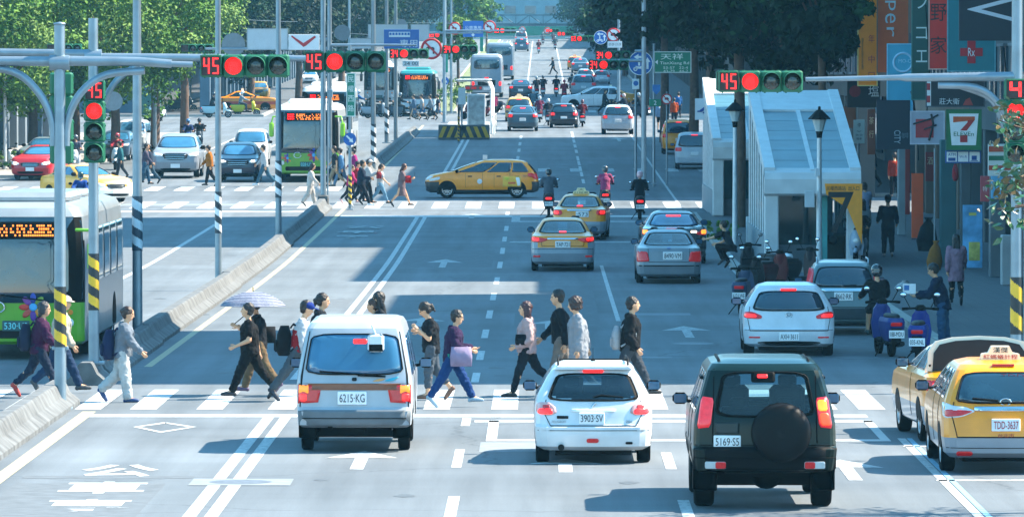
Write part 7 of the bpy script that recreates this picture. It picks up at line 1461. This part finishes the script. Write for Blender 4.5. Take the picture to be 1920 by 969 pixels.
for i, (px, py, w_, cc) in enumerate(((580, 160, 28, '#dfe4e8'), (588, 145, 26, '#6f7f8c'), (560, 138, 24, '#c9d0d6'), (612, 150, 26, '#4a5a68'), (640, 140, 24, '#8fa0ac'))): frontcar('suv' if i % 2 else 'hatch', 'queued_car', ['white hatchback leading the left queue past the second junction', 'grey suv in the left queue behind white hatchback', 'pale hatchback at left of the far left queue', 'dark suv in the far left queue', 'farthest grey hatchback in the left queue'][i], px, py, w_, cc)
# ---- buses
gb = G(40, 692); b = bus('large green city bus with flower on its front at the left edge', Vector((-9.99, 119.1+8.5, 0)), math.pi, '#5c9c22', 11.3, 2.5, 2.98, plate='530·U3', flower=True, side='#7f8a92', top='#8d959a')
def fbus(label, px, py, wpx, base, **k):
    g = G(px, py); W_ = wpx/S(g.y); L = k.pop('L', 11.0); return bus(label, Vector((g.x, g.y+L-2.8, gz(g.y+3))), math.pi, base, L, min(2.7, max(2.3, W_)), k.pop('H', 3.1), **k)
fbus('green city bus with red and amber display by the lamp post', 576, 342, 122, '#5f9f2e', plate='028·U3', flower=True, H=3.35)
fbus('white bus behind the green one, only its roof and display showing', 612, 292, 96, '#dfe6ea', H=3.5, top='#e9eef1', mirrors='#20282e')
fbus('pale blue bus facing us beside the large no turn disc', 783, 219, 70, '#a9bcc8', H=3.1, top='#2f8a8a', mirrors='#20282e', L=10.5); fbus('dim bus with amber display behind the striped white post', 712, 200, 58, '#8fa4b0', H=3.1, L=10, mirrors='#20282e')
g = G(913, 183); bus('grey tour coach seen from behind past the second junction', g, 0, '#93a4b4', 11.5, 2.5, 3.4, front=False, rear=True, top='#9dabb8', side='#8a9cac', air=False)
g = G(938, 150); bus('second coach ahead of the grey tour coach', g+Vector((0, 0, 0)), 0, '#6f8494', 11, 2.5, 3.4, front=False, rear=True, top='#7f93a2', side='#6f8494', air=False)
# ================================================================ people on the near crosswalk
LFT, RGT, AWAY, TOWARD = R(90), R(-90), 0.0, math.pi
def near(label, px, py, yaw, **k): return person(label, G(px, py), yaw, near=True, **k)
W_A = dict(LL=(26, 3), RL=(-22, 24)); W_B = dict(LL=(-22, 26), RL=(26, 3)); W_C = dict(LL=(14, 4), RL=(-10, 26)); W_D = dict(LL=(-10, 28), RL=(13, 4))
o, J = near('person in purple jacket and red shoes walking by the green bus', 72, 745, RGT, h=1.60, top=('jacket', '#4a1f4a'), bottom=('slim', '#23344e'), hair=('bob', '#23252b'), shoes='#9c2f2a', pose=dict(W_B, lean=6)); backpack(J, '#2a3550', 'dark grey backpack on person in purple jacket', (.3, .2, .46))
o, J = near('person in white brimmed hat and beige vest behind the near pole', 111, 738, RGT, h=1.66, top=('jacket', '#d5cfbe'), bottom=('trousers', '#27446a'), hair=('short', '#1a1615'), hat=('brim', '#e6dfcf'), pose=dict(W_A, lean=5, LA=(-8, 18, 8), RA=(10, 20, 8)), shoes='#3a3f44')
o, J = near('woman in grey hooded top and white trousers walking past barrier', 229, 754, RGT, h=1.56, top=('hoodie', '#8a97a6'), bottom=('wide', '#dfe6e8'), hair=('bun', '#2a1a16'), shoes='#24406e', pose=dict(LL=(-14, 34), RL=(8, 2), LA=(-38, 12, 6), RA=(22, 22, 8), lean=5, head=(0, 14))); backpack(J, '#22305a', 'navy blue backpack of woman in grey hooded top', (.3, .2, .5), -.05)
o, J = near('person in black shirt with white sleeve bands walking left', 468, 748, LFT, h=1.58, fat=1.1, top=('tee', '#17181c'), bottom=('trousers', '#14161a'), hair=('short', '#120f0f'), shoes='#1c222c', pose=dict(LL=(24, 2), RL=(-26, 14), LA=(-4, 70, 8), RA=(-24, 10, 6), lean=2, head=(0, 0)))
t = MB()
for f in (.42, .52): a = J['Rsh']+(J['Relb']-J['Rsh'])*f; b = J['Rsh']+(J['Relb']-J['Rsh'])*(f+.05); t.tube([a, b], .034*1.58+.022, 12)
t.build('sleeve_bands', WHITE, o)
o, J = near('person with umbrella and brown trousers half hidden behind black shirt walker', 484, 740, LFT, h=1.6, top=('tee', '#1c222b'), bottom=('trousers', '#8a7458'), hair=('short', '#15110f'), shoes='#5a4a6a', pose=dict(LL=(-18, 20), RL=(20, 4), LA=(20, 95, 6), RA=(0, 110, 6)))
h_ = J['M'] @ (J['Lwr']+J['Lfd']*.08); tip = P(474, 545, h_.y); u = empty('umbrella', (tip.x, tip.y, 0), 0, 'blue and white wavy patterned umbrella held over two walkers', 'umbrella'); tz = tip.z; bs = tz-.30; t = MB(); n = 32; vs = [(0, 0, tz-.02)]; rr_ = [(.18, -.03), (.36, -.10), (.50, -.19), (.56, -.255)]; ms = []; fs = []
for r_, d in rr_:
    for i in range(n): a = 2*math.pi*i/n; q = 1-.05*(1-abs(math.cos(4*a)))*(r_/.56); vs.append((r_*q*math.cos(a), r_*q*math.sin(a), tz+d))
for i in range(n): fs.append((0, 1+i, 1+(i+1) % n)); ms.append(0)
for j in range(3):
    for i in range(n): k = (i+1) % n; fs.append((1+j*n+i, 1+j*n+n+i, 1+j*n+n+k, 1+j*n+k)); ms.append(0)
def wavym():
    m = bpy.data.materials.new('wavy_cloth'); m.use_nodes = True; nt = m.node_tree; b = nt.nodes['Principled BSDF']; b.inputs['Roughness'].default_value = .8; tc = nt.nodes.new('ShaderNodeTexCoord'); wv = nt.nodes.new('ShaderNodeTexWave'); wv.bands_direction = 'Z'; wv.inputs['Scale'].default_value = 13; wv.inputs['Distortion'].default_value = 2.5; wv.inputs['Detail Scale'].default_value = 6; cr = nt.nodes.new('ShaderNodeValToRGB'); cr.color_ramp.interpolation = 'CONSTANT'; e = cr.color_ramp.elements; e[0].color = (*lin('#35405f'), 1); e[1].position = .5; e[1].color = (*lin('#858b99'), 1); nt.links.new(tc.outputs['Object'], wv.inputs['Vector']); nt.links.new(wv.outputs['Fac'], cr.inputs['Fac']); nt.links.new(cr.outputs[0], b.inputs['Base Color']); return m
t.v = vs; t.f = fs; t.m = ms; t.sm = [False]*len(fs); cn = t.build('canopy', [wavym()], u); md = cn.modifiers.new('thickness', 'SOLIDIFY'); md.thickness = .006
t = MB(); t.tube([(0, 0, tz+.06), (0, 0, tz-.3), (h_.x-tip.x, h_.y-tip.y, h_.z-.05)], .008, 6); t.build('shaft', DKGREY, u)
t = MB()
for i in range(8): a = 2*math.pi*i/8; t.tube([(0, 0, tz-.04), (.3*math.cos(a), .3*math.sin(a), tz-.085), (.55*math.cos(a), .55*math.sin(a), tz-.25)], .004, 4)
t.build('ribs', DKGREY, u)
hand_bag(J, 'R', '#1b2026', 'black shoulder bag behind the black shirt walker', (.26, .14, .28), -.14, 'shoulder_bag', at='hip', dx=.14, yoff=-.16, handle=False)
o, J = near('man in blue cap and red vest striding right behind the van', 560, 752, RGT, h=1.66, male=True, top=('shirt', '#dfe6ee'), bottom=('trousers', '#5a6670'), hair=('short', '#1a1514'), hat=('cap', '#1f3f9a'), shoes='#232a38', pose=dict(LL=(16, 4), RL=(-30, 8), LA=(-20, 12, 6), RA=(-4, 10, 8), lean=8, head=(0, 18)))
k = 1.66; t = MB(); rings(t, [(J['pel']+Vector((0, .0, -.03*k)), .112*k, .09*k, 0), (J['pel']+Vector((0, .01, .12*k)), .106*k, .085*k, 0), (J['chest'], .118*k, .09*k, -.1), (J['neck']-Vector((0, 0, .03*k)), .075*k, .06*k, -.1)]); m_ = fuse(t, .02, 2); m_.materials.append(cloth('#b8202e')); link(m_, 'vest', o); backpack(J, '#14161b', 'black backpack worn over red vest', (.32, .24, .5), -.05)
o, J = near('woman with tied dark hair beside the blue cap man behind van', 598, 742, RGT, h=1.66, top=('jacket', '#222a33'), bottom=('trousers', '#2a2f38'), hair=('pony', '#17110f'), pose=dict(W_C))
o, J = near('person with brown hair whose head shows over the van roof', 706, 738, LFT, h=1.56, top=('tee', '#39424c'), bottom=('trousers', '#2a2f38'), hair=('short', '#3a2a24'), pose=dict(W_D)); o, J = near('person with long black hair showing over the van roof', 716, 738, LFT, h=1.66, top=('tee', '#2a3038'), bottom=('trousers', '#2a2f38'), hair=('long', '#0f0d0e'), pose=dict(W_C))
o, J = near('woman with ponytail in black shirt looking down at right of van', 808, 750, LFT, h=1.60, top=('tee', '#1b2028'), bottom=('cropped', '#5f6a76'), hair=('pony', '#17100f'), shoes='#6a4a3a', pose=dict(LL=(6, 4), RL=(-12, 30), LA=(2, 128, 4), RA=(-6, 118, 4), head=(0, 34), lean=2))
o, J = near('woman in purple padded jacket and blue jeans striding right', 848, 764, RGT, h=1.55, top=('jacket', '#3a2450'), bottom=('trousers', '#1f4a8a'), hair=('short', '#0f0d0f'), shoes='#8aa0b0', pose=dict(LL=(27, 2), RL=(-26, 6), LA=(10, 70, 8), RA=(4, 72, 8), head=(0, 12), lean=4)); hand_bag(J, 'R', '#b9a6c8', 'lilac tote bag of woman in purple jacket', (.36, .12, .32), .16, 'tote_bag', yoff=-.22)
t = MB(); k = 1.55; rings(t, [(J['pel']-Vector((0, 0, .07*k)), .11*k, .085*k, 0), (J['pel']+Vector((0, 0, .03*k)), .112*k, .088*k, 0)]); t.build('undershirt', cloth('#2ab59a'), o)
o, J = near('woman with long brown hair in pale pink jacket walking left', 988, 744, LFT, h=1.62, top=('jacket', '#dcbfc0'), bottom=('slim', '#1c2430'), hair=('long', '#3a1f24'), shoes='#1a1c20', pose=dict(LL=(20, 4), RL=(-28, 24), LA=(-8, 70, 8), RA=(-4, 25, 10), lean=0, head=(0, 2))); hand_bag(J, 'L', '#1b2028', 'small black bag at pink jacket waist', (.2, .1, .18), -.16, 'shoulder_bag', at='hip', dx=.12, yoff=.1, handle=False)
o, J = near('man in black shirt and grey trousers beside grey coat woman', 1053, 742, LFT, h=1.72, male=True, top=('shirt', '#1a222c'), bottom=('trousers', '#a59a90'), hair=('short', '#14100f'), pose=dict(W_C)); o, J = near('woman with curly hair in long light grey coat behind white hatchback', 1085, 748, LFT, h=1.64, top=('coat', '#a9b0ba'), bottom=('slim', '#7a8088'), hair=('curly', '#2a1a18'), pose=dict(W_D, LA=(-10, 15, 8), RA=(-26, 10, 8)))
o, J = near('young man in black hooded jacket facing right behind white hatchback', 1181, 746, RGT, h=1.68, male=True, top=('hoodie', '#16191f'), bottom=('trousers', '#4a525c'), hair=('short', '#120f10'), pose=dict(W_A, LA=(-14, 42, 10), RA=(-12, 46, 8), head=(0, 0))); backpack(J, '#c9d2da', 'white backpack on the black hooded jacket', (.24, .16, .4), -.06)
# ---- second crosswalk
def far(label, px, py, yaw, **k): return person(label, G(px, py), yaw, **k)
W_E = dict(LL=(24, 3), RL=(-20, 24)); W_F = dict(LL=(-20, 24), RL=(24, 3))
o, J = far('woman dressed in white with long hair at the barrier end', 582, 387, RGT, h=1.55, top=('shirt', '#e4e4e2'), bottom=('wide', '#dcd9d4'), hair=('long', '#1d1412'), pose=dict(W_C, head=(0, 24))); hand_bag(J, 'R', '#d9dde2', 'pale shopping bag of woman dressed in white', (.34, .14, .4), .34, 'shopping_bag')
o, J = far('person in blue shirt with dark bag walking on the far crossing', 640, 352, LFT, h=1.62, top=('shirt', '#6fa5d8'), bottom=('trousers', '#6f96ba'), hair=('short', '#1d1412'), pose=dict(W_E)); hand_bag(J, 'R', '#23405a', 'dark blue bag of the blue shirt walker', (.4, .16, .4), .3, 'shopping_bag'); far('person in dark top and beige trousers beside blue shirt walker', 629, 352, LFT, h=1.7, top=('tee', '#27343e'), bottom=('cropped', '#b5a58a'), hair=('short', '#2a1a14'), pose=dict(W_F))
far('child in bright pink jacket in the middle group', 656, 382, RGT, h=1.45, top=('jacket', '#d0387a'), bottom=('slim', '#2a3440'), hair=('short', '#1a1413'), shoes='#c9a0a0', pose=dict(W_F, lean=8)); far('person in magenta top behind the pink jacket child', 665, 352, LFT, h=1.55, top=('jacket', '#b5308a'), bottom=('trousers', '#2a3440'), hair=('short', '#1a1413'), pose=dict(W_C))
far('person in red jacket within the middle crossing group', 668, 381, RGT, h=1.58, top=('jacket', '#b8283a'), bottom=('trousers', '#232c38'), hair=('short', '#1a1413'), pose=dict(W_E)); far('tall man in navy and white varsity jacket in the middle group', 677, 388, RGT, h=1.72, male=True, top=('jacket', '#1f2f48'), bottom=('trousers', '#1d2836'), hair=('short', '#120f0f'), shoes='#dfe6ea', pose=dict(W_F, LA=(10, 70, 8), RA=(14, 75, 8)))
o, J = far('person in white cap and pale top with folded arms', 689, 384, RGT, h=1.66, top=('shirt', '#c9d2d8'), bottom=('trousers', '#232c38'), hair=('short', '#2a1a14'), hat=('cap', '#e6ecf0'), pose=dict(W_C, LA=(20, 90, 6), RA=(24, 95, 6))); hand_bag(J, 'R', '#a82a34', 'red bag of the white cap walker', (.2, .1, .24), .26, 'handbag')
o, J = far('girl in pale grey shirt and jeans carrying black jacket', 713, 384, RGT, h=1.52, top=('tee', '#cfd8e0'), bottom=('slim', '#7fb0d0'), hair=('pony', '#17110f'), shoes='#1d2228', pose=dict(W_F)); hand_bag(J, 'L', '#1f2a38', 'dark handbag of the girl in pale shirt', (.34, .14, .26), .2, 'handbag')
o, J = far('woman in long mauve dress looking at phone in front of taxi', 753, 388, RGT, h=1.60, top=('dress', '#8f7a80'), bottom=('none', ''), hair=('long', '#4a2a22'), shoes='#2a2c30', pose=dict(W_E, LA=(20, 75, 6), RA=(22, 78, 6), head=(0, 26))); phone(J, 'R', 'dark mobile phone in mauve dress woman hand'); hand_bag(J, 'R', '#d02430', 'bright red bag of mauve dress woman', (.24, .1, .26), .14, 'handbag', yoff=-.2)
for l, px, py, yaw, kw in (('person in plaid shirt and jeans by the silver suv', 272, 348, RGT, dict(h=1.7, male=True, top=('shirt', '#5f5a70'), bottom=('trousers', '#3f6a8a'), hair=('short', '#17110f'), pose=W_C)), ('person in navy shirt beside the plaid shirt walker', 281, 345, LFT, dict(h=1.66, top=('shirt', '#33425a'), bottom=('trousers', '#4a6a80'), hair=('short', '#17110f'), pose=W_E)), ('man in orange jacket between silver and navy suvs', 393, 350, LFT, dict(h=1.66, male=True, top=('jacket', '#c27a22'), bottom=('trousers', '#1d2026'), hair=('short', '#17110f'), pose=W_D)), ('man in white shirt and jeans in front of the navy suv', 496, 350, LFT, dict(h=1.72, male=True, top=('shirt', '#e4eaee'), bottom=('trousers', '#4a7a94'), hair=('short', '#17110f'), pose=W_E, shoes='#d9dfe2')), ('person in teal shirt by the yellow white taxi', 226, 336, LFT, dict(h=1.6, top=('shirt', '#2f7a86'), bottom=('trousers', '#3a4048'), hair=('short', '#17110f'), pose=W_C))): far(l, px, py, yaw, **kw)
# ---- second junction pedestrians
for l, px, py, yaw, t_, b_ in (('walker in blue dress leading four on the far crossing', 777, 226, LFT, ('dress', '#6f8aa8'), ('none', '')), ('walker in white shirt and blue shorts on far crossing', 792, 226, LFT, ('tee', '#e4eaee'), ('shorts', '#5f9ac8')), ('walker in grey with bag on the far crossing', 808, 226, LFT, ('shirt', '#a5b0b8'), ('slim', '#4a525c')), ('walker in navy shirt last of four on far crossing', 822, 226, LFT, ('tee', '#1f3350'), ('shorts', '#6f9ac0')), ('person standing by the island stop in grey', 863, 224, TOWARD, ('shirt', '#6f7f8c'), ('trousers', '#2a3440')), ('person in black leaning by the silver far suv', 1133, 214, RGT, ('shirt', '#171c22'), ('trousers', '#1d2228')), ('person in magenta right of the bus shelter', 926, 222, AWAY, ('jacket', '#b03a6a'), ('trousers', '#33302f')), ('lone walker crossing the far sunlit stretch', 1037, 141, LFT, ('shirt', '#1c2c3a'), ('trousers', '#1c2c3a')), ('walker in white beside the yellow taxi far right', 1160, 214, LFT, ('shirt', '#b5c4cc'), ('trousers', '#9aa8b0'))): far(l, px, py, yaw, h=1.66, top=t_, bottom=b_, hair=('short', '#17110f'), pose=W_E if px % 2 else W_F)
far('person in pale blue shirt on the right pavement by the sign post', 1237, 246, AWAY, h=1.7, top=('shirt', '#8fb4da'), bottom=('shorts', '#1d2836'), hair=('short', '#17110f'), pose=W_C); far('person in orange jacket on the far right pavement', 1264, 236, AWAY, h=1.66, top=('jacket', '#d0561f'), bottom=('trousers', '#1d2836'), hair=('short', '#17110f'), pose=W_D); far('person in blue shirt beyond the orange jacket walker', 1272, 222, AWAY, h=1.66, top=('shirt', '#2f6fb0'), bottom=('trousers', '#1d2836'), hair=('short', '#17110f'), pose=W_C)
# ---- right pavement
def pav(label, px, py, yaw, **k): return person(label, G(px, py, .14), yaw, **k)
pav('man in dark clothes walking away under the dark shop signs', 1665, 481, AWAY, h=1.74, male=True, top=('shirt', '#1a2a40'), bottom=('trousers', '#1a2434'), hair=('short', '#100e0f'), shoes='#c9b0a8', pose=dict(LL=(6, 4), RL=(-6, 14), LA=(8, 60, 14), RA=(10, 40, 12)))
pav('person in pink hooded coat walking beside the blue fabric banner', 1793, 572, AWAY, h=1.56, near=True, top=('coat', '#b48fa6'), bottom=('slim', '#1a1c22'), hair=('long', '#120f12'), shoes='#15171c', pose=dict(W_C))
o, J = person('man in navy jacket holding papers beside the parked scooters', G(1768, 655), R(78), h=1.68, near=True, male=True, top=('jacket', '#1f3050'), bottom=('trousers', '#3f6a94'), hair=('short', '#17110f'), pose=dict(LL=(2, 4), RL=(-4, 6), LA=(18, 62, 6), RA=(20, 66, 6), head=(0, 22), lean=14))
mc = J['M'] @ (J['Lwr']+J['Lfd']*.16); t = MB(); t.bbox((0, 0, 0), (.26, .02, .2), .004); pp = t.build('paper_sheet', mat('#dfe4e8', .6), None, mc, R(-15)); tag(pp, 'white paper sheet with blue picture held by navy jacket man', 'paper'); t = MB(); t.box((-.05, -.012, .02), (.1, .004, .1)); t.build('picture', mat('#2f6fb0', .5), pp)
o, J = person('man crouching at the kerb in black and white patterned shirt', G(1372, 503, .14), R(60), h=1.62, male=True, top=('tee', '#2a3038'), bottom=('trousers', '#15181d'), hair=('short', '#15110f'), pose=dict(lean=28, LL=(95, 120), RL=(80, 118), LA=(50, 15, 8), RA=(20, 40, 8), head=(0, 4)))
pav('person with long dark hair in white behind the seated scooter man', 1618, 482, AWAY, h=1.6, top=('shirt', '#c9d4d8'), bottom=('trousers', '#39424a'), hair=('long', '#120f10'), pose=W_C); pav('person in striped pale top by the exit sign board', 1621, 440, AWAY, h=1.6, top=('tee', '#9fb0d0'), bottom=('trousers', '#2a3440'), hair=('bob', '#120f10'), pose=W_C)
pav('person in red standing in the dark arcade', 1677, 372, AWAY, h=1.7, top=('shirt', '#b0361f'), bottom=('trousers', '#15202c'), hair=('short', '#120f10'), pose=W_C); pav('dark figure by the arcade behind parking sign', 1637, 352, LFT, h=1.7, top=('shirt', '#15202c'), bottom=('trousers', '#15202c'), hair=('short', '#120f10'), pose=W_C)
o, J = person('passenger with brown hair beside the yellow estate taxi', Vector((PX(1898, 86.5), 88.5, 0)), AWAY, h=1.42, top=('shirt', '#4a525c'), bottom=('trousers', '#2a3038'), hair=('bob', '#4a2a22'), pose=W_C)
# ================================================================ scooters and riders
def pair(label, rl, px, py, rz, color, rk, plate='', lit=True, h=1.62, **k):
    g = G(px, py, k.pop('dz', 0)); scooter(label, g, rz, color, plate, lit, **k)
    if rl: return rider(rl, g, rz, h=h, **rk)
pair('dark scooter with red tail lamp left of the yellow taxi', 'rider in grey hooded jacket and black helmet seen from behind', 1029, 405, 0, '#3a1f26', dict(top=('hoodie', '#6f7884'), bottom=('trousers', '#1d2228'), hair=('helmet', '#15181c'), male=True, h=1.7) if False else dict(top=('hoodie', '#6f7884'), bottom=('trousers', '#1d2228'), hair=('helmet', '#15181c'), male=True), 'MWJ-271')
pair('black scooter with lit lamp in front of the shaded taxi', 'rider in pink vest with grey sleeves and helmet', 1135, 398, 0, '#26282e', dict(top=('jacket', '#c25a8a'), bottom=('trousers', '#2a2f38'), hair=('helmet', '#2a3036')), '851-KLD'); pair('black scooter with round red lamp at the stop line right', 'rider in black jacket and pink helmet at the stop line', 1200, 411, 0, '#15181d', dict(top=('jacket', '#14181e'), bottom=('trousers', '#14181e'), hair=('helmet', '#d9a5ac')), '203-QDA')
scooter('blue scooter with mirrors raised and plate 188 MDU by the pavement', G(1672, 668), R(8), '#2a3a7a', '188-MDU', False, 'parked scooters'); scooter('blue scooter with plate 035 KNL nearest the open boot taxi', G(1722, 684), R(-6), '#1f2f7a', '035-KNL', False, 'parked scooters')
rider('helmeted rider in black sitting on the plate 188 MDU scooter', G(1664, 662), R(8), 1.0, near=True, top=('shirt', '#15181d'), bottom=('shorts', '#15181d'), hair=('helmet', '#22272d'), shoes='#2a3a36', pose=dict(lean=4))
scooter('black scooter with white plate and round mirrors at the kerb', G(1402, 568), R(-14), '#1a1d22', 'MTH-1028', False, 'parked scooters'); scooter('black scooter parked beside the white helmeted one', G(1475, 545), R(-40), '#20242a', '', False, 'parked scooters'); scooter('dark scooter with raised mirror by the green cabinet', G(1440, 535), R(30), '#22262c', '', False, 'parked scooters')
for i, (px, py, rz) in enumerate(((1436, 552, -24), (1390, 590, -8))): scooter(['dark red parked scooter in the kerb row', 'grey blue parked scooter first in the kerb row nearest the white hatchback'][i], G(px, py), R(rz), ['#5a2022', '#3a4a66'][i], ['', '612-LWE'][i], False, 'parked scooters')
h1 = G(1478, 520); o = empty('helmet', P(1478, 482, h1.y), 0, 'white helmet resting on a parked scooter', 'helmet'); t = MB(); t.ell((0, 0, 0), (.13, .15, .13), 16, 10); t.build('helmet_shell', mat('#dfe4e8', .3, 0, .5, .03), o); t = MB(); t.ell((0, -.08, -.02), (.1, .09, .06), 12, 8); t.build('visor', BLACK, o)
h1 = G(1562, 500); o = empty('helmet', P(1562, 450, h1.y), 0, 'black helmet resting on the green cabinet', 'helmet'); t = MB(); t.ell((0, 0, 0), (.13, .15, .13), 16, 10); t.build('helmet_shell', mat('#15181c', .3, 0, .5, .03), o)
pair('silver scooter facing us on the pavement by the exit sign', 'man in black jacket seated on the silver pavement scooter', 1612, 498, R(172), '#9fb0c2', dict(top=('jacket', '#14181e'), bottom=('trousers', '#14181e'), hair=('short', '#100e0f'), male=True), '', False, dz=.14)
# left junction
pair('teal scooter crossing left behind the slim lamp post', 'rider in black on the teal crossing scooter', 392, 221, R(-90), '#a5c8d2', dict(top=('jacket', '#15202c'), bottom=('trousers', '#15202c'), hair=('helmet', '#2a3440'))); pair('yellow green scooter crossing beside the striped taxi', 'rider in pale shirt and white helmet on yellow green scooter', 446, 218, R(-90), '#b5b52a', dict(top=('shirt', '#9fb0ba'), bottom=('trousers', '#4a5560'), hair=('helmet', '#cfd8dd'))); pair('dark scooter crossing at the left corner', 'rider in dark red top on the left corner scooter', 329, 210, R(-90), '#22303c', dict(top=('shirt', '#5a3a4a'), bottom=('trousers', '#2a3440'), hair=('helmet', '#3a4450')))
pair('large dark motor scooter facing us behind the silver suv', 'rider in dark jacket behind the silver suv', 374, 282, R(182), '#2f4050', dict(top=('jacket', '#1f2c3c'), bottom=('trousers', '#1f2c3c'), hair=('helmet', '#27323e'), male=True), '', False); rider('rider in blue beside the dark motor scooter', G(352, 284), R(185), 0.2, top=('jacket', '#24407a'), bottom=('trousers', '#24304a'), hair=('helmet', '#2f6aa8')); scooter('blue scooter left of the dark motor scooter', G(352, 284), R(185), '#2a4a86', '', False)
pair('white scooter behind the red sedan', 'rider in grey shirt behind the yellow white taxi', 143, 322, R(180), '#b9c2ca', dict(top=('shirt', '#6a6f86'), bottom=('trousers', '#2a3440'), hair=('helmet', '#5a6470')), '', False); pair('pale scooter left of the upright signal lamp', 'rider in red jacket and red hood right of upright signal', 221, 318, R(178), '#b0c0c8', dict(top=('jacket', '#b0263a'), bottom=('trousers', '#39424c'), hair=('helmet', '#a82a34')), '', False); pair('dark scooter hidden behind the green bus roof', 'rider in blue jacket with face mask above the bus roof', 152, 412, R(180), '#2a3036', dict(top=('jacket', '#1f56b0'), bottom=('trousers', '#24304a'), hair=('helmet', '#1d3a34'), mask=True), '', False)
scooter('white scooter parked on left pavement edge', G(8, 322), R(200), '#c5ced4', '', False); scooter('white scooter parked by left corner bushes', G(300, 228), R(150), '#c5ced4', '', False)
for i, (px, py, cc, tp, hc) in enumerate(((645, 218, '#3a4a58', '#b0303a', '#8fa0ac'), (664, 216, '#4a5a66', '#2f78c0', '#c9d2d8'), (690, 222, '#8a9aa6', '#2a3440', '#3a4450'), (715, 220, '#2a3440', '#4a5560', '#2a3440'), (742, 222, '#3a4a58', '#22303c', '#5a6a76'))):
    nm = ['red topped', 'bright blue jacketed', 'dark coated', 'grey coated', 'black coated'][i]; pair('waiting scooter of the %s rider at the second junction' % nm, '%s rider waiting at the second junction' % nm, px, py, R(-80), cc, dict(top=('jacket', tp), bottom=('trousers', '#2a3440'), hair=('helmet', hc)), '', False)
for i, (px, py, tp, hc, rz) in enumerate(((1006, 184, '#22303c', '#8fa0ac', 0), (1018, 182, '#1f2c38', '#2a3440', 0), (1043, 182, '#1f2830', '#22303c', 0), (1058, 192, '#b02a4a', '#b8364a', 0), (1072, 178, '#22303c', '#2a3440', 0), (1028, 236, '#27343e', '#c0c8cc', 0), (1012, 230, '#8a3a5a', '#b0bac0', 0), (1092, 238, '#7a2230', '#5a2a34', 0), (1000, 214, '#5f7f90', '#7fa0b0', 0), (1010, 101, '#6f2a34', '#8f4a50', 0), (1041, 94, '#5a6f7a', '#7f8f98', 0), (1018, 84, '#6a7f8a', '#7f8f98', 0), (1037, 83, '#6a4f5a', '#7f8f98', 0), (1205, 222, '#22303c', '#8a9aa4', 60), (1178, 224, '#2a3440', '#b9a5a0', 70), (905, 224, '#27405a', '#3f6f90', 75), (930, 212, '#22344a', '#2a3a50', 80))):
    nm = ['rider in dark coat next to the dark far sedan', 'rider in black waiting in the far middle lane', 'rider in black with lit red lamp ahead', 'rider in crimson jacket behind the far white suv', 'rider in dark coat ahead of crimson rider', 'rider with pale helmet beside the black hatchback', 'rider in mauve between the two far cars', 'rider in maroon right of the black hatchback', 'rider in blue grey left of the black hatchback', 'lone rider in red on the far sunlit stretch', 'second rider in grey on the far sunlit stretch', 'tiny rider nearest the footbridge on the left', 'tiny rider nearest the footbridge on the right', 'rider at the right corner of the second junction', 'rider with pale helmet at the far right corner', 'rider in blue waiting right of the island', 'rider in navy behind the bus shelter end'][i]
    pair('scooter of the '+nm, nm, px, py, R(rz), '#2a3440' if i % 3 else '#6f2a30', dict(top=('jacket', tp), bottom=('trousers', '#22303c'), hair=('helmet', hc)), '', i in (2, 7, 9))
# the helper scene used for evaluating modifiers is not part of the picture
bpy.data.scenes.remove(TMP)
